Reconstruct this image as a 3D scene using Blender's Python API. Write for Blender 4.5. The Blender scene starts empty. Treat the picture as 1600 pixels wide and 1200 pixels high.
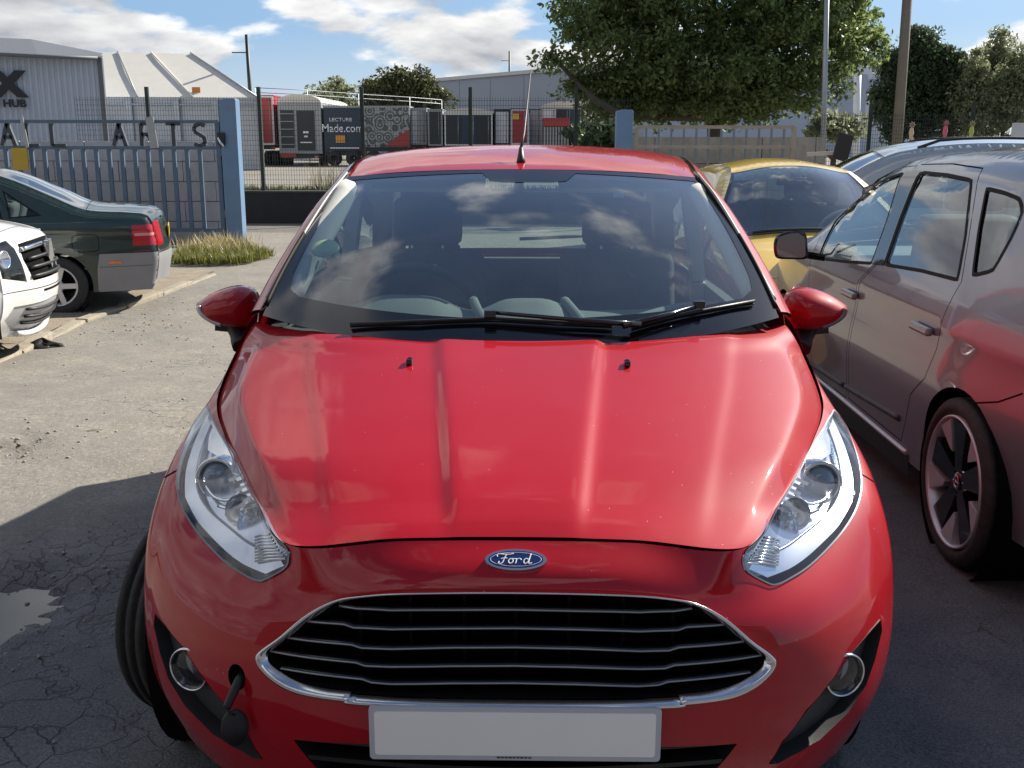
import bpy, bmesh, math, random
import numpy as np
from mathutils import Vector, Matrix
from mathutils.geometry import delaunay_2d_cdt
random.seed(7); RNG = np.random.default_rng(11)
scene = bpy.context.scene
COL = scene.collection
R = math.radians

# ------------------------------------------------------------------ camera
CAM = np.array([0.01843, -1.75584, 1.50015])
FW = np.array([-0.01338, 0.97379, -0.22704]); PXR = np.array([0.9999, 0.01414, 0.00176]); PXD = np.array([0.00492, -0.22699, -0.97388])
FPX = 1640.25
cam_d = bpy.data.cameras.new('camera'); cam = bpy.data.objects.new('camera', cam_d); COL.objects.link(cam)
cam_d.sensor_width = 36.0; cam_d.lens = 36.0 * FPX / 1600.0; cam_d.clip_end = 6000; cam_d.clip_start = 0.05
cam.matrix_world = Matrix(((PXR[0], -PXD[0], -FW[0], CAM[0]), (PXR[1], -PXD[1], -FW[1], CAM[1]), (PXR[2], -PXD[2], -FW[2], CAM[2]), (0, 0, 0, 1)))
scene.camera = cam

# ------------------------------------------------------------------ sky, sun, exposure
SUN_AZ = R(49)      # degrees right of +Y
SUN_EL = R(36)
sund = np.array([math.sin(SUN_AZ) * math.cos(SUN_EL), math.cos(SUN_AZ) * math.cos(SUN_EL), math.sin(SUN_EL)])
sl = bpy.data.lights.new('sun', 'SUN'); sun = bpy.data.objects.new('sun', sl); COL.objects.link(sun)
sl.energy = 5.0; sl.angle = R(0.53); sl.color = (1.0, 0.93, 0.82)
sun.rotation_euler = Vector(-sund).to_track_quat('-Z', 'Y').to_euler()
world = bpy.data.worlds.new('World'); scene.world = world; world.use_nodes = True
CLOUD_SCALE, CLOUD_LOC, CLOUD_LO = 2.3, (1.3, 0.4, 0.0), 0.462
def build_world():
    nt = world.node_tree; N = nt.nodes; L = nt.links; N.clear()
    out = N.new('ShaderNodeOutputWorld'); bg = N.new('ShaderNodeBackground'); bg.inputs['Strength'].default_value = 0.066
    sky = N.new('ShaderNodeTexSky'); sky.sky_type = 'NISHITA'; sky.sun_disc = False
    sky.sun_elevation = SUN_EL; sky.sun_rotation = SUN_AZ; sky.air_density = 1.0; sky.dust_density = 0.3; sky.ozone_density = 1.2
    tc = N.new('ShaderNodeTexCoord'); sep = N.new('ShaderNodeSeparateXYZ'); L.new(tc.outputs['Generated'], sep.inputs[0])
    def math_(op, a, b=None, clamp=False):
        n = N.new('ShaderNodeMath'); n.operation = op; n.use_clamp = clamp
        for i, v in enumerate((a, b)):
            if v is None: continue
            if isinstance(v, (int, float)): n.inputs[i].default_value = v
            else: L.new(v, n.inputs[i])
        return n.outputs[0]
    zc = math_('MAXIMUM', sep.outputs['Z'], 0.0)
    den = math_('ADD', zc, 0.28)
    u = math_('DIVIDE', sep.outputs['X'], den); v = math_('DIVIDE', sep.outputs['Y'], den)
    cv = N.new('ShaderNodeCombineXYZ'); L.new(u, cv.inputs[0]); L.new(v, cv.inputs[1])
    def fbm(scale, loc, detail=8, rough=0.5, dist=0.1):
        m = N.new('ShaderNodeMapping'); m.inputs['Location'].default_value = loc; L.new(cv.outputs[0], m.inputs['Vector'])
        n = N.new('ShaderNodeTexNoise'); n.inputs['Scale'].default_value = scale; n.inputs['Detail'].default_value = detail
        n.inputs['Roughness'].default_value = rough; n.inputs['Distortion'].default_value = dist
        L.new(m.outputs[0], n.inputs['Vector']); return n.outputs['Fac']
    def remap(v_, a, b, c, d):
        n = N.new('ShaderNodeMapRange'); L.new(v_, n.inputs[0])
        for i_, q_ in enumerate((a, b, c, d)): n.inputs[i_ + 1].default_value = q_
        return n.outputs[0]
    SC = CLOUD_SCALE; LOC = CLOUD_LOC
    bank = math_('MULTIPLY', math_('ADD', sep.outputs['X'], 0.05), -0.16)      # the bank of cloud is thicker to the left
    bank = math_('ADD', bank, remap(sep.outputs['Z'], 0.25, 0.60, 0.0, -0.055))   # cumulus stands apart overhead
    n1 = math_('ADD', fbm(SC, LOC, 9, 0.52), bank)
    n2 = math_('ADD', fbm(SC, (LOC[0] - 0.02, LOC[1] - 0.11, 0), 9, 0.52), bank)    # the field a little nearer the sun: shades the cloud bases
    cr = N.new('ShaderNodeValToRGB'); L.new(n1, cr.inputs[0]); cr.color_ramp.interpolation = 'EASE'
    cr.color_ramp.elements[0].position = CLOUD_LO; cr.color_ramp.elements[1].position = CLOUD_LO + 0.085
    sh = math_('ADD', math_('MULTIPLY', math_('SUBTRACT', n1, n2), 5.5), 0.62, True)
    thick = remap(n1, CLOUD_LO + .03, CLOUD_LO + .20, 1.0, 0.35)
    br = math_('MULTIPLY', math_('ADD', math_('MULTIPLY', sh, 0.75), 0.30), thick, True)
    mixc = N.new('ShaderNodeMix'); mixc.data_type = 'RGBA'; L.new(br, mixc.inputs['Factor'])
    mixc.inputs[6].default_value = (1.75, 2.0, 2.55, 1); mixc.inputs[7].default_value = (9.6, 9.5, 9.3, 1)
    # clear air: the Nishita sky, with the yellow of its lowest band turned to the pale blue haze of the day
    sky_b = N.new('ShaderNodeMix'); sky_b.data_type = 'RGBA'; L.new(remap(sep.outputs['Z'], 0.0, 0.30, 0.85, 0.0), sky_b.inputs['Factor']); L.new(sky.outputs[0], sky_b.inputs[6])
    hcol = N.new('ShaderNodeMix'); hcol.data_type = 'RGBA'; L.new(remap(sep.outputs['Z'], 0.01, 0.10, 0.0, 1.0), hcol.inputs['Factor']); hcol.inputs[6].default_value = (4.9, 5.9, 7.0, 1); hcol.inputs[7].default_value = (1.35, 3.1, 6.4, 1)
    L.new(hcol.outputs[2], sky_b.inputs[7])
    mx = N.new('ShaderNodeMix'); mx.data_type = 'RGBA'
    L.new(cr.outputs[0], mx.inputs['Factor']); L.new(sky_b.outputs[2], mx.inputs[6]); L.new(mixc.outputs[2], mx.inputs[7])
    hz = remap(sep.outputs['Z'], 0.0, 0.035, 0.25, 1.0)
    mh = N.new('ShaderNodeMix'); mh.data_type = 'RGBA'; L.new(hz, mh.inputs['Factor']); L.new(sky_b.outputs[2], mh.inputs[6]); L.new(mx.outputs[2], mh.inputs[7])
    L.new(mh.outputs[2], bg.inputs['Color']); L.new(bg.outputs[0], out.inputs[0])
build_world()
vs = scene.view_settings; vs.view_transform = 'Standard'; vs.look = 'None'; vs.exposure = 0.9; vs.gamma = 1.0; vs.use_curve_mapping = False
scene.cycles.max_bounces = 10; scene.cycles.transparent_max_bounces = 16

# ------------------------------------------------------------------ helpers
def ray(px, py): return FW + PXR * (px - 800) / FPX + PXD * (py - 600) / FPX
def PY(px, py, y): d = ray(px, py); return CAM + d * (y - CAM[1]) / d[1]
def PX_(px, py, x): d = ray(px, py); return CAM + d * (x - CAM[0]) / d[0]
def PZ(px, py, z=0.0): d = ray(px, py); return CAM + d * (z - CAM[2]) / d[2]
def proj(X):
    d = np.asarray(X) - CAM; w = np.maximum(d @ FW, 1e-3)
    return np.stack([800 + FPX * (d @ PXR) / w, 600 + FPX * (d @ PXD) / w], -1)
def lin(r, g, b):
    f = lambda c: (c / 255 / 12.92) if c / 255 <= 0.04045 else ((c / 255 + 0.055) / 1.055) ** 2.4
    return (f(r), f(g), f(b), 1)
def lincol(c): return tuple(c) + (1,) if len(c) == 3 else c

MATS = {}
def mat(name, col, rough=0.5, metal=0.0, coat=0.0, var=0.12, vscale=6.0, bump=0.0, bscale=200.0, spec=0.5, dirt=0.0, dirtcol=(0.25, 0.21, 0.16, 1), flake=0.0):
    """Procedural Principled material: base colour with noise wear, optional dust, fine bump and clear coat."""
    if name in MATS: return MATS[name]
    m = bpy.data.materials.new(name); m.use_nodes = True; nt = m.node_tree; N = nt.nodes; L = nt.links
    p = N['Principled BSDF']; col = lincol(col)
    p.inputs['Roughness'].default_value = rough; p.inputs['Metallic'].default_value = metal
    p.inputs['Coat Weight'].default_value = coat; p.inputs['Coat Roughness'].default_value = 0.04; p.inputs['Specular IOR Level'].default_value = spec
    tc = N.new('ShaderNodeTexCoord')
    n = N.new('ShaderNodeTexNoise'); n.inputs['Scale'].default_value = vscale; n.inputs['Detail'].default_value = 6; L.new(tc.outputs['Object'], n.inputs['Vector'])
    mx = N.new('ShaderNodeMix'); mx.data_type = 'RGBA'; mx.inputs[6].default_value = tuple(c * (1 - var) for c in col[:3]) + (1,)
    mx.inputs[7].default_value = tuple(min(1, c * (1 + var)) for c in col[:3]) + (1,)
    L.new(n.outputs['Fac'], mx.inputs['Factor']); last = mx.outputs[2]
    if dirt:
        n2 = N.new('ShaderNodeTexNoise'); n2.inputs['Scale'].default_value = vscale * 2.3; n2.inputs['Detail'].default_value = 9; n2.inputs['Roughness'].default_value = 0.65
        L.new(tc.outputs['Object'], n2.inputs['Vector'])
        r = N.new('ShaderNodeMapRange'); r.inputs[1].default_value = 0.45; r.inputs[2].default_value = 0.8; r.inputs[3].default_value = 0; r.inputs[4].default_value = dirt
        L.new(n2.outputs['Fac'], r.inputs[0])
        m2 = N.new('ShaderNodeMix'); m2.data_type = 'RGBA'; L.new(r.outputs[0], m2.inputs['Factor']); L.new(last, m2.inputs[6]); m2.inputs[7].default_value = dirtcol; last = m2.outputs[2]
        rr = N.new('ShaderNodeMapRange'); L.new(r.outputs[0], rr.inputs[0]); rr.inputs[3].default_value = rough; rr.inputs[4].default_value = min(1, rough + 0.35); L.new(rr.outputs[0], p.inputs['Roughness'])
    if flake:
        vo = N.new('ShaderNodeTexVoronoi'); vo.inputs['Scale'].default_value = 70; L.new(tc.outputs['Object'], vo.inputs['Vector'])
        # stone chips: a sparse scatter of small pale specks
        r = N.new('ShaderNodeMapRange'); r.inputs[1].default_value = 0.05; r.inputs[2].default_value = 0.09; r.inputs[3].default_value = 1; r.inputs[4].default_value = 0
        L.new(vo.outputs['Distance'], r.inputs[0])
        s = N.new('ShaderNodeSeparateColor'); L.new(vo.outputs['Color'], s.inputs[0])
        th = N.new('ShaderNodeMath'); th.operation = 'GREATER_THAN'; L.new(s.outputs[0], th.inputs[0]); th.inputs[1].default_value = 1 - flake
        mu = N.new('ShaderNodeMath'); mu.operation = 'MULTIPLY'; L.new(r.outputs[0], mu.inputs[0]); L.new(th.outputs[0], mu.inputs[1])
        m3 = N.new('ShaderNodeMix'); m3.data_type = 'RGBA'; L.new(mu.outputs[0], m3.inputs['Factor']); L.new(last, m3.inputs[6]); m3.inputs[7].default_value = (0.6, 0.5, 0.47, 1); last = m3.outputs[2]
    L.new(last, p.inputs['Base Color'])
    if bump:
        nb = N.new('ShaderNodeTexNoise'); nb.inputs['Scale'].default_value = bscale; nb.inputs['Detail'].default_value = 4; L.new(tc.outputs['Object'], nb.inputs['Vector'])
        b = N.new('ShaderNodeBump'); b.inputs['Strength'].default_value = bump; b.inputs['Distance'].default_value = 0.01; L.new(nb.outputs['Fac'], b.inputs['Height']); L.new(b.outputs[0], p.inputs['Normal'])
    MATS[name] = m; return m

def glass(name, tint=(0.75, 0.85, 0.82), gloss=1.0, ior=1.5, dust=0.03, trans=0.85):
    """Thin vehicle glass: fresnel mix of a clear tinted pane and a mirror, with a faint dust film."""
    if name in MATS: return MATS[name]
    m = bpy.data.materials.new(name); m.use_nodes = True; nt = m.node_tree; N = nt.nodes; L = nt.links; N.clear()
    out = N.new('ShaderNodeOutputMaterial'); tr = N.new('ShaderNodeBsdfTransparent'); tr.inputs[0].default_value = tuple(c * trans for c in tint) + (1,)
    gl = N.new('ShaderNodeBsdfGlossy'); gl.inputs['Roughness'].default_value = 0.015; gl.inputs['Color'].default_value = (0.95, 0.97, 1, 1)
    fr = N.new('ShaderNodeFresnel'); ge = N.new('ShaderNodeNewGeometry'); e1 = N.new('ShaderNodeMath'); e1.operation = 'MULTIPLY_ADD'; e1.inputs[1].default_value = -2.0; e1.inputs[2].default_value = 1.0; L.new(ge.outputs['Backfacing'], e1.inputs[0])
    pw = N.new('ShaderNodeMath'); pw.operation = 'POWER'; pw.inputs[0].default_value = ior; L.new(e1.outputs[0], pw.inputs[1]); L.new(pw.outputs[0], fr.inputs['IOR'])      # same reflectance from either side of the thin pane
    mu = N.new('ShaderNodeMath'); mu.operation = 'MULTIPLY'; mu.inputs[1].default_value = 1.8 * gloss; mu.use_clamp = True; L.new(fr.outputs[0], mu.inputs[0])
    mx = N.new('ShaderNodeMixShader'); L.new(mu.outputs[0], mx.inputs[0]); L.new(tr.outputs[0], mx.inputs[1]); L.new(gl.outputs[0], mx.inputs[2])
    df = N.new('ShaderNodeBsdfDiffuse'); df.inputs[0].default_value = (0.55, 0.55, 0.5, 1)
    tc = N.new('ShaderNodeTexCoord'); n = N.new('ShaderNodeTexNoise'); n.inputs['Scale'].default_value = 5; n.inputs['Detail'].default_value = 8; L.new(tc.outputs['Object'], n.inputs['Vector'])
    r = N.new('ShaderNodeMapRange'); r.inputs[1].default_value = 0.35; r.inputs[2].default_value = 0.75; r.inputs[3].default_value = dust * 0.3; r.inputs[4].default_value = dust * 2; L.new(n.outputs['Fac'], r.inputs[0])
    m2 = N.new('ShaderNodeMixShader'); L.new(r.outputs[0], m2.inputs[0]); L.new(mx.outputs[0], m2.inputs[1]); L.new(df.outputs[0], m2.inputs[2])
    L.new(m2.outputs[0], out.inputs[0]); MATS[name] = m; return m

def tag(o, label=None, cat=None, group=None, kind=None):
    if label: o['label'] = label
    if cat: o['category'] = cat
    if group: o['group'] = group
    if kind: o['kind'] = kind
    return o
def thing(name, label, cat, loc=(0, 0, 0), rotz=0.0, group=None):
    o = bpy.data.objects.new(name, None); COL.objects.link(o); o.location = loc; o.rotation_euler = (0, 0, rotz); o.empty_display_size = 0.2
    return tag(o, label, cat, group)
def copy_tree(o, parent=None):
    c = o.copy(); COL.objects.link(c)
    if parent is not None: c.parent = parent
    for ch in list(o.children): copy_tree(ch, c)
    return c
def link(name, me, m, parent=None):
    o = bpy.data.objects.new(name, me); COL.objects.link(o)
    if m is not None and not me.materials: me.materials.append(m)
    if parent is not None: o.parent = parent
    return o

class MB:
    """Collects simple solids into one mesh."""
    def __init__(s): s.v = []; s.f = []; s.sm = []
    def add(s, vs, fs, smooth=False):
        b = len(s.v); s.v.extend([tuple(map(float, q)) for q in vs]); s.f.extend([tuple(b + i for i in q) for q in fs]); s.sm.extend([smooth] * len(fs)); return s
    def box(s, c, d, rz=0.0, M=None):
        hx, hy, hz = d[0] / 2, d[1] / 2, d[2] / 2; pts = [(sx * hx, sy * hy, sz * hz) for sx in (-1, 1) for sy in (-1, 1) for sz in (-1, 1)]
        ca, sa = math.cos(rz), math.sin(rz); out = []
        for (x, y, z) in pts:
            if M is not None: q = M @ Vector((x, y, z)); x, y, z = q.x, q.y, q.z
            out.append((c[0] + ca * x - sa * y, c[1] + sa * x + ca * y, c[2] + z))
        return s.add(out, [(0, 1, 3, 2), (4, 6, 7, 5), (0, 4, 5, 1), (2, 3, 7, 6), (0, 2, 6, 4), (1, 5, 7, 3)])
    def bar(s, a, b, w, h=None, up=(0, 0, 1)):
        a = Vector(a); b = Vector(b); h = w if h is None else h; t = (b - a).normalized(); u = Vector(up)
        if abs(t.dot(u)) > 0.95: u = Vector((0, 1, 0))
        x = t.cross(u).normalized(); y = x.cross(t).normalized(); pts = []
        for p in (a, b):
            for sx, sy in ((-1, -1), (1, -1), (1, 1), (-1, 1)): pts.append(p + x * (sx * w / 2) + y * (sy * h / 2))
        return s.add(pts, [(0, 3, 2, 1), (4, 5, 6, 7), (0, 1, 5, 4), (1, 2, 6, 5), (2, 3, 7, 6), (3, 0, 4, 7)])
    def tube(s, pts, r, n=8, cap=True, closed=False):
        pts = [Vector(p) for p in pts]; k = len(pts); rr = [r] * k if isinstance(r, (int, float)) else list(r); base = len(s.v); prev = None
        for i, p in enumerate(pts):
            if closed: t = (pts[(i + 1) % k] - pts[i - 1]).normalized()
            else: t = (pts[min(i + 1, k - 1)] - pts[max(i - 1, 0)]).normalized()
            if prev is None: u = Vector((0, 0, 1)) if abs(t.z) < 0.9 else Vector((1, 0, 0)); x = t.cross(u).normalized()
            else: x = (prev - t * prev.dot(t)).normalized()
            y = t.cross(x); prev = x
            for j in range(n):
                a = 2 * math.pi * j / n; s.v.append(tuple(p + x * (rr[i] * math.cos(a)) + y * (rr[i] * math.sin(a))))
        for i in range(k if closed else k - 1):
            i2 = (i + 1) % k
            for j in range(n): s.f.append((base + i * n + j, base + i * n + (j + 1) % n, base + i2 * n + (j + 1) % n, base + i2 * n + j)); s.sm.append(True)
        if cap and not closed:
            s.f.append(tuple(base + j for j in reversed(range(n)))); s.f.append(tuple(base + (k - 1) * n + j for j in range(n))); s.sm += [False, False]
        return s
    def lathe(s, prof, M=None, n=24, smooth=True, closed=False):
        """prof: (axial, radius) pairs; axis is local +X unless M maps it."""
        base = len(s.v); k = len(prof)
        for (a, r) in prof:
            for j in range(n):
                t = 2 * math.pi * j / n; q = Vector((a, r * math.cos(t), r * math.sin(t)))
                if M is not None: q = M @ q
                s.v.append(tuple(q))
        for i in range(k if closed else k - 1):
            i2 = (i + 1) % k
            for j in range(n): s.f.append((base + i * n + j, base + i2 * n + j, base + i2 * n + (j + 1) % n, base + i * n + (j + 1) % n)); s.sm.append(smooth)
        return s
    def prism(s, poly, fn0, fn1):
        """poly of 2D points; fn0/fn1 map a point to the two end caps."""
        n = len(poly); a = [fn0(p) for p in poly]; b = [fn1(p) for p in poly]
        return s.add(a + b, [tuple(range(n))] + [tuple(n + i for i in reversed(range(n)))] + [(i, (i + 1) % n + 0, n + (i + 1) % n, n + i)[::-1] for i in range(n)])
    def grid(s, fn, nu, nv, smooth=True, closeu=False):
        base = len(s.v)
        for j in range(nv + 1):
            for i in range(nu + 1): s.v.append(tuple(map(float, fn(i / nu, j / nv))))
        for j in range(nv):
            for i in range(nu):
                a = base + j * (nu + 1) + i; s.f.append((a, a + 1, a + nu + 2, a + nu + 1)); s.sm.append(smooth)
        return s
    def mesh(s, name, m=None):
        me = bpy.data.meshes.new(name); me.from_pydata(s.v, [], s.f); me.polygons.foreach_set('use_smooth', s.sm)
        if m: me.materials.append(m)
        me.update(); return me
    def build(s, name, m, parent=None, bevel=0.0, fix=False):
        me = s.mesh(name, m)
        if bevel or fix:
            bm = bmesh.new(); bm.from_mesh(me)
            if fix: bmesh.ops.recalc_face_normals(bm, faces=bm.faces)
            if bevel: bmesh.ops.bevel(bm, geom=list(bm.edges), offset=bevel, segments=2, affect='EDGES', profile=0.6)
            bm.to_mesh(me); bm.free()
        return link(name, me, None, parent)

def catmull(pts, n=8, closed=False):
    P = np.array(pts, float); k = len(P); out = []
    def at(i): return P[i % k] if closed else (P[i] if 0 <= i < k else (2 * P[0] - P[1] if i < 0 else 2 * P[-1] - P[-2]))
    for i in range(k if closed else k - 1):
        p0, p1, p2, p3 = at(i - 1), at(i), at(i + 1), at(i + 2)
        for j in range(n):
            t = j / n; out.append(0.5 * (2 * p1 + (p2 - p0) * t + (2 * p0 - 5 * p1 + 4 * p2 - p3) * t * t + (3 * p1 - p0 - 3 * p2 + p3) * t ** 3))
    if not closed: out.append(P[-1])
    return np.array(out)
def densify(poly, step, closed=True):
    P = [np.array(p, float) for p in poly]; out = []
    for i in range(len(P) if closed else len(P) - 1):
        a, b = P[i], P[(i + 1) % len(P)]; n = max(1, int(math.ceil(np.linalg.norm(b - a) / step)))
        for j in range(n): out.append(a + (b - a) * j / n)
    if not closed: out.append(P[-1])
    return np.array(out)
def inside(P, poly):
    x, y = P[:, 0], P[:, 1]; q = np.asarray(poly); r = np.zeros(len(P), bool); x1, y1 = q[:, 0], q[:, 1]; x2, y2 = np.roll(x1, -1), np.roll(y1, -1)
    for a, b, c, d in zip(x1, y1, x2, y2):
        if b == d: continue
        c1 = (b > y) != (d > y); r ^= c1 & (x < (c - a) * (y - b) / (d - b) + a)
    return r
def edge_dist(P, poly):
    q = np.asarray(poly); d = np.full(len(P), 1e9)
    for i in range(len(q)):
        a, b = q[i], q[(i + 1) % len(q)]; ab = b - a; L2 = max(ab @ ab, 1e-12); t = np.clip(((P - a) @ ab) / L2, 0, 1)
        d = np.minimum(d, np.hypot(*(P - a - t[:, None] * ab).T))
    return d
def offset_poly(poly, d):
    """Inward (d>0) offset of a polygon by edge normals."""
    q = np.asarray(poly, float); A = 0.5 * np.sum(q[:, 0] * np.roll(q[:, 1], -1) - np.roll(q[:, 0], -1) * q[:, 1]); sgn = 1 if A > 0 else -1
    e = np.roll(q, -1, 0) - q; e /= np.maximum(np.linalg.norm(e, axis=1), 1e-9)[:, None]; n = np.stack([-e[:, 1], e[:, 0]], 1) * sgn; m = n + np.roll(n, 1, 0)
    m /= np.maximum((m * m).sum(1), 0.5)[:, None] / 2; return q + m * d
def tri2d(outer, holes=(), step=0.02, extra=None):
    """Triangulate a polygon with holes, with interior points about step apart."""
    outer = densify(outer, step); holes = [densify(h, step) for h in holes]; lo, hi = outer.min(0), outer.max(0)
    gx = np.arange(lo[0] + step * 0.5, hi[0], step); gy = np.arange(lo[1] + step * 0.5, hi[1], step); G = np.stack(np.meshgrid(gx, gy), -1).reshape(-1, 2)
    G[:, 0] += (np.round((G[:, 1] - lo[1]) / step).astype(int) % 2) * step * 0.5
    if extra is not None: G = np.concatenate([G, extra])
    if len(G):
        k = inside(G, outer); G = G[k]
        for h in holes: G = G[~inside(G, h)]
        if len(G):
            d = edge_dist(G, outer)
            for h in holes: d = np.minimum(d, edge_dist(G, h))
            G = G[d > step * 0.35]
    pts = []; edges = []
    for l in [outer] + holes:
        b = len(pts); pts += [Vector((float(a[0]), float(a[1]))) for a in l]; edges += [(b + i, b + (i + 1) % len(l)) for i in range(len(l))]
    pts += [Vector((float(a[0]), float(a[1]))) for a in G]
    v, _, f, _, _, _ = delaunay_2d_cdt(pts, edges, [], 0, 1e-6)
    V = np.array([(p.x, p.y) for p in v]); F = np.array([t for t in f if len(t) == 3])
    c = V[F].mean(1); k = inside(c, outer)
    for h in holes: k &= ~inside(c, h)
    F = F[k]; lab = np.arange(len(V))           # drop stray slivers cut off from the main piece
    for _ in range(200):
        m_ = lab[F].min(1); new = lab.copy()
        for j_ in range(3): np.minimum.at(new, F[:, j_], m_)
        new = new[new]
        if (new == lab).all(): break
        lab = new
    if len(F) > 30:
        l_ = lab[F[:, 0]]; u_, c_ = np.unique(l_, return_counts=True); F = F[np.isin(l_, u_[c_ > max(8, .04 * len(F))])]
    used, inv = np.unique(F, return_inverse=True); return V[used], inv.reshape(F.shape)
def surf_mesh(name, V, F, fn, m, parent=None, flip=False, nfn=True, off=0.0, eps=1e-3):
    """Lift a 2D triangulation on to a surface fn((n,2))->(n,3); smooth normals from the surface itself."""
    P = fn(V)
    if nfn or off:
        du = fn(V + np.array([eps, 0])) - fn(V - np.array([eps, 0])); dv = fn(V + np.array([0, eps])) - fn(V - np.array([0, eps])); n = np.cross(du, dv)
        n /= np.maximum(np.linalg.norm(n, axis=1), 1e-12)[:, None]
        if flip: n = -n
        P = P + n * off
    F = F[:, ::-1] if flip else F
    e1 = P[F[:, 1]] - P[F[:, 0]]; e2 = P[F[:, 2]] - P[F[:, 0]]; ok = np.linalg.norm(np.cross(e1, e2), axis=1) > 1e-10; F = F[ok]
    me = bpy.data.meshes.new(name); me.from_pydata(P.tolist(), [], F.tolist()); me.polygons.foreach_set('use_smooth', [True] * len(me.polygons))
    if m: me.materials.append(m)
    me.update()
    if nfn: me.normals_split_custom_set_from_vertices([tuple(q) for q in n])
    return link(name, me, None, parent)
def join(objs):
    """Merge several just-built meshes into the first (same name, same parent), keeping materials."""
    bm = bmesh.new(); me0 = objs[0].data; mats = []
    for o in objs:
        idx0 = len(bm.faces); bm.from_mesh(o.data); bm.faces.ensure_lookup_table(); mm = o.data.materials[0]
        if mm not in mats: mats.append(mm)
        for f in bm.faces[idx0:]: f.material_index = mats.index(mm)
    bm.to_mesh(me0); bm.free(); me0.materials.clear()
    for mm in mats: me0.materials.append(mm)
    for o in objs[1:]:
        d = o.data; bpy.data.objects.remove(o); bpy.data.meshes.remove(d)
    return objs[0]
def text_obj(s, size, m, parent, name='lettering', depth=0.004, loc=(0, 0, 0), rot=(math.pi / 2, 0, 0), shear=0.0, bold=0.0, sx=1.0, align='CENTER'):
    c = bpy.data.curves.new(name, 'FONT'); c.body = s; c.size = size; c.extrude = depth; c.shear = shear; c.offset = bold; c.align_x = align; c.align_y = 'CENTER'; c.resolution_u = 3
    t = bpy.data.objects.new(name, c); COL.objects.link(t); dg = bpy.context.evaluated_depsgraph_get(); me = bpy.data.meshes.new_from_object(t.evaluated_get(dg))
    bpy.data.objects.remove(t); me.materials.clear(); me.materials.append(m); o = link(name, me, None, parent); o.location = loc; o.rotation_euler = rot; o.scale = (sx, 1, 1); return o
def surf_multi(name, items, m, parent=None, off=0.0, eps=1e-3):
    """items: (V, F, fn, flip); several lifted pieces as one mesh with true surface normals."""
    AP, AF, AN, b = [], [], [], 0
    for (V, F, fn, flip) in items:
        P = fn(V); e = np.array([eps, 0]); g = np.array([0, eps])
        n = np.cross(fn(V + e) - fn(V - e), fn(V + g) - fn(V - g)); n /= np.maximum(np.linalg.norm(n, axis=1), 1e-12)[:, None]
        if flip: n = -n; F = F[:, ::-1]
        P = P + n * off; e1 = P[F[:, 1]] - P[F[:, 0]]; e2 = P[F[:, 2]] - P[F[:, 0]]; F = F[np.linalg.norm(np.cross(e1, e2), axis=1) > 1e-10]
        AP.append(P); AF.append(F + b); AN.append(n); b += len(P)
    P = np.concatenate(AP); F = np.concatenate(AF); n = np.concatenate(AN)
    me = bpy.data.meshes.new(name); me.from_pydata(P.tolist(), [], F.tolist()); me.polygons.foreach_set('use_smooth', [True] * len(F)); me.materials.append(m); me.update()
    me.normals_split_custom_set_from_vertices([tuple(q) for q in n]); return link(name, me, None, parent)
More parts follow.
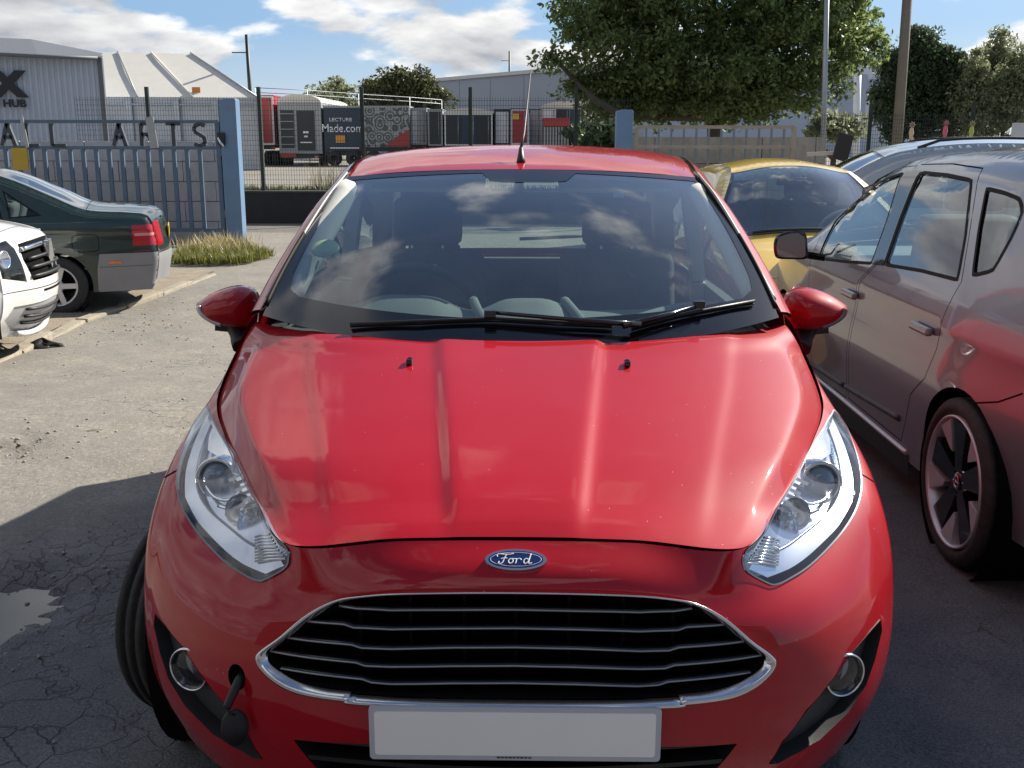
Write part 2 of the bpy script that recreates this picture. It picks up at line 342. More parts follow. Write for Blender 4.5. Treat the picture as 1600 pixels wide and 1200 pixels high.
class Patch:
    """Bicubic (Catmull-Rom) surface through a grid of control points G[v][u]; mirrored ghost column at u=0 (and at the last column if closed)."""
    def __init__(s, G, su=1.0, sv=1.0, mirror0=True, mirror1=False):
        G = np.array(G, float); a = G[:, 1] * np.array([-1, 1, 1]) if mirror0 else 2 * G[:, 0] - G[:, 1]
        b = G[:, -2] * np.array([-1, 1, 1]) if mirror1 else 2 * G[:, -1] - G[:, -2]
        G = np.concatenate([a[:, None], G, b[:, None]], 1); G = np.concatenate([(2 * G[0] - G[1])[None], G, (2 * G[-1] - G[-2])[None]], 0)
        s.G = G; s.nv = G.shape[0] - 3; s.nu = G.shape[1] - 3; s.su = su; s.sv = sv; s._grid = None
    def __call__(s, Q):
        Q = np.asarray(Q, float); u = Q[:, 0] / s.su; v = Q[:, 1] / s.sv; iu = np.clip(np.floor(u).astype(int), 0, s.nu - 1); iv = np.clip(np.floor(v).astype(int), 0, s.nv - 1)
        def w(t): return np.stack([-t ** 3 + 2 * t * t - t, 3 * t ** 3 - 5 * t * t + 2, -3 * t ** 3 + 4 * t * t + t, t ** 3 - t * t], -1) * 0.5
        wu = w(u - iu); wv = w(v - iv); out = np.zeros((len(Q), 3))
        for j in range(4):
            for i in range(4): out += (wv[:, j] * wu[:, i])[:, None] * s.G[iv + j, iu + i]
        return out
    def find(s, px, py):
        """Surface coordinates of the nearest point seen at a picture position."""
        if s._grid is None:
            a = np.linspace(0, s.nu * s.su, 30 * s.nu + 1); b = np.linspace(0, s.nv * s.sv, 24 * s.nv + 1); Q = np.stack(np.meshgrid(a, b), -1).reshape(-1, 2); P = s(Q)
            e = 1e-3; n = np.cross(s(Q + [e, 0]) - P, s(Q + [0, e]) - P); back = ((P - CAM) * n).sum(1) > 0
            s._grid = (Q, proj(P), back)
        Q, px2, back = s._grid; d = np.hypot(px2[:, 0] - px, px2[:, 1] - py) + back * 60; q = Q[np.argmin(d)].copy()
        for _ in range(6):
            e = 1e-3; p0 = proj(s(np.array([q, q + [e, 0], q + [0, e]]))); r = np.array([px, py]) - p0[0]; J = np.stack([(p0[1] - p0[0]) / e, (p0[2] - p0[0]) / e], 1)
            st = np.linalg.solve(J.T @ J + np.eye(2) * 2000, J.T @ r); q = np.clip(q + np.clip(st, -0.03, 0.03), [0, 0], [s.nu * s.su, s.nv * s.sv])
        return q
    def trace(s, pts): return np.array([s.find(*p) for p in pts])
    def nrm(s, Q):
        e = 1e-3; Q = np.asarray(Q); n = np.cross(s(Q + [e, 0]) - s(Q - [e, 0]), s(Q + [0, e]) - s(Q - [0, e])); return n / np.linalg.norm(n, axis=1)[:, None]
def mirrored(fn): return lambda Q: fn(Q) * np.array([-1, 1, 1])
def both(fn, V, F): return [(V, F, fn, False), (V, F, mirrored(fn), True)]
def dome(name, outline, y0, depth, m, parent, rings=7, back=True, power=2.0, c=None):
    """Rounded shell: outline of 3D points in a roughly vertical plane, swelling towards -Y by depth."""
    O = np.array(outline, float); c = O.mean(0) if c is None else np.array(c); b = MB(); n = len(O); V = []
    for k in range(rings):
        a = (math.pi / 2) * k / (rings - 1); s = math.cos(a) ** (2 / power) if k < rings - 1 else 0.02; d = math.sin(a) ** (2 / power)
        V += [c + (p - c) * s + np.array([0, -depth * d, 0]) for p in O]
    F = []
    for k in range(rings - 1): F += [(k * n + i, k * n + (i + 1) % n, (k + 1) * n + (i + 1) % n, (k + 1) * n + i) for i in range(n)]
    F.append(tuple((rings - 1) * n + i for i in range(n)))
    if back: F.append(tuple(reversed(range(n))))
    b.add(V, F, True); return b.build(name, m, parent, fix=True)
def frame_at(p, d, up=(0, 0, 1)):
    X = Vector(d).normalized(); Y = Vector(up).cross(X).normalized(); Z = X.cross(Y)
    return Matrix(((X.x, Y.x, Z.x, p[0]), (X.y, Y.y, Z.y, p[1]), (X.z, Y.z, Z.z, p[2]), (0, 0, 0, 1)))
# ------------------------------------------------------------------ shared materials
M_RED = mat('red_paint', (0.37, 0.002, 0.010), 0.5, 0.0, 0.85, 0.05, 3.0, flake=0.045, dirt=0.03, dirtcol=(0.45, 0.2, 0.2, 1), spec=0.08)
M_CHROME = mat('chrome', (0.72, 0.73, 0.75), 0.14, 1.0, 0, 0.05, 20)
M_BLACKP = mat('black_plastic', (0.012, 0.012, 0.014), 0.45, 0, 0, 0.2, 12, bump=0.15, bscale=600)
M_GLOSSB = mat('gloss_black', (0.006, 0.006, 0.008), 0.12, 0, 0.6, 0.1, 10)
M_GREYP = mat('grey_plastic', (0.035, 0.036, 0.04), 0.5, 0, 0, 0.15, 12, bump=0.15, bscale=500)
M_DARK = mat('dark_void', (0.004, 0.004, 0.005), 0.9, 0, 0, 0.1, 10, spec=0.1)
M_GLINT = mat('glint_grey', (.30, .30, .29), .5, .2, 0, .1, 20)
M_RUBBER = mat('tyre_rubber', (0.018, 0.018, 0.019), 0.75, 0, 0, 0.25, 14, bump=0.3, bscale=120, dirt=0.35, dirtcol=(0.11, 0.10, 0.09, 1))
M_LAMPD = mat('dark_grey_panel', (.06, .062, .065), .6)
M_SEAL = mat('rubber_seal', (0.008, 0.008, 0.009), 0.65, 0, 0, 0.1, 20, spec=.2)
M_WSG = glass('windscreen_glass', (0.80, 0.93, 0.91), 1.5, 1.52, 0.010, 0.90)
M_SIDEG = glass('side_glass', (0.78, 0.88, 0.84), 1.0, 1.52, 0.012, 0.84)
M_LENS = glass('lamp_lens', (0.97, 0.98, 1.0), 0.8, 1.45, 0.02, 0.98)
M_REFL = mat('lamp_reflector', (0.93, 0.95, 0.97), 0.14, 0.92, 0, 0.04, 25)
M_SATIN = mat('satin_silver', (0.62, 0.64, 0.68), 0.36, 0.55, 0, 0.1, 25)
M_SLAT = mat('slat_trim_grey', (.36, .37, .40), .35, .8, 0, .1, 20)
M_FAB = mat('seat_cloth', (0.10, 0.105, 0.115), 0.9, 0, 0, 0.25, 30, bump=0.4, bscale=300)
M_DASH = mat('dashboard_plastic', (0.17, 0.185, 0.18), 0.7, 0, 0, 0.15, 10, bump=0.25, bscale=500)
M_HEAD = mat('headlining', (0.48, 0.49, 0.46), 0.9, 0, 0, 0.1, 10)
M_PLATE = mat('plate_white', (0.93, 0.93, 0.93), 0.35, 0, 0.3, 0.03, 8)
M_PLATEY = mat('plate_yellow', (0.72, 0.46, 0.03), 0.4, 0, 0.3, 0.05, 8)
M_BLUE = mat('badge_blue', (0.006, 0.025, 0.13), 0.2, 0, 0.8, 0.1, 30)
M_WHITE = mat('white_print', (0.75, 0.76, 0.78), 0.4, 0, 0, 0.05, 10)
M_AMBER = mat('amber_lens', (0.7, 0.18, 0.02), 0.25, 0, 0.5, 0.05, 20)
M_REDL = mat('red_lens', (0.40, 0.008, 0.012), 0.2, 0, 0.8, 0.12, 40)

# ================================================================== GROUND AND PLACE
def gz(x, y): t = min(1, max(0, (y - 3.0) / 5.0)); return -.22 * t * t * (3 - 2 * t)
def PG(px_, py_):
    z = 0.0
    for _ in range(8): p = PZ(px_, py_, z); z = gz(p[0], p[1])
    return np.array([p[0], p[1], z])
_perm = RNG.random((256, 256))
def vnoise(x, y):
    xi = np.floor(x).astype(int); yi = np.floor(y).astype(int); fx = x - xi; fy = y - yi; fx = fx * fx * (3 - 2 * fx); fy = fy * fy * (3 - 2 * fy); g = lambda a, b: _perm[a % 256, b % 256]
    return (g(xi, yi) * (1 - fx) + g(xi + 1, yi) * fx) * (1 - fy) + (g(xi, yi + 1) * (1 - fx) + g(xi + 1, yi + 1) * fx) * fy
def fbm(x, y, o=4): return sum(vnoise(x * 2 ** k + 17 * k, y * 2 ** k + 5 * k) * .5 ** k for k in range(o)) / 1.9
POTS = [(PG(2, 945), .20, .050), (PG(12, 700), .13, .030)]
def ground_z(x, y):
    t = np.clip((y - 3.0) / 5.0, 0, 1); z = -.22 * t * t * (3 - 2 * t); near = np.clip(1 - (np.hypot(x, y - 3) - 10) / 8, 0, 1)
    z = z + near * ((fbm(x * 1.1, y * 1.1) - .5) * .030 + (fbm(x * 7, y * 7, 3) - .5) * .008)
    for (p, r, d) in POTS:
        a = np.hypot((x - p[0]) * 1.0, (y - p[1]) * .72) / r; a = a + (fbm(x * 9, y * 9, 4) - .5) * 1.3; z = z - d * np.clip(1.35 - a, 0, 1) ** .8 + np.clip(1.9 - a, 0, 1) * (fbm(x * 31, y * 31, 2) - .42) * .050
    return z
def axis(lo, hi, step, far):
    c = list(np.arange(lo, hi, step)); a, s = hi, step
    up = []
    while a < far: up.append(a); s *= 1.22; a += s
    a, s = lo, step; dn = []
    while a > -far: s *= 1.22; a -= s; dn.append(a)
    return np.array(dn[::-1] + c + up)
gx, gy = axis(-5.5, 3.2, .036, 3000), axis(-.2, 9.5, .036, 3000); X, Y = np.meshgrid(gx, gy); Zg = ground_z(X, Y)
me = bpy.data.meshes.new('ground'); nx, ny = len(gx), len(gy); I = np.arange(nx * ny).reshape(ny, nx); F = np.stack([I[:-1, :-1], I[:-1, 1:], I[1:, 1:], I[1:, :-1]], -1).reshape(-1, 4)
me.vertices.add(nx * ny); me.vertices.foreach_set('co', np.stack([X, Y, Zg], -1).ravel()); me.loops.add(F.size); me.loops.foreach_set('vertex_index', F.ravel()); me.polygons.add(len(F)); me.polygons.foreach_set('loop_start', np.arange(0, F.size, 4)); me.polygons.foreach_set('use_smooth', [True] * len(F)); me.update(calc_edges=True)
def ground_material():
    m = bpy.data.materials.new('worn_asphalt'); m.use_nodes = True; nt = m.node_tree; N = nt.nodes; L = nt.links; p = N['Principled BSDF']; p.inputs['Specular IOR Level'].default_value = .3
    tc = N.new('ShaderNodeTexCoord'); O = tc.outputs['Object']; sp = N.new('ShaderNodeSeparateXYZ'); L.new(O, sp.inputs[0])
    def noise(s, d=6, r=.6, dist=0):
        n = N.new('ShaderNodeTexNoise'); n.inputs['Scale'].default_value = s; n.inputs['Detail'].default_value = d; n.inputs['Roughness'].default_value = r; n.inputs['Distortion'].default_value = dist; L.new(O, n.inputs['Vector']); return n.outputs['Fac']
    def mr(v, a, b, c=0., d=1.):
        n = N.new('ShaderNodeMapRange'); L.new(v, n.inputs[0]); n.inputs[1].default_value = a; n.inputs[2].default_value = b; n.inputs[3].default_value = c; n.inputs[4].default_value = d; return n.outputs[0]
    def mth(op, a, b):
        n = N.new('ShaderNodeMath'); n.operation = op
        for i, v in enumerate((a, b)):
            if isinstance(v, (int, float)): n.inputs[i].default_value = v
            else: L.new(v, n.inputs[i])
        return n.outputs[0]
    def mix(f, a, b):
        n = N.new('ShaderNodeMix'); n.data_type = 'RGBA'
        for i, v in ((0, f), (6, a), (7, b)):
            if isinstance(v, (int, float)): n.inputs[i].default_value = v
            elif isinstance(v, tuple): n.inputs[i].default_value = v + (1,)
            else: L.new(v, n.inputs[i])
        return n.outputs[2]
    # dust outside the red car's shadow, darker asphalt inside: shade partly put into colour
    dust_lit = mr(mth('ADD', mth('ADD', sp.outputs['X'], mth('MULTIPLY', sp.outputs['Y'], -.42)), mth('MULTIPLY', noise(1.3, 5), 1.2)), -2.5, -1.55, 1, 0)
    far = mr(sp.outputs['Y'], 4.5, 9, 0, 1); dustf = mth('MAXIMUM', dust_lit, far); dustf = mth('MULTIPLY', dustf, mr(noise(.9, 8, .65), .22, .58, .45, 1))
    fine = noise(140, 3, .7); grit = noise(38, 4, .7)
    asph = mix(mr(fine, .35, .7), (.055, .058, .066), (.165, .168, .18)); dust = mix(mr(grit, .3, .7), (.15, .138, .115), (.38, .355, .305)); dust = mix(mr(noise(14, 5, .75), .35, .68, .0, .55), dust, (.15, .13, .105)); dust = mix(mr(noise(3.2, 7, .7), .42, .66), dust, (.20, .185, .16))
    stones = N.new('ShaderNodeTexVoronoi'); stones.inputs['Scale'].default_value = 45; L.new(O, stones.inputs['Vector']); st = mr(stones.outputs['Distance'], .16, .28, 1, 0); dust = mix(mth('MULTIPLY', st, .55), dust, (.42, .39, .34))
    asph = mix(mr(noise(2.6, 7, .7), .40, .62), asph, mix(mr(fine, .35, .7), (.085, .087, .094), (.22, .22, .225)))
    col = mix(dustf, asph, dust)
    # alligator cracking in patches
    wv = N.new('ShaderNodeTexNoise'); wv.inputs['Scale'].default_value = 3; wv.inputs['Detail'].default_value = 4; L.new(O, wv.inputs['Vector']); va = N.new('ShaderNodeVectorMath'); va.operation = 'ADD'; vs_ = N.new('ShaderNodeVectorMath'); vs_.operation = 'SCALE'; vs_.inputs[3].default_value = .5; L.new(wv.outputs['Color'], vs_.inputs[0]); L.new(O, va.inputs[0]); L.new(vs_.outputs[0], va.inputs[1])
    ck = N.new('ShaderNodeTexVoronoi'); ck.feature = 'DISTANCE_TO_EDGE'; ck.inputs['Scale'].default_value = 6.5; L.new(va.outputs[0], ck.inputs['Vector']); crack = mth('MULTIPLY', mr(ck.outputs['Distance'], .004, .026, 1, 0), mr(noise(.62, 4), .57, .66))
    ck2 = N.new('ShaderNodeTexVoronoi'); ck2.feature = 'DISTANCE_TO_EDGE'; ck2.inputs['Scale'].default_value = 1.3; L.new(va.outputs[0], ck2.inputs['Vector']); crack = mth('MAXIMUM', crack, mth('MULTIPLY', mr(ck2.outputs['Distance'], .001, .004, 1, 0), mr(noise(.5, 3), .60, .70, 0, .4)))
    pd = N.new('ShaderNodeVectorMath'); pd.operation = 'DISTANCE'; L.new(O, pd.inputs[0]); pd.inputs[1].default_value = (POTS[0][0][0] + .25, POTS[0][0][1] + .25, 0); patch = mr(mth('ADD', pd.outputs['Value'], mth('MULTIPLY', noise(2.0, 4), .6)), .55, .95, .55, 0)
    ck3 = N.new('ShaderNodeTexVoronoi'); ck3.feature = 'DISTANCE_TO_EDGE'; ck3.inputs['Scale'].default_value = 9; L.new(va.outputs[0], ck3.inputs['Vector']); crack = mth('MAXIMUM', crack, mth('MULTIPLY', mr(ck3.outputs['Distance'], .01, .05, 1, 0), patch))
    nearc = mr(sp.outputs['Y'], 9, 14, 1, 0); crack = mth('MULTIPLY', crack, nearc)
    col = mix(mth('MULTIPLY', crack, .6), col, (.018, .017, .016))
    spots = mr(noise(5.5, 3, .5), .70, .76); col = mix(mth('MULTIPLY', spots, .6), col, (.03, .028, .026))
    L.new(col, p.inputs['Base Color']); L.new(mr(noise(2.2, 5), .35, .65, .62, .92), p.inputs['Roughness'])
    h = mth('ADD', mth('MULTIPLY', fine, .5), mth('ADD', mth('MULTIPLY', grit, .6), mth('MULTIPLY', crack, -1.6))); b = N.new('ShaderNodeBump'); b.inputs['Strength'].default_value = .9; b.inputs['Distance'].default_value = .008; L.new(h, b.inputs['Height']); L.new(b.outputs[0], p.inputs['Normal']); return m
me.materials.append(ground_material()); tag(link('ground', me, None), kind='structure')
M_WATER = mat('puddle_water', (.10, .11, .11), .04, 0, 0, .1, 4)
for (p, r, d) in POTS[:1]:
    b = MB(); n = 28; b.add([(p[0] + r * 1.0 * math.cos(a), p[1] + r * 1.4 * math.sin(a), p[2] - .034) for a in np.linspace(0, 2 * math.pi, n, endpoint=False)], [tuple(range(n))]); tag(b.build('puddle', M_WATER), kind='structure')
M_STONE = mat('loose_stone', (.30, .27, .22), .9, 0, 0, .3, 20, bump=.4, bscale=60)
b = MB()
def pebble(b, c, r):
    n = 6; M = Matrix.Rotation(random.random() * 6, 4, 'Z') @ Matrix.Diagonal((r * random.uniform(.7, 1.3), r, r * random.uniform(.5, .8), 1)); V = []
    for k, (zz, rr) in enumerate(((-.6, .6), (.1, 1), (.7, .55))):
        for j in range(n): a = 2 * math.pi * (j + .3 * k) / n; s_ = random.uniform(.8, 1.15); q = M @ Vector((rr * s_ * math.cos(a), rr * s_ * math.sin(a), zz)); V.append((c[0] + q.x, c[1] + q.y, c[2] + q.z))
    b.add(V, [(k * n + j, k * n + (j + 1) % n, (k + 1) * n + (j + 1) % n, (k + 1) * n + j) for k in range(2) for j in range(n)] + [tuple(2 * n + j for j in range(n))], True)
for _ in range(900):
    k = random.random()
    if k < .42: p, r, d = random.choice(POTS); x, y = p[0] + random.gauss(0, r * 1.1), p[1] + random.gauss(0, r * 1.3)
    elif k < .75: x, y = random.uniform(-5.2, -.9), random.uniform(.2, 9)
    else: q = PG(random.uniform(20, 300), random.uniform(440, 540)); x, y = q[0], q[1]
    s_ = random.choice((.003, .004, .005, .006, .009)) * (1 + .06 * max(0, y - 2)); pebble(b, (x, y, float(ground_z(np.array([x]), np.array([y]))[0]) + s_ * .3), s_)
tag(b.build('loose_gravel', M_STONE), kind='stuff')
# crumbling kerb: a row of old kerb stones with a dirt verge behind
M_KERB = mat('kerb_concrete', (.30, .265, .205), .9, 0, 0, .3, 7, bump=.9, bscale=40, dirt=.8, dirtcol=(.16, .14, .11, 1))
kp = np.array([PG(-140, 615)[:2], PG(0, 563)[:2], PG(105, 512)[:2], PG(200, 478)[:2], PG(285, 448)[:2], PG(345, 424)[:2]]); kc = densify(catmull(kp, 6), .05, False); kd = np.concatenate([[0], np.cumsum(np.hypot(*np.diff(kc, axis=0).T))])
kerb = tag(thing('kerb', None, None), kind='structure'); s_ = 0.0
def along(s): return np.array([np.interp(s, kd, kc[:, 0]), np.interp(s, kd, kc[:, 1])])
while s_ < kd[-1] - .9:
    a, e = along(s_), along(s_ + .90); c = (a + e) / 2; rz = math.atan2(e[1] - a[1], e[0] - a[0]); b = MB(); h = random.uniform(-.02, .02)
    b.box((0, 0, 0), (.885, .13, .16)); o = b.build('kerb_stone', M_KERB, kerb, bevel=.018); o.location = (c[0], c[1], gz(*c) - .045 + h); o.rotation_euler = (random.uniform(-.10, .10), random.uniform(-.02, .02), rz + random.uniform(-.035, .035)); s_ += .905
M_DIRT = mat('verge_dirt', (.24, .20, .15), .95, 0, 0, .35, 5, bump=.9, bscale=60, dirt=.5, dirtcol=(.09, .08, .06, 1))
nn = len(kc); tn_ = np.gradient(kc, axis=0); tn_ /= np.linalg.norm(tn_, axis=1)[:, None]; lf = np.stack([-tn_[:, 1], tn_[:, 0]], 1); b = MB()
def verge(u, v): i = u * (nn - 1); q = np.array([np.interp(i, range(nn), kc[:, 0]), np.interp(i, range(nn), kc[:, 1])]) + np.array([np.interp(i, range(nn), lf[:, 0]), np.interp(i, range(nn), lf[:, 1])]) * (.07 + v * 6); return (q[0], q[1], gz(*q) + .012 + .05 * float(fbm(q[:1] * 2.0, q[1:] * 2.0, 4)[0]) * min(1, v * 12))
b.grid(verge, 120, 90); tag(b.build('verge', M_DIRT, None, fix=True), kind='structure')
# black rag by the kerb
q = PG(68, 543); b = MB()
def rag(u, v): a = u * 2 * math.pi; r = .10 * (1 - v) ** .7 * (1 + .35 * math.sin(a * 3 + v * 4) + .2 * math.sin(a * 5)); return (q[0] + r * math.cos(a) * 1.3, q[1] + r * math.sin(a) * .8, q[2] + .01 + .055 * v * (1 + .4 * math.sin(a * 2)))
b.grid(rag, 26, 8); tag(b.build('rag', M_BLACKP), 'crumpled black rag lying beside the kerb on the left', 'rag')

# ------------------------------------------------------------------ foliage
def leaf_mat(name, c, tr=.35):
    m = bpy.data.materials.new(name); m.use_nodes = True; nt = m.node_tree; N = nt.nodes; L = nt.links; N.clear(); o = N.new('ShaderNodeOutputMaterial'); d = N.new('ShaderNodeBsdfPrincipled'); t = N.new('ShaderNodeBsdfTranslucent'); mx = N.new('ShaderNodeMixShader'); mx.inputs[0].default_value = tr
    g = N.new('ShaderNodeNewGeometry'); r = N.new('ShaderNodeMapRange'); L.new(g.outputs['Random Per Island'], r.inputs[0]); mc = N.new('ShaderNodeMix'); mc.data_type = 'RGBA'; L.new(r.outputs[0], mc.inputs[0]); mc.inputs[6].default_value = tuple(v * .55 for v in c) + (1,); mc.inputs[7].default_value = tuple(v * 1.5 for v in c) + (1,)
    L.new(mc.outputs[2], d.inputs['Base Color']); d.inputs['Roughness'].default_value = .42; d.inputs['Specular IOR Level'].default_value = .35; hs = N.new('ShaderNodeHueSaturation'); hs.inputs['Hue'].default_value = .485; hs.inputs['Value'].default_value = 1.5; L.new(mc.outputs[2], hs.inputs['Color']); L.new(hs.outputs[0], t.inputs['Color'])
    L.new(d.outputs[0], mx.inputs[1]); L.new(t.outputs[0], mx.inputs[2]); L.new(mx.outputs[0], o.inputs[0]); return m
L_DARK = leaf_mat('leaf_mid_green', (.112, .158, .056), .5); L_OLIVE = leaf_mat('leaf_olive', (.085, .095, .040), .3); L_DEEP = leaf_mat('leaf_deep_green', (.055, .085, .040), .3); L_PALE = leaf_mat('leaf_grey_green', (.18, .205, .115), .4); L_GRASS = leaf_mat('grass_blade', (.13, .14, .035), .4)
M_BARK = mat('bark', (.085, .070, .055), .95, 0, 0, .3, 8, bump=.8, bscale=30)
def leaves(name, C, rad, per, size, m, parent, squash=.75, droop=.0):
    """Leaf quads (two bent triangles each) scattered through clumps centred at C."""
    n = len(C) * per; c = np.repeat(C, per, 0); rr = np.repeat(np.broadcast_to(rad, (len(C),)), per); d = RNG.normal(size=(n, 3)); d /= np.linalg.norm(d, axis=1)[:, None]; d[:, 2] *= squash
    P = c + d * (rr * RNG.random(n) ** .45)[:, None]; P[:, 2] -= droop * RNG.random(n) * rr
    a = RNG.normal(size=(n, 3)); a[:, 2] -= .4; a /= np.linalg.norm(a, axis=1)[:, None]; u = np.cross(a, RNG.normal(size=(n, 3))); u /= np.linalg.norm(u, axis=1)[:, None]; w = np.cross(a, u); s = (size * RNG.uniform(.6, 1.35, n))[:, None]
    V = np.stack([P - a * s, P + u * s * .48 + w * s * .12, P + a * s, P - u * s * .48 + w * s * .12], 1).reshape(-1, 3); k = np.arange(n) * 4; F = np.stack([k, k + 1, k + 2, k, k + 2, k + 3], 1).reshape(-1, 3)
    me = bpy.data.meshes.new(name); me.vertices.add(len(V)); me.vertices.foreach_set('co', V.ravel()); me.loops.add(F.size); me.loops.foreach_set('vertex_index', F.ravel().astype(np.int32)); me.polygons.add(len(F)); me.polygons.foreach_set('loop_start', np.arange(0, F.size, 3)); me.materials.append(m); me.update(calc_edges=True); return link(name, me, None, parent)
def limb(b, a, e, r0, r1, n=6):
    a, e = np.array(a), np.array(e); m_ = (a + e) / 2 + RNG.normal(size=3) * np.linalg.norm(e - a) * .07; b.tube(catmull([a, m_, e], 4), list(np.linspace(r0, r1, 9)), n)
def tree(name, label, base, blobs, m, per=70, clump=.55, leaf=.13, dens=1.0, trunk_r=.22, group=None, cat='tree', droop=.2, split=None):
    """blobs: (centre, radii) ellipsoids that make up the crown; clumps are scattered on and in them."""
    t = thing(name, label, cat, tuple(base), 0, group); base = np.array(base); C = []
    for (c, r) in blobs:
        c = np.array(c) - base; k = int(dens * 26 * (r[0] * r[1] + r[1] * r[2] + r[0] * r[2]) / 3 / (clump ** 2)) ; d = RNG.normal(size=(k, 3)); d /= np.linalg.norm(d, axis=1)[:, None]; C.append(c + d * np.array(r) * (RNG.random(k)[:, None] ** .35))
    C = np.concatenate(C); keep = RNG.random(len(C)) < .82; C = C[keep]; leaves('crown', C, clump * RNG.uniform(.55, 1.2, len(C)), per, leaf, m, t, .75, droop)
    top = np.mean([np.array(c) - base for c, _ in blobs], 0); b = MB(); limb(b, (0, 0, 0), top * .55 + np.array([0, 0, 0]), trunk_r, trunk_r * .7, 10); fork = top * .55
    for (c, r) in blobs:
        cc = np.array(c) - base; limb(b, fork, cc, trunk_r * .55, trunk_r * .2)
        for _ in range(5): d = RNG.normal(size=3); d /= np.linalg.norm(d); limb(b, cc, cc + d * np.array(r) * .85, trunk_r * .18, trunk_r * .04, 5)
    b.build('trunk', M_BARK, t); return t
def blob(px_, py_, y, rpx, rpy, ry=None):
    s = (y + 1.75) / FPX; return (PY(px_, py_, y), (rpx * s, ry or rpx * s * .8, rpy * s))
bz = lambda px_, y: (PY(px_, 200, y)[0], y, -.22)
tree('broadleaf_tree', 'large broadleaf tree with overhanging crown between the two sheds', bz(1130, 28),
     [blob(1120, -30, 28, 190, 120), blob(980, 60, 27, 110, 80), blob(1230, 40, 28, 130, 100), blob(1090, 110, 27.5, 150, 70), blob(1320, 60, 29, 62, 50), blob(930, 20, 28, 70, 60), blob(1240, 130, 28, 90, 36), blob(1050, 150, 28, 110, 30), blob(1000, -60, 28, 120, 80), blob(1270, -70, 28, 120, 80), blob(862, 88, 27, 24, 12), blob(905, 120, 27, 30, 30), blob(1000, 165, 27.5, 80, 28), blob(940, 150, 27.5, 34, 34), blob(1150, 170, 28, 70, 22), blob(1330, 20, 29, 40, 34), blob(1365, 70, 29, 22, 20)], L_DARK, 52, .42, .078, .46, .25)
def bush(label, px_, pyt, pyb, w, y, m, leaf=.22, n=4, group=None, name='bush', clump=.7, per=46, dens=.6):
    bl = [];
    for i in range(n): f = (i + .5) / n - .5; hh = (pyb - pyt) * (1 - 1.1 * f * f * (1 + .4 * RNG.random())); bl.append(blob(px_ + f * w, pyb - hh * .5, y + RNG.normal() * 1, w / n * .9, hh * .5))
    return tree(name, label, (PY(px_, pyb, y)[0], y, -.22), bl, m, per, clump, leaf, dens, .12, group, 'bush' if name == 'bush' else 'tree', .05)
bush('tall dense dark evergreen beside the leaning telegraph pole', 1436, 46, 215, 110, 45, L_DEEP, .095, 3, None, 'evergreen_tree', .55, 120, .9)
bush('feathery grey-green bush at the right edge of the picture', 1570, 52, 215, 130, 44, L_PALE, .085, 4, None, 'bush', .42, 80, .6)
bush('olive bush between the dark evergreen and the feathery bush', 1500, 90, 215, 80, 46, L_OLIVE, .09, 2, None, 'bush', .5, 90, .7)
bush('dark wide tree above the patterned trailer', 632, 106, 200, 118, 92, L_OLIVE, .19, 4, None, 'far_tree', 1.0, 90, .7)
bush('pale olive bush above the navy trailer', 523, 128, 200, 76, 96, L_PALE, .19, 3, None, 'far_tree', 1.0, 90, .7)
bush('dark shrub at the foot of the blue post on the right', 930, 195, 240, 60, 22, L_DEEP, .09, 2, None, 'shrub', .3, 50, .7)
bush('low yellowish bush behind the gate and lamp post', 1305, 180, 215, 60, 30, L_PALE, .10, 2, None, 'shrub', .35, 50, .7)
# weeds and grass
def grass(name, pts, h, m, spread=.10, lean=.25, w=.006):
    n = len(pts); P = np.array(pts); a = RNG.random(n) * 2 * math.pi; d = np.stack([np.cos(a), np.sin(a)], 1); hh = h * RNG.uniform(.45, 1.25, n); l = lean * hh * RNG.uniform(.2, 1.6, n); sd_ = np.stack([-d[:, 1], d[:, 0]], 1) * w
    z0 = P[:, 2:3]; b0 = np.concatenate([P[:, :2] - sd_, z0], 1); b1 = np.concatenate([P[:, :2] + sd_, z0], 1); mid = np.concatenate([P[:, :2] + d * (l * .35)[:, None], z0 + (hh * .62)[:, None]], 1); m1 = mid + np.concatenate([sd_ * .8, np.zeros((n, 1))], 1); m0 = mid - np.concatenate([sd_ * .8, np.zeros((n, 1))], 1); tip = np.concatenate([P[:, :2] + d * l[:, None], z0 + hh[:, None]], 1)
    V = np.stack([b0, b1, m1, m0, tip], 1).reshape(-1, 3); k = np.arange(n) * 5; F = np.concatenate([np.stack([k, k + 1, k + 2], 1), np.stack([k, k + 2, k + 3], 1), np.stack([k + 3, k + 2, k + 4], 1)]); me = bpy.data.meshes.new(name); me.from_pydata(V.tolist(), [], F.tolist()); me.materials.append(m); me.update(); return tag(link(name, me, None), kind='stuff')
pts = []
for _ in range(5200):
    px_ = random.triangular(255, 430, 350); top = 384 + 22 * abs(px_ - 350) / 90; q = PG(px_, random.uniform(top, 416 - 14 * max(0, (px_ - 380) / 50))); 
    if fbm(np.array([q[0] * 3]), np.array([q[1] * 3]))[0] > .36: pts.append(q + np.array([0, 0, .02]))
grass('weeds', pts, .14, L_GRASS, w=.007, lean=.5)
L_STRAW = leaf_mat('dry_grass', (.36, .31, .16), .3); grass('dry_weeds', [PG(random.triangular(270, 410, 345), random.uniform(382, 405)) for _ in range(900)], .24, L_STRAW, w=.006, lean=.35)
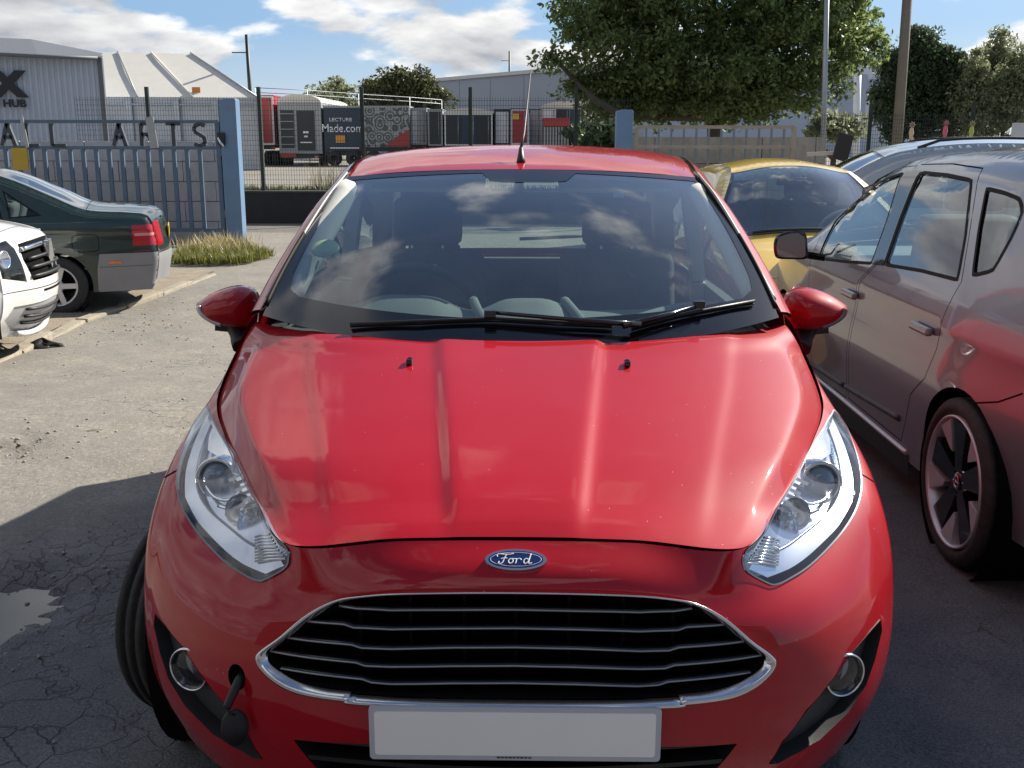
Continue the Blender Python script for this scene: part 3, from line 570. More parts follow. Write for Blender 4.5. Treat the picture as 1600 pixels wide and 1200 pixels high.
# ================================================================== GATES, FENCES, YARD BEHIND
M_BLUEP = mat('weathered_blue_paint', (.13, .23, .37), .5, 0, 0, .2, 3, dirt=.35, dirtcol=(.18, .15, .13, 1))
M_GATE = mat('gate_blue_grey', (.10, .155, .225), .55, .2, 0, .25, 4, dirt=.3, dirtcol=(.10, .07, .05, 1))
M_BLOCK = mat('white_block', (.52, .51, .54), .9, 0, 0, .12, 3, dirt=.45, dirtcol=(.26, .25, .25, 1))
M_BLOCK2 = mat('grey_block', (.31, .295, .265), .9, 0, 0, .3, 3, dirt=.6, dirtcol=(.14, .12, .10, 1), bump=.5, bscale=40)
M_STEEL = mat('galvanised', (.34, .36, .38), .45, .6, 0, .15, 6)
M_WIRE = mat('dark_green_wire', (.020, .032, .030), .5, .2, 0, .1, 6)
GY = 16.0; s18 = (GY + 1.75) / FPX
def gx_(px_, y=GY): return PY(px_, 216, y)[0]
def hz_(py_, y=GY): return PY(800, py_, y)[2]
M_LETT = mat('dark_steel', (.05, .065, .085), .6, .2, 0, .3, 5, dirt=.3, dirtcol=(.12, .08, .05, 1))
def gate(name, label, x0, x1, y, zt, zm, zb, step, letters, bar_m, rail_m):
    t = thing(name, label, 'gate', ((x0 + x1) / 2, y, zb)); ox = (x0 + x1) / 2
    def bx(nm, x, z, w, h, d=.05, m=bar_m): b = MB(); b.box((x - ox, 0, z - zb), (w, d, h)); return b.build(nm, m, t)
    bx('top_rail', (x0 + x1) / 2, zt, x1 - x0, .055, .055, rail_m); bx('middle_rail', (x0 + x1) / 2, zm, x1 - x0, .055, .055, rail_m); bx('bottom_rail', (x0 + x1) / 2, zb + .12, x1 - x0, .06, .055, rail_m)
    bx('end_stile', x0, (zt + zb) / 2, .07, zt - zb, .062, rail_m); bx('end_stile', x1, (zt + zb) / 2, .07, zt - zb, .062, rail_m); x = x0 + step * .8
    proto = None
    while x < x1 - step * .5:
        if proto is None: proto = bx('upright', x, ((zm if letters else zt) + zb) / 2 + .04, .066 if letters else .03, (zm if letters else zt) - zb - .12, .045)
        else: o = proto.copy(); COL.objects.link(o); o.location.x = x - proto['x0']; o.parent = t
        if 'x0' not in proto: proto['x0'] = x
        x += step
    if 'x0' in proto: del proto['x0']
    for (nm, strokes) in letters:
        b = MB()
        for (a, e) in strokes: b.bar((a[0] - ox, 0, a[1] - zb), (e[0] - ox, 0, e[1] - zb), .062, .06, (0, 1, 0))
        b.build(nm, M_LETT, t)
    return t
zt, zm, zb = hz_(191), hz_(232), -.12; L0, L1 = zm + .03, zt - .03; H = L1 - L0
def LT(ch, px0, px1):
    a, e = gx_(px0), gx_(px1); f = lambda u, v: (a + (e - a) * u, L0 + H * v)
    S = {'A': [((0, 0), (.5, 1)), ((.5, 1), (1, 0)), ((.2, .38), (.8, .38))], 'L': [((0, 1), (0, 0)), ((0, 0), (1, 0))], 'R': [((0, 0), (0, 1)), ((0, 1), (.7, 1)), ((.7, 1), (.9, .8)), ((.9, .8), (.7, .52)), ((.7, .52), (0, .52)), ((.45, .52), (1, 0))], 'T': [((0, 1), (1, 1)), ((.5, 1), (.5, 0))],
         'S': [((.95, .9), (.55, 1)), ((.55, 1), (.1, .88)), ((.1, .88), (.1, .65)), ((.1, .65), (.9, .38)), ((.9, .38), (.95, .12)), ((.95, .12), (.5, 0)), ((.5, 0), (.05, .1))]}[ch]
    return ('letter', [(f(*p), f(*q)) for p, q in S])
gate('steel_gate', 'long blue barred steel gate with cut-out letters along its top, left of the entrance', gx_(-70), gx_(341), GY, zt, zm, zb, .216,
     [LT('A', 3, 24), LT('L', 43, 61), LT('L', 82, 103), LT('A', 178, 197), LT('R', 222, 243), LT('T', 261, 283), LT('S', 303, 322)], M_GATE, M_GATE)
def block_wall(label, x0, x1, y, z0, z1, rows, bw, m, name='block_wall'):
    t = thing(name, label, 'wall', ((x0 + x1) / 2, y, z0)); h = (z1 - z0) / rows; b = MB(); b.box((0, 0, h / 2), (bw - .014, .24, h - .012)); me = b.mesh('block', m); ox = (x0 + x1) / 2
    for r in range(rows):
        x = x0 - (bw / 2 if r % 2 else 0)
        while x < x1:
            a, e = max(x, x0), min(x + bw, x1)
            if e - a > .1: o = link('block', me, None, t); o.scale = ((e - a) / bw, 1, 1); o.location = ((a + e) / 2 - ox, random.uniform(-.008, .008), r * h)
            x += bw
    b = MB(); b.box((0, .02, (z1 - z0) / 2), (x1 - x0 - .02, .18, z1 - z0 - .03)); b.build('mortar', M_BLOCK2, t); return t
block_wall('pale block wall standing close behind the left gate', gx_(-90), gx_(352), GY + .5, -.22, hz_(221, GY + .5), 5, 1.1, M_BLOCK)
block_wall('grey-brown block wall close behind the right gate', gx_(985), gx_(1300), GY + .5, -.22, hz_(213, GY + .5), 4, .9, M_BLOCK2)
gate('steel_gate', 'pale rusty barred gate standing right of the entrance, behind the yellow hatchback', gx_(994), gx_(1240), GY, hz_(198), hz_(229), -.12, .205, [], mat('faded_gate_paint', (.20, .24, .27), .7, .2, 0, .3, 4, dirt=.5, dirtcol=(.25, .19, .12, 1)), mat('rusty_rail', (.36, .31, .25), .8, .2, 0, .3, 5))
def gate_post(label, pxl, pxr, pyt):
    x0, x1 = gx_(pxl), gx_(pxr); zt_ = hz_(pyt); t = thing('gate_post', label, 'gate post', ((x0 + x1) / 2, GY + .05, -.22), 0, 'blue gate posts'); w = x1 - x0
    b = MB(); b.box((0, 0, (zt_ + .22) / 2), (w, .26, zt_ + .22)); b.build('column', M_BLUEP, t, bevel=.012); b = MB(); b.box((w * .1, -.02, zt_ + .22), (w * .7, .2, .03)); b.build('cap', M_BLUEP, t, bevel=.01)
    for z in (.5, 1.5): b = MB(); b.box((-w / 2 - .045, -.05, z), (.10, .07, .14)); b.build('hinge', M_GATE, t, bevel=.01)
    return t
gp = gate_post('blue steel gate post with a hanging padlock, left of the entrance', 347, 373, 156); b = MB(); b.box((-.12, -.16, 1.72), (.12, .05, .20)); lk = b.build('lock_plate', M_BLACKP, gp, bevel=.01); b = MB(); b.tube([(-.16, -.19, 1.74 + 0), (-.12, -.21, 1.65), (-.08, -.19, 1.60)], .022, 8); b.build('padlock', M_CHROME, lk)
gate_post('blue steel gate post on the right of the entrance', 962, 988, 173)
x = gx_(31); b = MB(); b.box((0, 0, 0), (.26, .02, .36)); o = b.build('yellow_plate', mat('yellow_sheet', (.50, .33, .03), .5, 0, 0, .1, 5)); o.location = (x, GY - .06, hz_(250)); tag(o, 'yellow sheet fixed to the left gate under the letters', 'sign')
for p_, t_ in ((42, 'rusty upright strap on the left gate under the black lettering'), (240, 'pale metal strap hung over the top rail of the left gate')):
    b = MB(); b.box((0, 0, 0), (.05 if p_ < 100 else .13, .02, .5)); o = b.build('strap', M_STEEL); o.location = (gx_(p_), GY - .065, hz_(208)); o.rotation_euler = (0, R(-6), 0); tag(o, t_, 'strap')
# low wall and mesh fence beyond the road
FY = 20.4; b = MB(); x0, x1 = PY(120, 300, FY)[0], PY(1000, 300, FY)[0]; zt_ = hz_(301, FY); lw = thing('low_wall', 'low dark wall under the mesh fence beyond the entrance', 'wall', ((x0 + x1) / 2, FY, -.22)); b.box((0, 0, (zt_ + .22) / 2), (x1 - x0, .3, zt_ + .22)); b.build('wall_face', mat('dark_wall', (.020, .022, .024), .9, 0, 0, .3, 5, bump=.5, bscale=20), lw); b = MB(); b.box((0, 0, zt_ + .235), (x1 - x0, .34, .03)); b.build('coping', mat('dark_coping', (.05, .052, .05), .9, 0, 0, .3, 5), lw)
pts = [(random.uniform(x0, x1), FY + random.uniform(.15, .9), zt_ - .05) for _ in range(5000)]; grass('fence_grass', pts, .16, leaf_mat('fence_grass_blade', (.06, .075, .025), .35), w=.010)
grass('dry_stalks', [(PY(random.uniform(470, 600), 280, FY + 1)[0], FY + 1 + random.random() * 2, zt_ - .1) for _ in range(260)], .6, L_STRAW, w=.006, lean=.3)
def mesh_fence(label, x0, x1, y, zb_, zt_, posts, step=.055, vstep=.10, group=None):
    t = thing('mesh_fence', label, 'fence', ((x0 + x1) / 2, y, zb_)); ox = (x0 + x1) / 2; b = MB()
    for x in np.arange(x0, x1, step): b.box((x - ox, 0, (zt_ - zb_) / 2), (.0055, .0055, zt_ - zb_))
    for z in np.arange(.05, zt_ - zb_, vstep): b.box((0, .004, z), (x1 - x0, .006, .006))
    o = b.build('mesh_panel', M_WIRE, t); o['kind'] = 'stuff'
    for p_ in posts: b = MB(); b.box((p_ - ox, .05, (zt_ - zb_) / 2 + .1), (.07, .07, zt_ - zb_ + .2)); b.build('post', M_WIRE, t)
    return t
mesh_fence('dark wire mesh fence on the low wall beyond the entrance', PY(120, 200, FY)[0], PY(985, 200, FY)[0], FY, zt_, hz_(152, FY), [PY(p_, 200, FY)[0] for p_ in (232, 406, 566, 735, 900)])
b = MB(); FY2 = 21.5; mesh_fence('dark wire mesh fence behind the estate car on the right', PY(1262, 200, FY2)[0], PY(1700, 200, FY2)[0], FY2, -.2, hz_(176, FY2), [PY(p_, 200, FY2)[0] for p_ in (1360, 1520, 1680)], .05, .08)
def pole(name, label, pxt, pyt, pxb, pyb, y, r0, r1, m, cat='pole', arm=None):
    a = PY(pxb, pyb, y); e = PY(pxt, pyt, y); d = (e - a) / (e[2] - a[2]); base = a + d * (-.22 - a[2]); t = thing(name, label, cat, tuple(base)); b = MB(); b.tube([(0, 0, 0), tuple((e - base) * .5), tuple(e - base)], [r0, (r0 + r1) / 2, r1], 12); b.build('shaft', m, t)
    if arm: arm(t, e - base)
    return t
def lamp_arm(t, e): b = MB(); b.tube(catmull([e, e + np.array([0, 0, .5]), e + np.array([-.5, 0, .8]), e + np.array([-1.3, 0, .85])], 5), .045, 8); b.build('arm', M_STEEL, t); b = MB(); b.box(e + np.array([-1.6, 0, .86]), (.6, .22, .12)); b.build('lamp_head', M_STEEL, t, bevel=.04)
pole('street_lamp', 'grey steel lamp post rising in front of the large tree', 1293, -60, 1287, 205, 24, .075, .055, M_STEEL, 'lamp post', lamp_arm)
M_WOOD = mat('pole_wood', (.20, .17, .135), .9, 0, 0, .2, 6, bump=.5, bscale=40)
pole('telegraph_pole', 'leaning wooden telegraph pole in front of the dark evergreen', 1422, -60, 1403, 205, 26, .14, .12, M_WOOD, 'pole')
pole('white_post', 'white post in front of the far white building', 1340, 112, 1338, 206, 40, .14, .14, M_WHITE, 'post', lambda t, e: MB().box(e, (.32, .32, .04)).build('cap', M_WHITE, t))
def tarm(t, e): b = MB(); b.bar(e + np.array([-.9, 0, -1.0]), e + np.array([0, 0, -1.0]), .06, .06); b.build('cross_arm', M_WIRE, t)
pole('lamp_column', 'thin dark mast above the white storage tent', 385, 54, 391, 150, 62, .14, .10, M_WIRE, 'mast', tarm)
pole('lamp_column', 'thin mast on the roofline of the long grey warehouse', 796, 80, 796, 112, 118, .12, .10, M_WIRE, 'mast', tarm)
# oddments by the right-hand wall
b = MB(); q0 = PY(1316, 246, 15.4); b.box((0, 0, 0), (.26, .04, .42)); o = b.build('board', mat('dark_board', (.03, .024, .022), .8), bevel=.01); o.location = (q0[0], 15.4, PY(1316, 230, 15.4)[2]); o.rotation_euler = (R(-6), R(14), R(10)); tag(o, 'dark board leaning at the end of the right block wall', 'board')
b = MB(); q0 = PY(1285, 240, 15.5); b.box((0, 0, 0), (.5, .04, .06)); o = b.build('plank', mat('pale_plank', (.5, .45, .36), .8)); o.location = (q0[0], 15.5, q0[2]); o.rotation_euler = (0, R(-3), 0); tag(o, 'pale plank lying along the right block wall', 'plank')
for (p_, pt, col, lb) in ((1425, 190, (.55, .40, .30), 'cream ornamental flower on a stake behind the estate car'), (1478, 187, (.55, .10, .16), 'pink ornamental flower on a stake behind the estate car'), (1519, 188, (.40, .42, .10), 'yellow-green ornamental flower on a stake behind the estate car')):
    a = PY(p_, pt + 5, 13.5); t = thing('garden_ornament', lb, 'ornament', (a[0], 13.5, -.22), 0, 'ornaments on stakes'); zz = a[2] + .22; b = MB(); b.tube([(0, 0, 0), (0, 0, zz)], .010, 6); b.build('stake', M_WOOD, t); m_ = mat('ornament_' + lb.split()[0], col, .6)
    for j in range(7):
        an = 2 * math.pi * j / 7; b = MB(); b.add([(0, -.012, zz), (.03 * math.cos(an - .4), -.02, zz + .03 * math.sin(an - .4)), (.052 * math.cos(an), -.01, zz + .052 * math.sin(an)), (.03 * math.cos(an + .4), -.02, zz + .03 * math.sin(an + .4))], [(0, 1, 2, 3)]); b.build('petal', m_, t)
    b = MB(); b.lathe([(-.03, .001), (-.025, .025), (0, .03)], frame_at((0, 0, zz), (0, 1, 0)), 10); b.build('flower_centre', M_WOOD, t); b = MB(); b.lathe([(-.07, .018), (.02, .034), (.09, .02)], frame_at((0, 0, zz - .13), (0, 0, 1), (1, 0, 0)), 10); b.build('ornament_body', m_, t)
a = PY(1590, 203, 14); b = MB(); b.box((0, 0, 0), (.36, .03, .20)); o = b.build('metal_sheet', mat('pale_sheet', (.5, .52, .55), .5)); o.location = (a[0] + .1, 14, a[2]); tag(o, 'pale metal sheet at the far right above the estate roof', 'sheet')

# ------------------------------------------------------------------ sheds and tent on the left
M_SHEET = mat('pale_blue_cladding', (.40, .44, .51), .5, .1, 0, .06, 2, dirt=.15); M_ROOFD = mat('shed_roof', (.12, .13, .15), .6, .2, 0, .15, 2); M_INK = mat('black_lettering', (.012, .014, .02), .6)
def corrugated(b, p0, p1, z0a, z0b, z1a, z1b, pitch, depth):
    p0, p1 = np.array(p0), np.array(p1); Lx = np.linalg.norm(p1 - p0); n = int(Lx / pitch); d = (p1 - p0) / Lx; nr = np.array([d[1], -d[0]]); V = []; U = []
    for i in range(n):
        for f, o in ((0, 0), (.3, 0), (.42, depth), (.88, depth)): U.append(((i + f) / n, o))
    U.append((1, 0))
    for u, o in U: q = p0 + d * Lx * u + nr * o; V.append((q[0], q[1], z0a + (z0b - z0a) * u)); V.append((q[0], q[1], z1a + (z1b - z1a) * u))
    b.add(V, [(2 * i, 2 * i + 2, 2 * i + 3, 2 * i + 1) for i in range(len(U) - 1)])
SY = 48.0; a0 = PY(-260, 72, SY - 3); a1 = PY(155, 91, SY); sh = thing('storage_shed', 'blue-grey ribbed metal shed with a big black X and HUB lettering', 'shed', (a1[0], a1[1], -.22)); org = np.array([a1[0], a1[1], -.22])
rel = lambda p: tuple(np.array(p) - org)
b = MB(); corrugated(b, a0[:2] - org[:2], (0, 0), 0, 0, a0[2] + .22, a1[2] + .22, .24, .045); b.build('front_wall', M_SHEET, sh)
b = MB(); corrugated(b, (0, 0), (-5.5, 12), 0, 0, a1[2] + .22, a1[2] + .22, .24, .045); b.build('side_wall', M_SHEET, sh)
b = MB(); b.bar((.05, -.05, 0), (.05, -.05, a1[2] + .25), .22, .16, (0, 1, 0)); b.build('corner_flashing', mat('dark_flashing', (.10, .11, .13), .5), sh)
r0 = PY(-260, 48, SY + 4); r1 = PY(48, 61, SY + 5); r2 = PY(130, 80, SY + 5); b = MB()
fr = [a0 + np.array([0, -.3, .05]), PY(60, 85, SY - 1.2) + np.array([0, 0, .0]), a1 + np.array([.1, -.3, .05])]; bk = [r0, r1, r2 + np.array([1.0, 0, -.1])]
V = [rel(p) for p in fr + bk]; b.add(V, [(0, 1, 4, 3), (1, 2, 5, 4)]); b.add([(v[0], v[1], v[2] - .12) for v in V], [(0, 3, 4, 1), (1, 4, 5, 2)]); b.build('roof', M_ROOFD, sh)
b = MB(); b.tube([rel(p + np.array([0, -.12, -.08])) for p in fr], .09, 6); b.build('gutter', M_ROOFD, sh)
k = (SY + 1.75) / FPX; tx = lambda p_, q_: (PY(p_, q_, SY - 1.30) - org)
fdir = math.atan2((a1 - a0)[1], (a1 - a0)[0])
o = text_obj('X', 1.42, M_INK, sh, 'lettering', .02, tuple(tx(13, 133)), (math.pi / 2, 0, fdir), 0, .10, 1.15); o = text_obj('N HUB', .44, M_INK, sh, 'lettering', .02, tuple(tx(14, 162) + np.array([0, -.05, 0])), (math.pi / 2, 0, fdir), 0, .022, 1.1)
TY = 58.0; M_TENT = mat('tent_fabric', (.62, .60, .55), .75, 0, 0, .06, 1.0, dirt=.12); M_TENTW = mat('tent_wall', (.46, .47, .48), .8, 0, 0, .08, 1.5)
e0, e1 = PY(60, 150, TY), PY(405, 153, TY); h0, h1 = PY(90, 80, TY + 5), PY(299, 84, TY + 5); tent = thing('storage_tent', 'large white ridged storage tent behind the left gate', 'tent', (e1[0], e1[1], -.22)); org = np.array([e1[0], e1[1], -.22])
b = MB(); e2 = e1 + np.array([-3.2, 10, 0]); b.add([rel(e0), rel(e1), rel(h1), rel(h0), rel(e2)], [(0, 1, 2, 3), (1, 4, 2)]); b.build('tent_roof', M_TENT, tent)
for f in (.0, .22, .45, .70, .995): p_ = e0 + (e1 - e0) * f; q_ = h0 + (h1 - h0) * f; b = MB(); b.tube([rel(p_ + np.array([0, -.06, .03])), rel(q_ + np.array([0, -.03, .05]))], .05, 6); b.build('roof_rib', M_STEEL if f in (.45, .995) else M_TENT, tent)
b = MB(); b.box((np.array(rel(e0)) + np.array(rel(e1))) / 2 + np.array([0, .1, -(e1[2] + .22) / 2]), (abs(e1[0] - e0[0]), .1, e1[2] + .22)); hh_ = e1[2] + .2; b.bar((-.06, .05, hh_ / 2), ((e2 - org)[0], 10, hh_ / 2), .1, hh_); b.build('tent_wall', M_TENTW, tent)
for f in (.2, .41, .625, .80, .995): b = MB(); b.box((np.array(rel(e0)) * (1 - f) + np.array(rel(e1)) * f) * np.array([1, 1, 0]) + np.array([0, -.05, (e1[2] + .22) / 2]), (.34, .2, e1[2] + .2)); b.build('tent_post', M_STEEL, tent)
b = MB(); b.bar(rel(e0 + np.array([0, -.06, -.4])), rel(e1 + np.array([0, -.06, -.4])), .10, .08); b.build('eave_rail', M_STEEL, tent)
c = PY(308, 141, TY + .7); b = MB(); b.box(np.array(rel(c)) + np.array([0, -.15, 0]), (.46, .06, .32)); b.build('orange_notice', mat('orange_notice', (.55, .20, .02), .5), tent)

# ------------------------------------------------------------------ trailers and lorries in the yard
YD = 68.0
M_NAVY = mat('navy_curtain', (.020, .035, .062), .55, 0, 0, .15, 1.2); M_TRED = mat('trailer_red', (.36, .035, .035), .5, 0, 0, .12, 1.2); M_TWH = mat('trailer_white', (.62, .63, .64), .5, 0, 0, .08, 1.5, dirt=.2); M_TGREY = mat('trailer_grey', (.30, .31, .32), .55, 0, 0, .1, 1.5); M_TDK = mat('trailer_dark', (.020, .024, .030), .6, 0, 0, .2, 2); M_CREAM = mat('cream_roof', (.58, .55, .48), .7, 0, 0, .08, 1)
def lorry(name, label, pl, pr, pt, pb, face, y=YD, depth=11, roof=None, round_roof=False, doors=None, side=None, chassis=True, cat='trailer', group=None, frame=None):
    """A box trailer seen end-on: body, framed end face with doors, chassis and wheels."""
    a, e = PY(pl, pt, y), PY(pr, pb, y); w = e[0] - a[0]; zt_, zb_ = a[2], e[2]; t = thing(name, label, cat, ((a[0] + e[0]) / 2, y, -.22), 0, group); h = zt_ - zb_; z0 = zb_ + .22; roof = roof or face
    b = MB(); b.box((0, depth / 2, z0 + h / 2), (w, depth, h)); b.build('box_body', side or face, t)
    if round_roof:
        b = MB(); n = 10; b.grid(lambda u, v: (w / 2 * -math.cos(math.pi * u) * 1.02, v * depth - .1, z0 + h + h * .16 * math.sin(math.pi * u)), n, 2); b.add([(w / 2 * -math.cos(math.pi * i / n) * 1.02, -.1, z0 + h + h * .16 * math.sin(math.pi * i / n)) for i in range(n + 1)], [tuple(range(n + 1))]); b.build('roof', roof, t)
    else: b = MB(); b.box((0, depth / 2, z0 + h + .03), (w + .06, depth + .1, .07)); b.build('roof', roof, t)
    if doors:
        fr_ = frame or M_TGREY; fw = .10
        for (x, z, ww, hh) in ((-w / 2 + fw / 2, z0 + h / 2, fw, h), (w / 2 - fw / 2, z0 + h / 2, fw, h), (0, z0 + h - fw / 2, w - 2 * fw, fw), (0, z0 + fw / 2, w - 2 * fw, fw)): b = MB(); b.box((x, -.03, z), (ww, .06, hh)); b.build('end_frame', fr_, t)
        k_ = len(doors)
        for i, dm in enumerate(doors):
            dw = (w - 2 * fw) / k_; b = MB(); b.box((-w / 2 + fw + dw * (i + .5), -.015, z0 + h / 2), (dw - .03, .03, h - 2 * fw)); d = b.build('door', dm, t); b = MB(); b.tube([(-w / 2 + fw + dw * (i + .82), -.05, z0 + .15), (-w / 2 + fw + dw * (i + .82), -.05, z0 + h - .15)], .025, 6); b.build('lock_rod', M_STEEL, d)
    if chassis and z0 > .3:
        b = MB(); b.box((0, depth / 2, z0 - .12), (w * .8, depth - .3, .2)); b.build('chassis', M_TDK, t); b = MB(); b.box((0, .05, z0 - .22), (w * .96, .1, .16)); b.build('rear_bar', M_TDK, t)
        for sx in (-1, 1):
            for yy in (.9, 2.2): b = MB(); b.lathe([(-.14, .2), (-.14, .48), (.14, .48), (.14, .2), (.1, .02)], Matrix.Translation((sx * (w / 2 - .2), yy, .48)), 16); b.build('wheel', M_RUBBER, t)
            b = MB(); b.box((sx * w * .36, -.02, z0 - .2), (.22, .06, .12)); b.build('tail_lamp', M_REDL, t)
    return t, z0, h, w
# curtain-sided trailers side-on
def curtain(name, label, pl, pr, pt, pb, m, y=YD):
    a, e = PY(pl, pt, y), PY(pr, pb, y); w = e[0] - a[0]; z0 = e[2] + .22; h = a[2] - e[2]; t = thing(name, label, 'trailer', ((a[0] + e[0]) / 2, y, -.22)); b = MB(); b.box((0, 1.3, z0 + h / 2), (w, 2.5, h)); b.build('curtain_side', m, t); b = MB(); b.box((0, 1.3, z0 + h + .05), (w + .05, 2.6, .12)); b.build('roof_rail', M_TGREY, t); b = MB(); b.box((0, 1.3, z0 - .15), (w, 2.3, .25)); b.build('chassis', M_TDK, t)
    for x in np.arange(-w / 2 + .6, w / 2, 1.25): b = MB(); b.lathe([(-.15, .2), (-.15, .5), (.15, .5), (.15, .02)], Matrix.Translation((x, .1, .5)) @ Matrix.Rotation(math.pi / 2, 4, 'Z'), 14); b.build('wheel', M_RUBBER, t)
    n = int(w / .45); 
    for i in range(n): b = MB(); b.box((-w / 2 + (i + .5) * w / n, .02, z0 + .06), (.05, .05, .26)); b.build('curtain_strap', M_TDK, t)
    return t, z0, h, w
lorry('box_trailer', 'red box trailer next to the end of the white tent', 404, 430, 150, 226, M_TRED, doors=[M_TRED], frame=M_TWH)
t, z0, h, w = lorry('box_lorry', 'pale lorry with a cream domed roof and two dark doors', 433, 504, 160, 240, M_TGREY, roof=M_CREAM, round_roof=True, frame=M_TWH)
s_ = (YD + 1.75) / FPX
b = MB(); b.box((-w / 2 + 14 * s_, -.04, z0 + h * .48), (20 * s_, .05, h * .74)); d = b.build('window_panel', M_TDK, t)
for i in range(5): b = MB(); b.box((-w / 2 + 14 * s_, -.08, z0 + h * (.18 + .15 * i)), (20 * s_, .04, .05)); b.build('panel_bar', M_TGREY, d)
b = MB(); b.box((w / 2 - 24 * s_, -.04, z0 + h * .45), (27 * s_, .05, h * .78)); d = b.build('dark_door', M_TDK, t); 
for (zz, ww) in ((.42, 9), (.34, 5), (.22, 18)): b = MB(); b.box((w / 2 - 24 * s_, -.075, z0 + h * zz), (ww * s_, .02, .12 if zz > .3 else .07)); b.build('white_print', M_WHITE, d)
b = MB(); b.box((-w / 2 + 14 * s_, -.05, z0 - .1), (24 * s_, .06, .28)); b.build('red_bumper', M_TRED, t)
t, z0, h, w = curtain('curtain_trailer', 'navy curtain-sided trailer with white lettering and an orange patch', 505, 565, 168, 236, M_NAVY)
o = text_obj('Made.com', .72, M_WHITE, t, 'lettering', .01, (0, -.03, z0 + h * .52), (math.pi / 2, 0, 0), 0, .004, .9); text_obj('LECTURE', .30, M_WHITE, t, 'lettering', .01, (-.1, -.03, z0 + h * .72), (math.pi / 2, 0, 0), 0, .002, 1.2)
b = MB(); b.box((-.15, -.03, z0 + h * .28), (.60, .04, .48)); b.build('orange_patch', mat('orange_patch', (.62, .27, .03), .5), t); b = MB(); b.box((.1, -.03, z0 + h * .07), (1.9, .03, .07)); b.build('white_line', M_WHITE, t)
m_pat = mat('patterned_curtain', (.33, .34, .33), .6, 0, 0, .1, 2)
def pattern(m):
    nt = m.node_tree; N = nt.nodes; L = nt.links; p = N['Principled BSDF']; tc = N.new('ShaderNodeTexCoord'); mp = N.new('ShaderNodeMapping'); mp.inputs['Location'].default_value = (.7, 0, -2.2); L.new(tc.outputs['Object'], mp.inputs['Vector']); v = N.new('ShaderNodeTexVoronoi'); v.inputs['Scale'].default_value = 1.7; v.inputs['Randomness'].default_value = .8; L.new(mp.outputs[0], v.inputs['Vector'])
    w = N.new('ShaderNodeMath'); w.operation = 'SINE'; w2 = N.new('ShaderNodeMath'); w2.operation = 'MULTIPLY'; w2.inputs[1].default_value = 22; L.new(v.outputs['Distance'], w2.inputs[0]); L.new(w2.outputs[0], w.inputs[0]); r = N.new('ShaderNodeMapRange'); r.inputs[1].default_value = -.2; r.inputs[2].default_value = .5; L.new(w.outputs[0], r.inputs[0])
    mx = N.new('ShaderNodeMix'); mx.data_type = 'RGBA'; L.new(r.outputs[0], mx.inputs[0]); mx.inputs[6].default_value = (.08, .085, .09, 1); mx.inputs[7].default_value = (.30, .31, .30, 1); L.new(mx.outputs[2], p.inputs['Base Color'])
pattern(m_pat)
t, z0, h, w = curtain('curtain_trailer', 'grey trailer with a ringed floral print and a red lower corner', 567, 640, 168, 230, m_pat)
b = MB(); b.prism([(-.1, .05), (w / 2, .05), (w / 2, h * .45), (w / 4, h * .28)], lambda p: (p[0], -.05, z0 + p[1]), lambda p: (p[0], .04, z0 + p[1])); b.build('red_corner', M_TRED, t, fix=True)
lorry('box_trailer', 'narrow grey trailer end between the floral trailer and the dark one', 641, 667, 170, 226, M_TGREY, y=YD + 1, doors=[M_TWH, M_TGREY])
lorry('box_trailer', 'dark-doored trailer with white end frame left of the curved canopy', 668, 692, 172, 228, M_TGREY, y=YD, doors=[M_TDK])
t, z0, h, w = lorry('box_trailer', 'dark trailer under a white curved roof behind the aerial', 694, 770, 177, 228, M_TDK, roof=M_CREAM, round_roof=True, doors=[M_TDK, M_NAVY, M_TDK], frame=M_TWH)
lorry('box_trailer', 'white-doored trailer just left of the aerial', 772, 797, 172, 226, M_TWH, doors=[M_TWH], y=YD + .5, frame=M_TDK, roof=M_TDK)
t, z0, h, w = lorry('box_trailer', 'red-doored trailer with white frame right behind the aerial', 798, 826, 171, 226, M_TWH, doors=[M_TRED], frame=M_TWH, roof=M_TDK); b = MB(); b.box((-.25, -.06, z0 + h * .8), (.4, .03, .35)); b.build('yellow_patch', M_PLATEY, t)
lorry('box_trailer', 'plain grey trailer end right of the aerial', 828, 846, 172, 226, M_TGREY, doors=[M_TGREY], y=YD + 1, roof=M_TDK)
lorry('box_lorry', 'white lorry with a domed cream roof half behind the tree', 845, 934, 168, 230, M_TWH, roof=M_CREAM, round_roof=True, doors=[M_TWH, M_TDK, M_NAVY, M_TWH], frame=M_TGREY)
t, z0, h, w = lorry('cargo_container', 'grey ribbed container with a red top in front of the domed white lorry', 849, 889, 186, 236, M_LAMPD, y=60, depth=6, chassis=False, cat='container', roof=M_TRED)
b = MB(); b.box((0, -.02, z0 + h * .88), (w, .06, h * .22)); b.build('red_header', M_TRED, t)
for i in range(9): b = MB(); b.box((-w / 2 + (i + .5) * w / 9, -.03, z0 + h * .38), (w / 9 * .5, .06, h * .74)); b.build('rib', M_TGREY, t)
lorry('box_trailer', 'red-and-cream trailer half hidden under the tree', 893, 950, 196, 232, M_TRED, y=62, depth=7, roof=M_CREAM, doors=[M_TRED, M_TWH], frame=M_TWH)
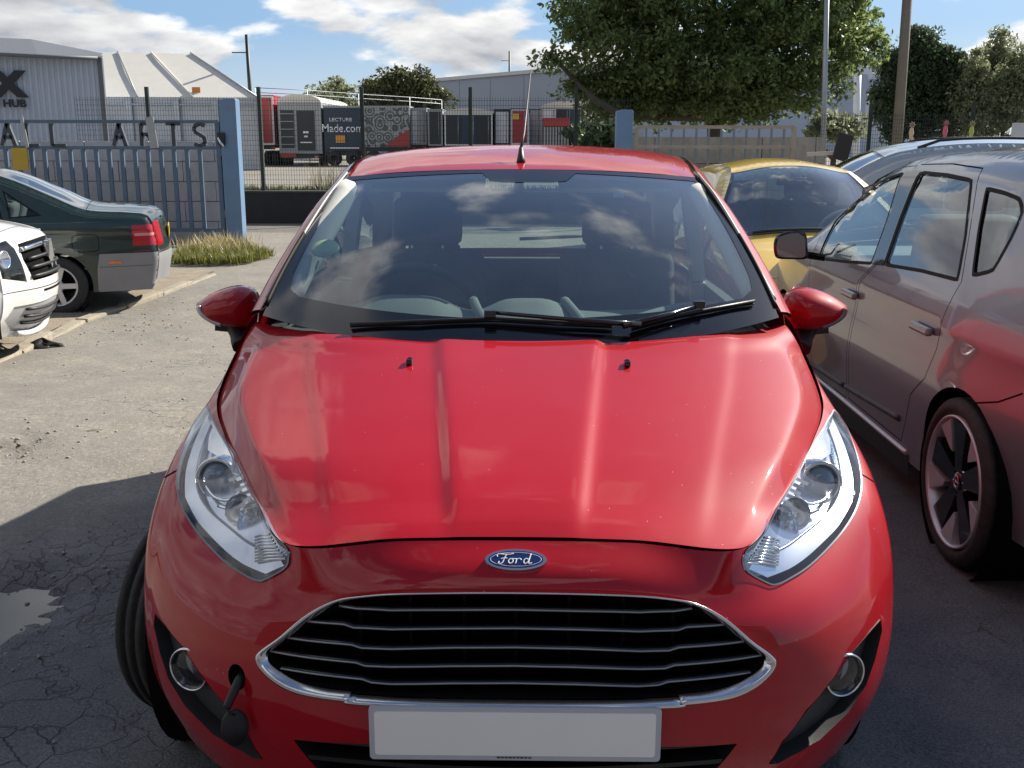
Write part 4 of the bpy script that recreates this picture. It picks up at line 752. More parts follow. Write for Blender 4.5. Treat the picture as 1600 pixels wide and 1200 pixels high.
# long guard rail above the trailers
b = MB(); rl = thing('guard_rail', 'thin two-bar rail running above the trailers', 'rail', (PY(500, 140, 74)[0], 74, -.22)); rp = [PY(p_, q_, 74 + (p_ - 400) * .05) for p_, q_ in ((398, 137), (480, 141), (560, 147), (640, 152), (690, 156))]; ro = np.array(rl.location)
for dz in (0, .32): b = MB(); b.tube([p_ - ro - np.array([0, 0, dz]) for p_ in rp], .025, 5); b.build('rail_bar', M_STEEL, rl)
for p_ in rp: b = MB(); b.tube([p_ - ro, np.array([p_[0] - ro[0], p_[1] - ro[1], 0])], .03, 5); b.build('rail_post', M_STEEL, rl)
# ------------------------------------------------------------------ warehouses at the back
M_WARE = mat('grey_blue_cladding', (.30, .34, .42), .55, .1, 0, .05, .4); M_WTRIM = mat('pale_trim', (.55, .56, .56), .6)
def shed_wall(name, label, p0, p1, y0, y1, m, band=None):
    a, e = PY(*p0, y0), PY(*p1, y1); zt_ = (a[2] + e[2]) / 2; t = thing(name, label, 'building', (a[0], a[1], -.22)); d = (e - a)[:2]; n_ = np.array([-d[1], d[0]]) / np.linalg.norm(d) * 30; H_ = zt_ + .22; q = [np.array([0, 0]), d, d + n_, n_]; b = MB()
    for i in range(4): u, v = q[i], q[(i + 1) % 4]; b.add([(u[0], u[1], 0), (v[0], v[1], 0), (v[0], v[1], H_), (u[0], u[1], H_)], [(0, 1, 2, 3)])
    b.build('wall', m, t); b = MB(); b.add([(p_[0], p_[1], H_) for p_ in q] + [((q[0] + q[3])[0] / 2, (q[0] + q[3])[1] / 2, H_ + 1.2), ((q[1] + q[2])[0] / 2, (q[1] + q[2])[1] / 2, H_ + 1.2)], [(0, 1, 5, 4), (2, 3, 4, 5), (1, 2, 5), (3, 0, 4)]); b.build('roof', M_WTRIM, t)
    b = MB(); b.bar((0, -.15, H_), (d[0], d[1] - .15, H_), .3, .35); b.build('eave_trim', M_WTRIM, t); L_ = np.linalg.norm(d); k_ = int(L_ / 6.0); c = MB()
    for i in range(k_): u = d * (i / k_); c.bar((u[0], u[1] - .03, .1), (u[0], u[1] - .03, H_ - .3), .05, .05)
    o = c.build('cladding_seam', m, t); o['kind'] = 'stuff'; return t, d, H_
shed_wall('warehouse', 'long grey warehouse behind the trailers', (560, 139), (1010, 91), 136, 92, M_WARE)
t, d, H_ = shed_wall('warehouse', 'pale white warehouse with dark lettering behind the white post on the right', (1130, 100), (1460, 96), 118, 118, mat('white_cladding', (.55, .58, .62), .55, 0, 0, .05, .5)); o = text_obj('NEX', 1.15, mat('slate_lettering', (.10, .13, .22), .5), t, 'lettering', .03, tuple(PY(1359, 147, 117.7) - np.array(t.location)), (math.pi / 2, 0, 0), 0, .02, 1.0)
b = MB(); b.box(tuple(PY(1361, 131, 117.7) - np.array(t.location)), (2.4, .1, .9)); b.build('sign_band', M_WARE, t)

# ------------------------------------------------------------------ unseen building added behind the camera to darken what the red bumper reflects
M_UNSEEN = mat('unseen_building_dark', (.07, .06, .06), .9, 0, 0, .25, 3, dirt=.3, dirtcol=(.1, .08, .07, 1)); wk = thing('unseen_dark_building', 'unseen dark building added behind the camera to darken the bumper reflections', 'building', (0, -9, -.02))
b = MB(); b.box((0, -4, 3.2), (34, 8, 6.4)); b.build('wall', M_UNSEEN, wk); b = MB(); b.box((0, -4, 6.55), (34.6, 8.6, .3)); b.build('roof', M_ROOFD, wk)
for x in (-10, -3, 5, 12): b = MB(); b.box((x, .03, 2.1), (4.2, .1, 4.2)); b.build('unseen_door', M_LAMPD, wk)
# ================================================================== RED HATCHBACK
ford = thing('hatchback_car', 'red hatchback parked nose to the camera with its towing eye hole open', 'car')
def z_(l): return [np.array(p, float) for p in l]
# control rows from the lower lip to the bonnet edge / beltline; columns from the centre of the nose round the corner to the centre of the tail
ROWS = [
 [(0, .060, .205), (.22, .068, .205), (.42, .105, .205), (.57, .175, .205), (.69, .285, .205), (.775, .40, .21), (.825, .50, .215), (.845, .80, .22), (.82, 1.12, .22), (.81, 1.45, .22), (.81, 2.2, .22), (.81, 3.0, .22), (.80, 3.5, .24), (.73, 3.80, .26), (.5, 3.90, .28), (0, 3.92, .28)],
 [(0, .000, .345), (.22, .008, .343), (.42, .050, .335), (.58, .125, .325), (.71, .240, .32), (.797, .365, .32), (.848, .49, .33), (.866, .80, .39), (.845, 1.12, .38), (.84, 1.45, .38), (.84, 2.2, .38), (.845, 3.0, .39), (.855, 3.4, .42), (.80, 3.78, .42), (.55, 3.93, .42), (0, 3.97, .42)],
 [(0, -.008, .475), (.22, .000, .473), (.42, .040, .465), (.58, .112, .455), (.713, .228, .45), (.803, .352, .455), (.853, .48, .47), (.874, .80, .55), (.855, 1.12, .52), (.85, 1.45, .50), (.85, 2.2, .50), (.855, 3.0, .53), (.870, 3.35, .58), (.81, 3.76, .56), (.57, 3.93, .56), (0, 3.97, .56)],
 [(0, .016, .605), (.22, .025, .602), (.42, .064, .585), (.575, .137, .575), (.70, .252, .58), (.79, .378, .60), (.842, .50, .635), (.868, .80, .68), (.855, 1.12, .66), (.85, 1.45, .64), (.85, 2.2, .65), (.855, 3.0, .68), (.866, 3.35, .71), (.80, 3.74, .70), (.56, 3.90, .70), (0, 3.94, .70)],
 [(0, .050, .702), (.22, .058, .694), (.42, .105, .656), (.555, .195, .655), (.672, .335, .677), (.765, .478, .715), (.822, .620, .742), (.848, .82, .765), (.845, 1.12, .79), (.84, 1.45, .80), (.838, 2.2, .82), (.84, 3.0, .85), (.83, 3.4, .85), (.76, 3.72, .81), (.53, 3.88, .80), (0, 3.92, .80)],
 [(0, .120, .757), (.22, .123, .753), (.435, .150, .731), (.552, .345, .757), (.640, .520, .783), (.718, .700, .800), (.780, .860, .817), (.812, 1.00, .838), (.818, 1.19, .900), (.790, 1.365, .990), (.80, 2.2, .985), (.79, 3.0, .985), (.76, 3.4, .95), (.68, 3.70, .91), (.48, 3.84, .90), (0, 3.88, .90)]]
SU, SV = 0.16, 0.13
PA = Patch(ROWS, SU, SV, True, True)
VT = PA.nv * SV
def uv(u, v): return np.array([u * SU, v * SV])
HL = [(1301, 641), (1316, 658), (1331, 690), (1343, 730), (1346, 762), (1338, 796), (1318, 830), (1282, 870), (1240, 902), (1212, 915), (1196, 912), (1168, 896), (1160, 880), (1166, 858), (1190, 822), (1218, 780), (1243, 738), (1262, 704), (1284, 672), (1293, 655)]
hl_uv = catmull(PA.trace(HL), 4, True)
G_OUT = [(806, 925), (950, 928), (1040, 934), (1085, 942), (1125, 962), (1170, 998), (1203, 1022), (1211, 1034), (1205, 1050), (1182, 1072), (1150, 1088), (1110, 1096), (1064, 1101), (1052, 1105), (806, 1107)]
G_IN = [(806, 930), (950, 933), (1040, 939), (1082, 947), (1120, 967), (1163, 1002), (1192, 1025), (1198, 1034), (1193, 1045), (1172, 1061), (1145, 1074), (1108, 1083), (1062, 1088), (1050, 1093), (806, 1096)]
def smooth_half(pts, keep0=True):
    q = PA.trace(pts); c = catmull(q, 4); c[0, 0] = 0; c[-1, 0] = 0; return c
g_out = smooth_half(G_OUT); g_in = smooth_half(G_IN)
g_cut = np.concatenate([[[-0.05, g_out[0, 1]]], g_out, [[-0.05, g_out[-1, 1]]]])
FOG = [(1375, 968), (1377, 985), (1366, 1030), (1352, 1070), (1325, 1112), (1280, 1155), (1215, 1192), (1202, 1193), (1222, 1160), (1260, 1110), (1296, 1068), (1330, 1020), (1360, 985)]
fog_uv = PA.trace(FOG)
INT_ = [(806, 1160), (1152, 1162), (1140, 1178), (1106, 1215), (1092, 1232), (806, 1236)]
it = PA.trace(INT_); it[0, 0] = 0; it[-1, 0] = 0; it_cut = np.concatenate([[[-0.05, it[0, 1]]], it, [[-0.05, it[-1, 1]]]])
TOWC = PA.find(1243, 1066)      # mirrored position; only the near-side half (picture left) has the hole
def arch(yc, zc, r, u0, u1):
    """Wheel opening as a polygon in patch coordinates (solved on the side of the body)."""
    Q = np.stack(np.meshgrid(np.linspace(u0 * SU, u1 * SU, 400), np.linspace(-0.02, VT, 300)), -1).reshape(-1, 2); P = PA(Q); out = []
    for a in np.linspace(math.pi + 0.35, -0.35, 30):
        t = np.array([yc + r * math.cos(a), zc + r * math.sin(a)]); k = np.argmin((P[:, 1] - t[0]) ** 2 + (P[:, 2] - t[1]) ** 2); out.append(Q[k])
    out = np.array(out); return np.concatenate([[[out[0, 0], -0.1]], out, [[out[-1, 0], -0.1]]])
af = arch(.82, .29, .345, 6, 8.4); ar = arch(3.31, .29, .345, 10.5, 13)
hlc = hl_uv.mean(0); seam = [PA.find(1376, 757), PA.find(1345, 741)]
bump_poly = [uv(0, 0), uv(6.55, 0), uv(6.9, 3.0), seam[0], seam[1], hlc, uv(2.06, 5), uv(0, 5)]
wing_poly = [uv(6.55, 0), uv(9, 0), uv(9, 5), uv(2.06, 5), hlc, seam[1], seam[0], uv(6.9, 3.0)]
tow_hole = np.array([TOWC + np.array([0.021 * math.cos(a), 0.027 * math.sin(a)]) for a in np.linspace(0, 2 * math.pi, 20, endpoint=False)])
Vb, Fb = tri2d(bump_poly, [hl_uv, g_cut, fog_uv, it_cut, af], 0.013)
Vb2, Fb2 = tri2d(bump_poly, [hl_uv, g_cut, fog_uv, it_cut, af, tow_hole], 0.013)
bumper = surf_multi('front_bumper', [(Vb, Fb, PA, False), (Vb2, Fb2, mirrored(PA), True)], M_RED, ford)
Vw, Fw = tri2d(wing_poly, [hl_uv, af], 0.013)
for fn, fl in ((PA, False), (mirrored(PA), True)): surf_multi('front_wing', [(Vw, Fw, fn, fl)], M_RED, ford)
# doors and tail
Vd, Fd = tri2d([uv(9.02, 0.35), uv(11.1, 0.35), uv(11.1, 5), uv(9.02, 5)], [], 0.03)
for fn, fl in ((PA, False), (mirrored(PA), True)):
    d = surf_multi('door', [(Vd, Fd, fn, fl)], M_RED, ford)
    h = MB(); sx = -1 if fl else 1; h.box((sx * .862, 2.35, .80), (.03, .2, .028)); h.build('door_handle', M_RED, d, bevel=.01)
    s = surf_multi('side_sill', [tri2d([uv(9.02, 0), uv(11.1, 0), uv(11.1, 0.33), uv(9.02, 0.33)], [], 0.05) + (fn, fl)], M_BLACKP, ford)
Vq, Fq = tri2d([uv(11.13, 0), uv(15, 0), uv(15, 5), uv(11.13, 5)], [ar], 0.03)
surf_multi('rear_quarter', both(PA, Vq, Fq), M_RED, ford)
# shut lines of the bumper / wing joint
for sx in (1, -1):
    q = np.array([seam[1] * (1 - t) + seam[0] * t for t in np.linspace(0, 1, 8)]); P = PA(q) * np.array([sx, 1, 1]); b = MB(); b.tube(P, .0022, 5); b.build('shut_line', M_DARK, bumper)
# dark inner skin: arch liners and the structure seen through the gaps
Vs, Fs = tri2d([uv(0, 0.1), uv(6.3, 0.1), uv(6.3, 2.6), uv(5.4, 3.0), uv(2.5, 3.4), uv(1.8, 4.95), uv(0, 4.95)], [g_cut, it_cut, fog_uv], 0.05)
surf_multi('inner_structure', both(PA, Vs, Fs), M_DARK, ford, off=-0.03)

# ------------------------------------------------------------------ bonnet
def bonnet_fn(Q):
    t = np.clip(Q[:, 0] / 0.75, -1.2, 1.2); w = Q[:, 1] / 1.15; a = np.abs(t); wc = np.clip(w, -.05, 1.05)
    E = PA(np.stack([(2 + 7 * wc) * SU, np.full(len(w), VT)], 1))
    yc = .12 + .88 * wc; zc = np.interp(yc, *zip(*[(.0, .72), (.10, .747), (.12, .757), (.16, .777), (.22, .797), (.30, .820), (.40, .846), (.6, .893), (.8, .936), (1.0, .976), (1.1, .995)]))
    s = np.clip(wc / .3, 0, 1); s = s * s * (3 - 2 * s); k = .90
    g0 = a ** 2.5; rp = lambda q: .5 * ((q - k) + np.sqrt((q - k) ** 2 + .016 ** 2)); ga = .40 * a ** 2.4 + .60 * (rp(a) - rp(a * 0)) / (rp(np.ones(1)) - rp(np.zeros(1))); g = g0 * (1 - s) + ga * s
    h = a ** 3; x = t * E[:, 0]; y = yc + (E[:, 1] - yc) * h; dz = E[:, 2] - zc; rear = np.clip((wc - .55) / .45, 0, 1)
    z = zc + dz * g + .030 * rear * (a ** 2) * (1 - a) * 3.0
    ax = np.abs(x); f = np.clip(wc / .12, 0, 1)
    xb = .125 + .095 * wc; xc = .36 + .235 * wc
    z = z + f * (.012 / (1 + np.exp(-np.clip((xb - ax) / .0075, -40, 40)))) + f * (.0045 / (1 + np.exp(-np.clip((xc - ax) / .0085, -40, 40)))) - f * .012
    z = z - .012 * np.exp(-np.clip(wc, 0, 1) / .012) * 0
    fx = np.clip(ax, 0, .435); TRx, TRy, TRz = TOPROW; yf = np.interp(fx, TRx, TRy); zf = np.interp(fx, TRx, TRz); t0 = np.clip(a, 0, 1); E0 = ROW0
    y0 = .12 + (E0[1] - .12) * t0 ** 3; z0 = .757 + (E0[2] - .757) * t0 ** 2.5; fade = np.clip(1 - wc / .22, 0, 1) ** 2; y = y + (np.interp(t0 * E0[0], TRx, TRy) - y0) * fade; z = z + (np.interp(t0 * E0[0], TRx, TRz) - z0 + .001) * fade
    return np.stack([x, y, z], 1)
TR_ = PA(np.stack([np.linspace(0, 2 * SU, 60), np.full(60, VT)], 1)); TOPROW = TR_[:, 0], TR_[:, 1], TR_[:, 2]; ROW0 = TR_[-1]
# smooth the piecewise-linear bonnet profile by sampling a small neighbourhood along it
def bonnet(Q): return sum(bonnet_fn(Q + np.array([0, d])) * wt for d, wt in ((-.03, .1), (-.015, .2), (0, .4), (.015, .2), (.03, .1)))
ts = np.linspace(-1, 1, 60)
def tw(t, w): return np.array([t * .75, w * 1.15])
bo = [tw(t, .008) for t in np.linspace(-.99, .99, 50)] + [tw(.992, w) for w in np.linspace(.01, .985, 60)] + [tw(t, .985) for t in np.linspace(.985, -.985, 50)] + [tw(-.992, w) for w in np.linspace(.985, .01, 60)]
Vh, Fh = tri2d(bo, [], 0.012)
bon = surf_multi('bonnet', [(Vh, Fh, bonnet, False)], M_RED, ford)
Vh2, Fh2 = tri2d([tw(-1.0, .0), tw(1.0, .0), tw(1.0, 1.0), tw(-1.0, 1.0)], [], 0.05)
surf_multi('bonnet_frame', [(Vh2, Fh2, bonnet, False)], M_DARK, ford, off=-.022)
for px, py in ((640, 567), (980, 570)):
    d = ray(px, py); best = None
    for s_ in np.linspace(1.5, 4, 600):
        p = CAM + d * s_; 
        q = np.array([[p[0] / .78 * .75, (p[1] - .12) / .88 * 1.15]]); hz = bonnet(q)[0, 2]
        if p[2] < hz: best = p; break
    b = MB(); b.box((best[0], best[1], best[2] + .004), (.016, .026, .014)); b.box((best[0], best[1] + .006, best[2] + .009), (.011, .014, .008)); b.build('washer_nozzle', M_GLOSSB, bon, bevel=.003)

# ------------------------------------------------------------------ grille
bgr = MB(); gnr = len(g_out)
for sx in (1, -1):
    rows_ = []
    for f_, o_ in ((0, .000), (.12, .008), (.38, .010), (.72, .003), (1, -.008)):
        c_ = g_out * (1 - f_) + g_in * f_; rows_.append((PA(c_) + PA.nrm(c_ + np.array([1e-4, 0])) * o_) * np.array([sx, 1, 1]))
    bgr.add(np.concatenate(rows_), [(r_ * gnr + i_, r_ * gnr + i_ + 1, (r_ + 1) * gnr + i_ + 1, (r_ + 1) * gnr + i_)[::sx] for r_ in range(4) for i_ in range(gnr - 1)], True)
gr = bgr.build('grille_surround', M_CHROME, ford)
# returned edges of the surround and the dark tunnel behind it
def wall_of(name, curve, d0, d1, m, parent, sides=(1, -1)):
    P = PA(curve); n = PA.nrm(curve); b = MB()
    for sx in sides:
        k = np.array([sx, 1, 1]); a0 = (P + n * d0) * k; a1 = (P + n * d1) * k + np.array([0, 0, 0]); nn = len(P)
        b.add(np.concatenate([a0, a1]), [(i, i + 1, nn + i + 1, nn + i) for i in range(nn - 1)], True)
    return b.build(name, m, parent)
wall_of('surround_lip', g_in, -.008, -.015, M_GLOSSB, gr); wall_of('grille_tunnel', g_in, -.015, -.09, M_BLACKP, ford)
Vg, Fg = tri2d(g_in, [], 0.03)
def back(fn, dy): return lambda Q: fn(Q) + np.array([0, dy, 0])
grille = surf_multi('grille_back', both(back(PA, .085), Vg, Fg), M_DARK, ford)
SL = [[(806, 957), (900, 959), (1000, 961), (1055, 959), (1082, 955)], [(806, 986), (900, 988), (1000, 991), (1060, 989), (1074, 984), (1134, 980)],
      [(806, 1016), (900, 1018), (1000, 1022), (1046, 1021), (1062, 1016), (1166, 1006)], [(806, 1045), (900, 1047), (1000, 1050), (1040, 1049), (1055, 1044), (1192, 1028)],
      [(806, 1072), (900, 1074), (1000, 1077), (1030, 1075), (1044, 1070), (1174, 1055)]]
for k, l in enumerate(SL):
    q = PA.trace(l); q[0, 0] = 0; q = densify(q, .02, False); P = PA(q); P = np.concatenate([(P * np.array([-1, 1, 1]))[::-1], P[1:]]); P[:, 1] += .010
    b = MB(); n = len(P); V = []
    for dy, dz in ((0, .003), (0, -.003), (.05, -.014), (.05, -.005)): V += [p + np.array([0, dy, dz]) for p in P]
    b.add(V, [(a * n + i, a * n + i + 1, ((a + 1) % 4) * n + i + 1, ((a + 1) % 4) * n + i) for a in range(4) for i in range(n - 1)], True)
    s = b.build('grille_slat', M_GLOSSB, ford); c = MB(); c.tube([p + np.array([0, -.001, .001]) for p in P], .0019, 6); c.build('slat_trim', M_SLAT, s)
for px in (806, 640, 725, 890, 975, 560, 1055):
    a = PY(px, 940, .085)[0]; b = MB(); b.box((a, .10 + .2 * a * a, .585), (.006, .03, .20)); b.build('grille_rib', M_BLACKP, ford)
# badge
bc = PA(np.array([PA.find(806, 877)]))[0]; bn = PA.nrm(np.array([[0.001, PA.find(806, 877)[1]]]))[0]
bx = Vector((1, 0, 0)); bz = Vector(bn); by = bz.cross(bx).normalized(); BM_ = Matrix(((bx.x, by.x, bz.x, bc[0]), (bx.y, by.y, bz.y, bc[1]), (bx.z, by.z, bz.z, bc[2]), (0, 0, 0, 1)))
badge = bpy.data.objects.new('badge', None); COL.objects.link(badge)
def ell(a, b, n=40): return [(a * math.cos(t), b * math.sin(t)) for t in np.linspace(0, 2 * math.pi, n, endpoint=False)]
def plate_of(name, poly, z0, z1, m, parent, inset=0.0):
    b = MB(); p2 = [(x * (1 - inset), y * (1 - inset)) for x, y in poly]; n = len(poly)
    b.add([BM_ @ Vector((x, y, z0)) for x, y in poly] + [BM_ @ Vector((x, y, z1)) for x, y in p2], [(i, (i + 1) % n, n + (i + 1) % n, n + i) for i in range(n)] + [tuple(n + i for i in range(n))], False); return b.build(name, m, parent)
bpy.data.objects.remove(badge)
badge = plate_of('badge', ell(.0590, .0240), -.002, .006, M_CHROME, ford, .03)
plate_of('badge_field', ell(.0525, .0190), .0055, .0068, M_BLUE, badge, .02)
b = MB(); b.tube([BM_ @ Vector((x, y, .0068)) for x, y in ell(.0475, .0152, 48)], .0005, 4, closed=True)
STRK = [  # handwriting of the word on the oval: capital F with its swash, o, r, d
 [(-.0295, -.0045), (-.031, -.0075), (-.028, -.0092), (-.0245, -.0078), (-.022, -.003), (-.0195, .004), (-.017, .0085)],
 [(-.0325, .0045), (-.0335, .0085), (-.029, .0105), (-.020, .0095), (-.011, .0095), (-.004, .0115)],
 [(-.0265, .0005), (-.0215, .0018), (-.0155, .0018)],
 [(-.0085, .0010), (-.0120, -.0010), (-.0130, -.0055), (-.0100, -.0085), (-.0062, -.0065), (-.0050, -.0020), (-.0075, .0010), (-.0045, .0005), (-.0005, .0008)],
 [(.0005, .0012), (.0012, -.0020), (-.0008, -.0085), (.0012, -.0020), (.0045, .0012), (.0085, .0008), (.0092, -.0015)],
 [(.0225, -.0005), (.0190, .0012), (.0150, -.0012), (.0142, -.0062), (.0172, -.0086), (.0212, -.0055), (.0235, .0005), (.0270, .0105), (.0228, -.0045), (.0240, -.0086), (.0285, -.0070)]]
for st in STRK:
    c = catmull(st, 6); b.tube([BM_ @ Vector((x * 1.05, y * 1.1, .0070)) for x, y in c], .00115, 6)
b.build('badge_lettering', M_WHITE, badge)

# number plate: a blank white plate, nothing legible on it
b = MB(); pl = [PY(577, 1103, -.03), PY(1033, 1113, -.03), PY(1031, 1195, -.03), PY(577, 1188, -.03)]; c = sum(pl) / 4; W, H = .268, .054
def rrect(w, h, r, n=5):
    out = []
    for cx, cy, a0 in ((w - r, h - r, 0), (-w + r, h - r, 90), (-w + r, -h + r, 180), (w - r, -h + r, 270)): out += [(cx + r * math.cos(R(a0 + 90 * i / n)), cy + r * math.sin(R(a0 + 90 * i / n))) for i in range(n + 1)]
    return out
pc = np.array([.001, -.022, c[2]])
b.prism(rrect(W, H, .008), lambda p: (pc[0] + p[0], pc[1] - .002, pc[2] + p[1]), lambda p: (pc[0] + p[0], pc[1] + .004, pc[2] + p[1])); plate = b.build('number_plate', mat('plate_edge', (.50, .53, .60), .35, 0, .3, .03, 8), ford)
b = MB(); rr = rrect(W - .010, H - .010, .006)
b.prism(rr, lambda p: (pc[0] + p[0], pc[1] - .0034, pc[2] + p[1]), lambda p: (pc[0] + p[0], pc[1] - .0015, pc[2] + p[1])); b.build('plate_face', M_PLATE, plate)
b = MB()
for i_ in range(9): b.box((pc[0] - .030 + i_ * .0072, pc[1] - .0036, pc[2] - H + .0065), (.0046 if i_ % 3 else .006, .0006, .0024))
b.build('maker_strip', M_BLACKP, plate)
b = MB(); b.box((0, .0, c[2]), (.46, .035, .060)); b.build('plate_backing', M_BLACKP, ford)

# lower intake
wall_of('intake_tunnel', it, 0, -.09, M_BLACKP, ford); Vi, Fi = tri2d(it, [], .03)
surf_multi('intake_back', both(back(PA, .08), Vi, Fi), M_DARK, ford)
zi = PA(it)[:, 2]
for f_ in (.78, .5, .22):
    z = zi.min() + (zi.max() - zi.min()) * f_; xw = np.interp(f_, [0, 1], [.36, .43]); pts = [(x, .035 + .22 * x * x, z) for x in np.linspace(-xw, xw, 15)]; b = MB()
    for i in range(14): b.bar(pts[i], pts[i + 1], .05, .009)
    b.build('intake_slat', M_BLACKP, ford)

# fog lamp recesses, fog lamps
for sx in (1, -1):
    k = np.array([sx, 1, 1]); fn = PA if sx > 0 else mirrored(PA)
    Vf, Ff = tri2d(fog_uv, [], .012); dirv = np.array([-.2 * 1, .045, .0]) 
    rec = surf_multi('fog_bezel', [(Vf, Ff, (lambda Q: (PA(Q) + np.array([-.012, .030, 0])) * k), sx < 0)], M_GREYP, ford)
    wall_of('bezel_wall', np.concatenate([fog_uv, fog_uv[:1]]), .002, -.045, M_BLACKP, rec, (sx,))
    fc = PA(np.array([PA.find(1322, 1056)]))[0] * k; nrm = Vector((sx * .35, -.93, .02)).normalized(); X = nrm; Y = Vector((0, 0, 1)).cross(X).normalized(); Z = X.cross(Y)
    T = Matrix(((X.x, Y.x, Z.x, fc[0]), (X.y, Y.y, Z.y, fc[1]), (X.z, Y.z, Z.z, fc[2]), (0, 0, 0, 1))) @ Matrix.Translation((-.012, 0, 0))
    b = MB(); b.lathe([(-.04, .046), (.006, .046), (.010, .0445), (.010, .041), (-.03, .036)], T, 32); fl_ = b.build('fog_lamp', M_GLOSSB, ford)
    b = MB(); b.lathe([(.008, .0466), (.012, .0455), (.0125, .0435), (.009, .0425)], T, 32); b.build('fog_ring', M_CHROME, fl_)
    b = MB(); b.lathe([(-.028, .036), (-.034, .02), (-.036, .002)], T, 24); b.lathe([(-.034, .012), (-.012, .010), (-.010, .001)], T, 16); b.build('fog_reflector', M_SLAT, fl_)
    b = MB(); b.lathe([(.003, .041), (.008, .025), (.010, .001)], T, 32); b.build('fog_glass', M_LENS, fl_)
# folds inside the bezel nearer the plate
# towing eye hole with its cover hanging out
k = np.array([-1, 1, 1]); tc_ = PA(np.array([TOWC]))[0] * k; tn = PA.nrm(np.array([TOWC]))[0] * k
hp = PA(tow_hole) * k; b = MB(); n = len(hp); b.add(np.concatenate([hp, hp - tn * .05]), [(i, (i + 1) % n, n + (i + 1) % n, n + i) for i in range(n)] + [tuple(n + i for i in range(n))], True); b.build('towing_socket', M_DARK, bumper)
b = MB(); a = PY(374, 1062, tc_[1] - .006); e = PY(354, 1106, tc_[1] - .035); b.tube(catmull([a + np.array([0, .02, 0]), a, (a + e) / 2 + np.array([0, -.006, 0]), e], 4), [.008] * 4 + [.0092] * 5 + [.0085] * 4, 10); b.build('cover_strap', M_BLACKP, ford)
c = PY(367, 1137, tc_[1] - .03); b = MB(); X = Vector((.25, -.95, .1)).normalized(); Y = Vector((0, 0, 1)).cross(X).normalized(); Z = X.cross(Y); T = Matrix(((X.x, Y.x, Z.x, c[0]), (X.y, Y.y, Z.y, c[1]), (X.z, Y.z, Z.z, c[2]), (0, 0, 0, 1))) @ Matrix.Diagonal((1, 1, 1.45, 1))
b.lathe([(-.006, .001), (-.006, .024), (0, .0262), (.004, .025), (.005, .001)], T, 28); b.tube([e, e + np.array([.006, -.002, -.012]), c + np.array([.002, 0, .028])], .0022, 6); b.build('towing_cover', M_BLACKP, ford)
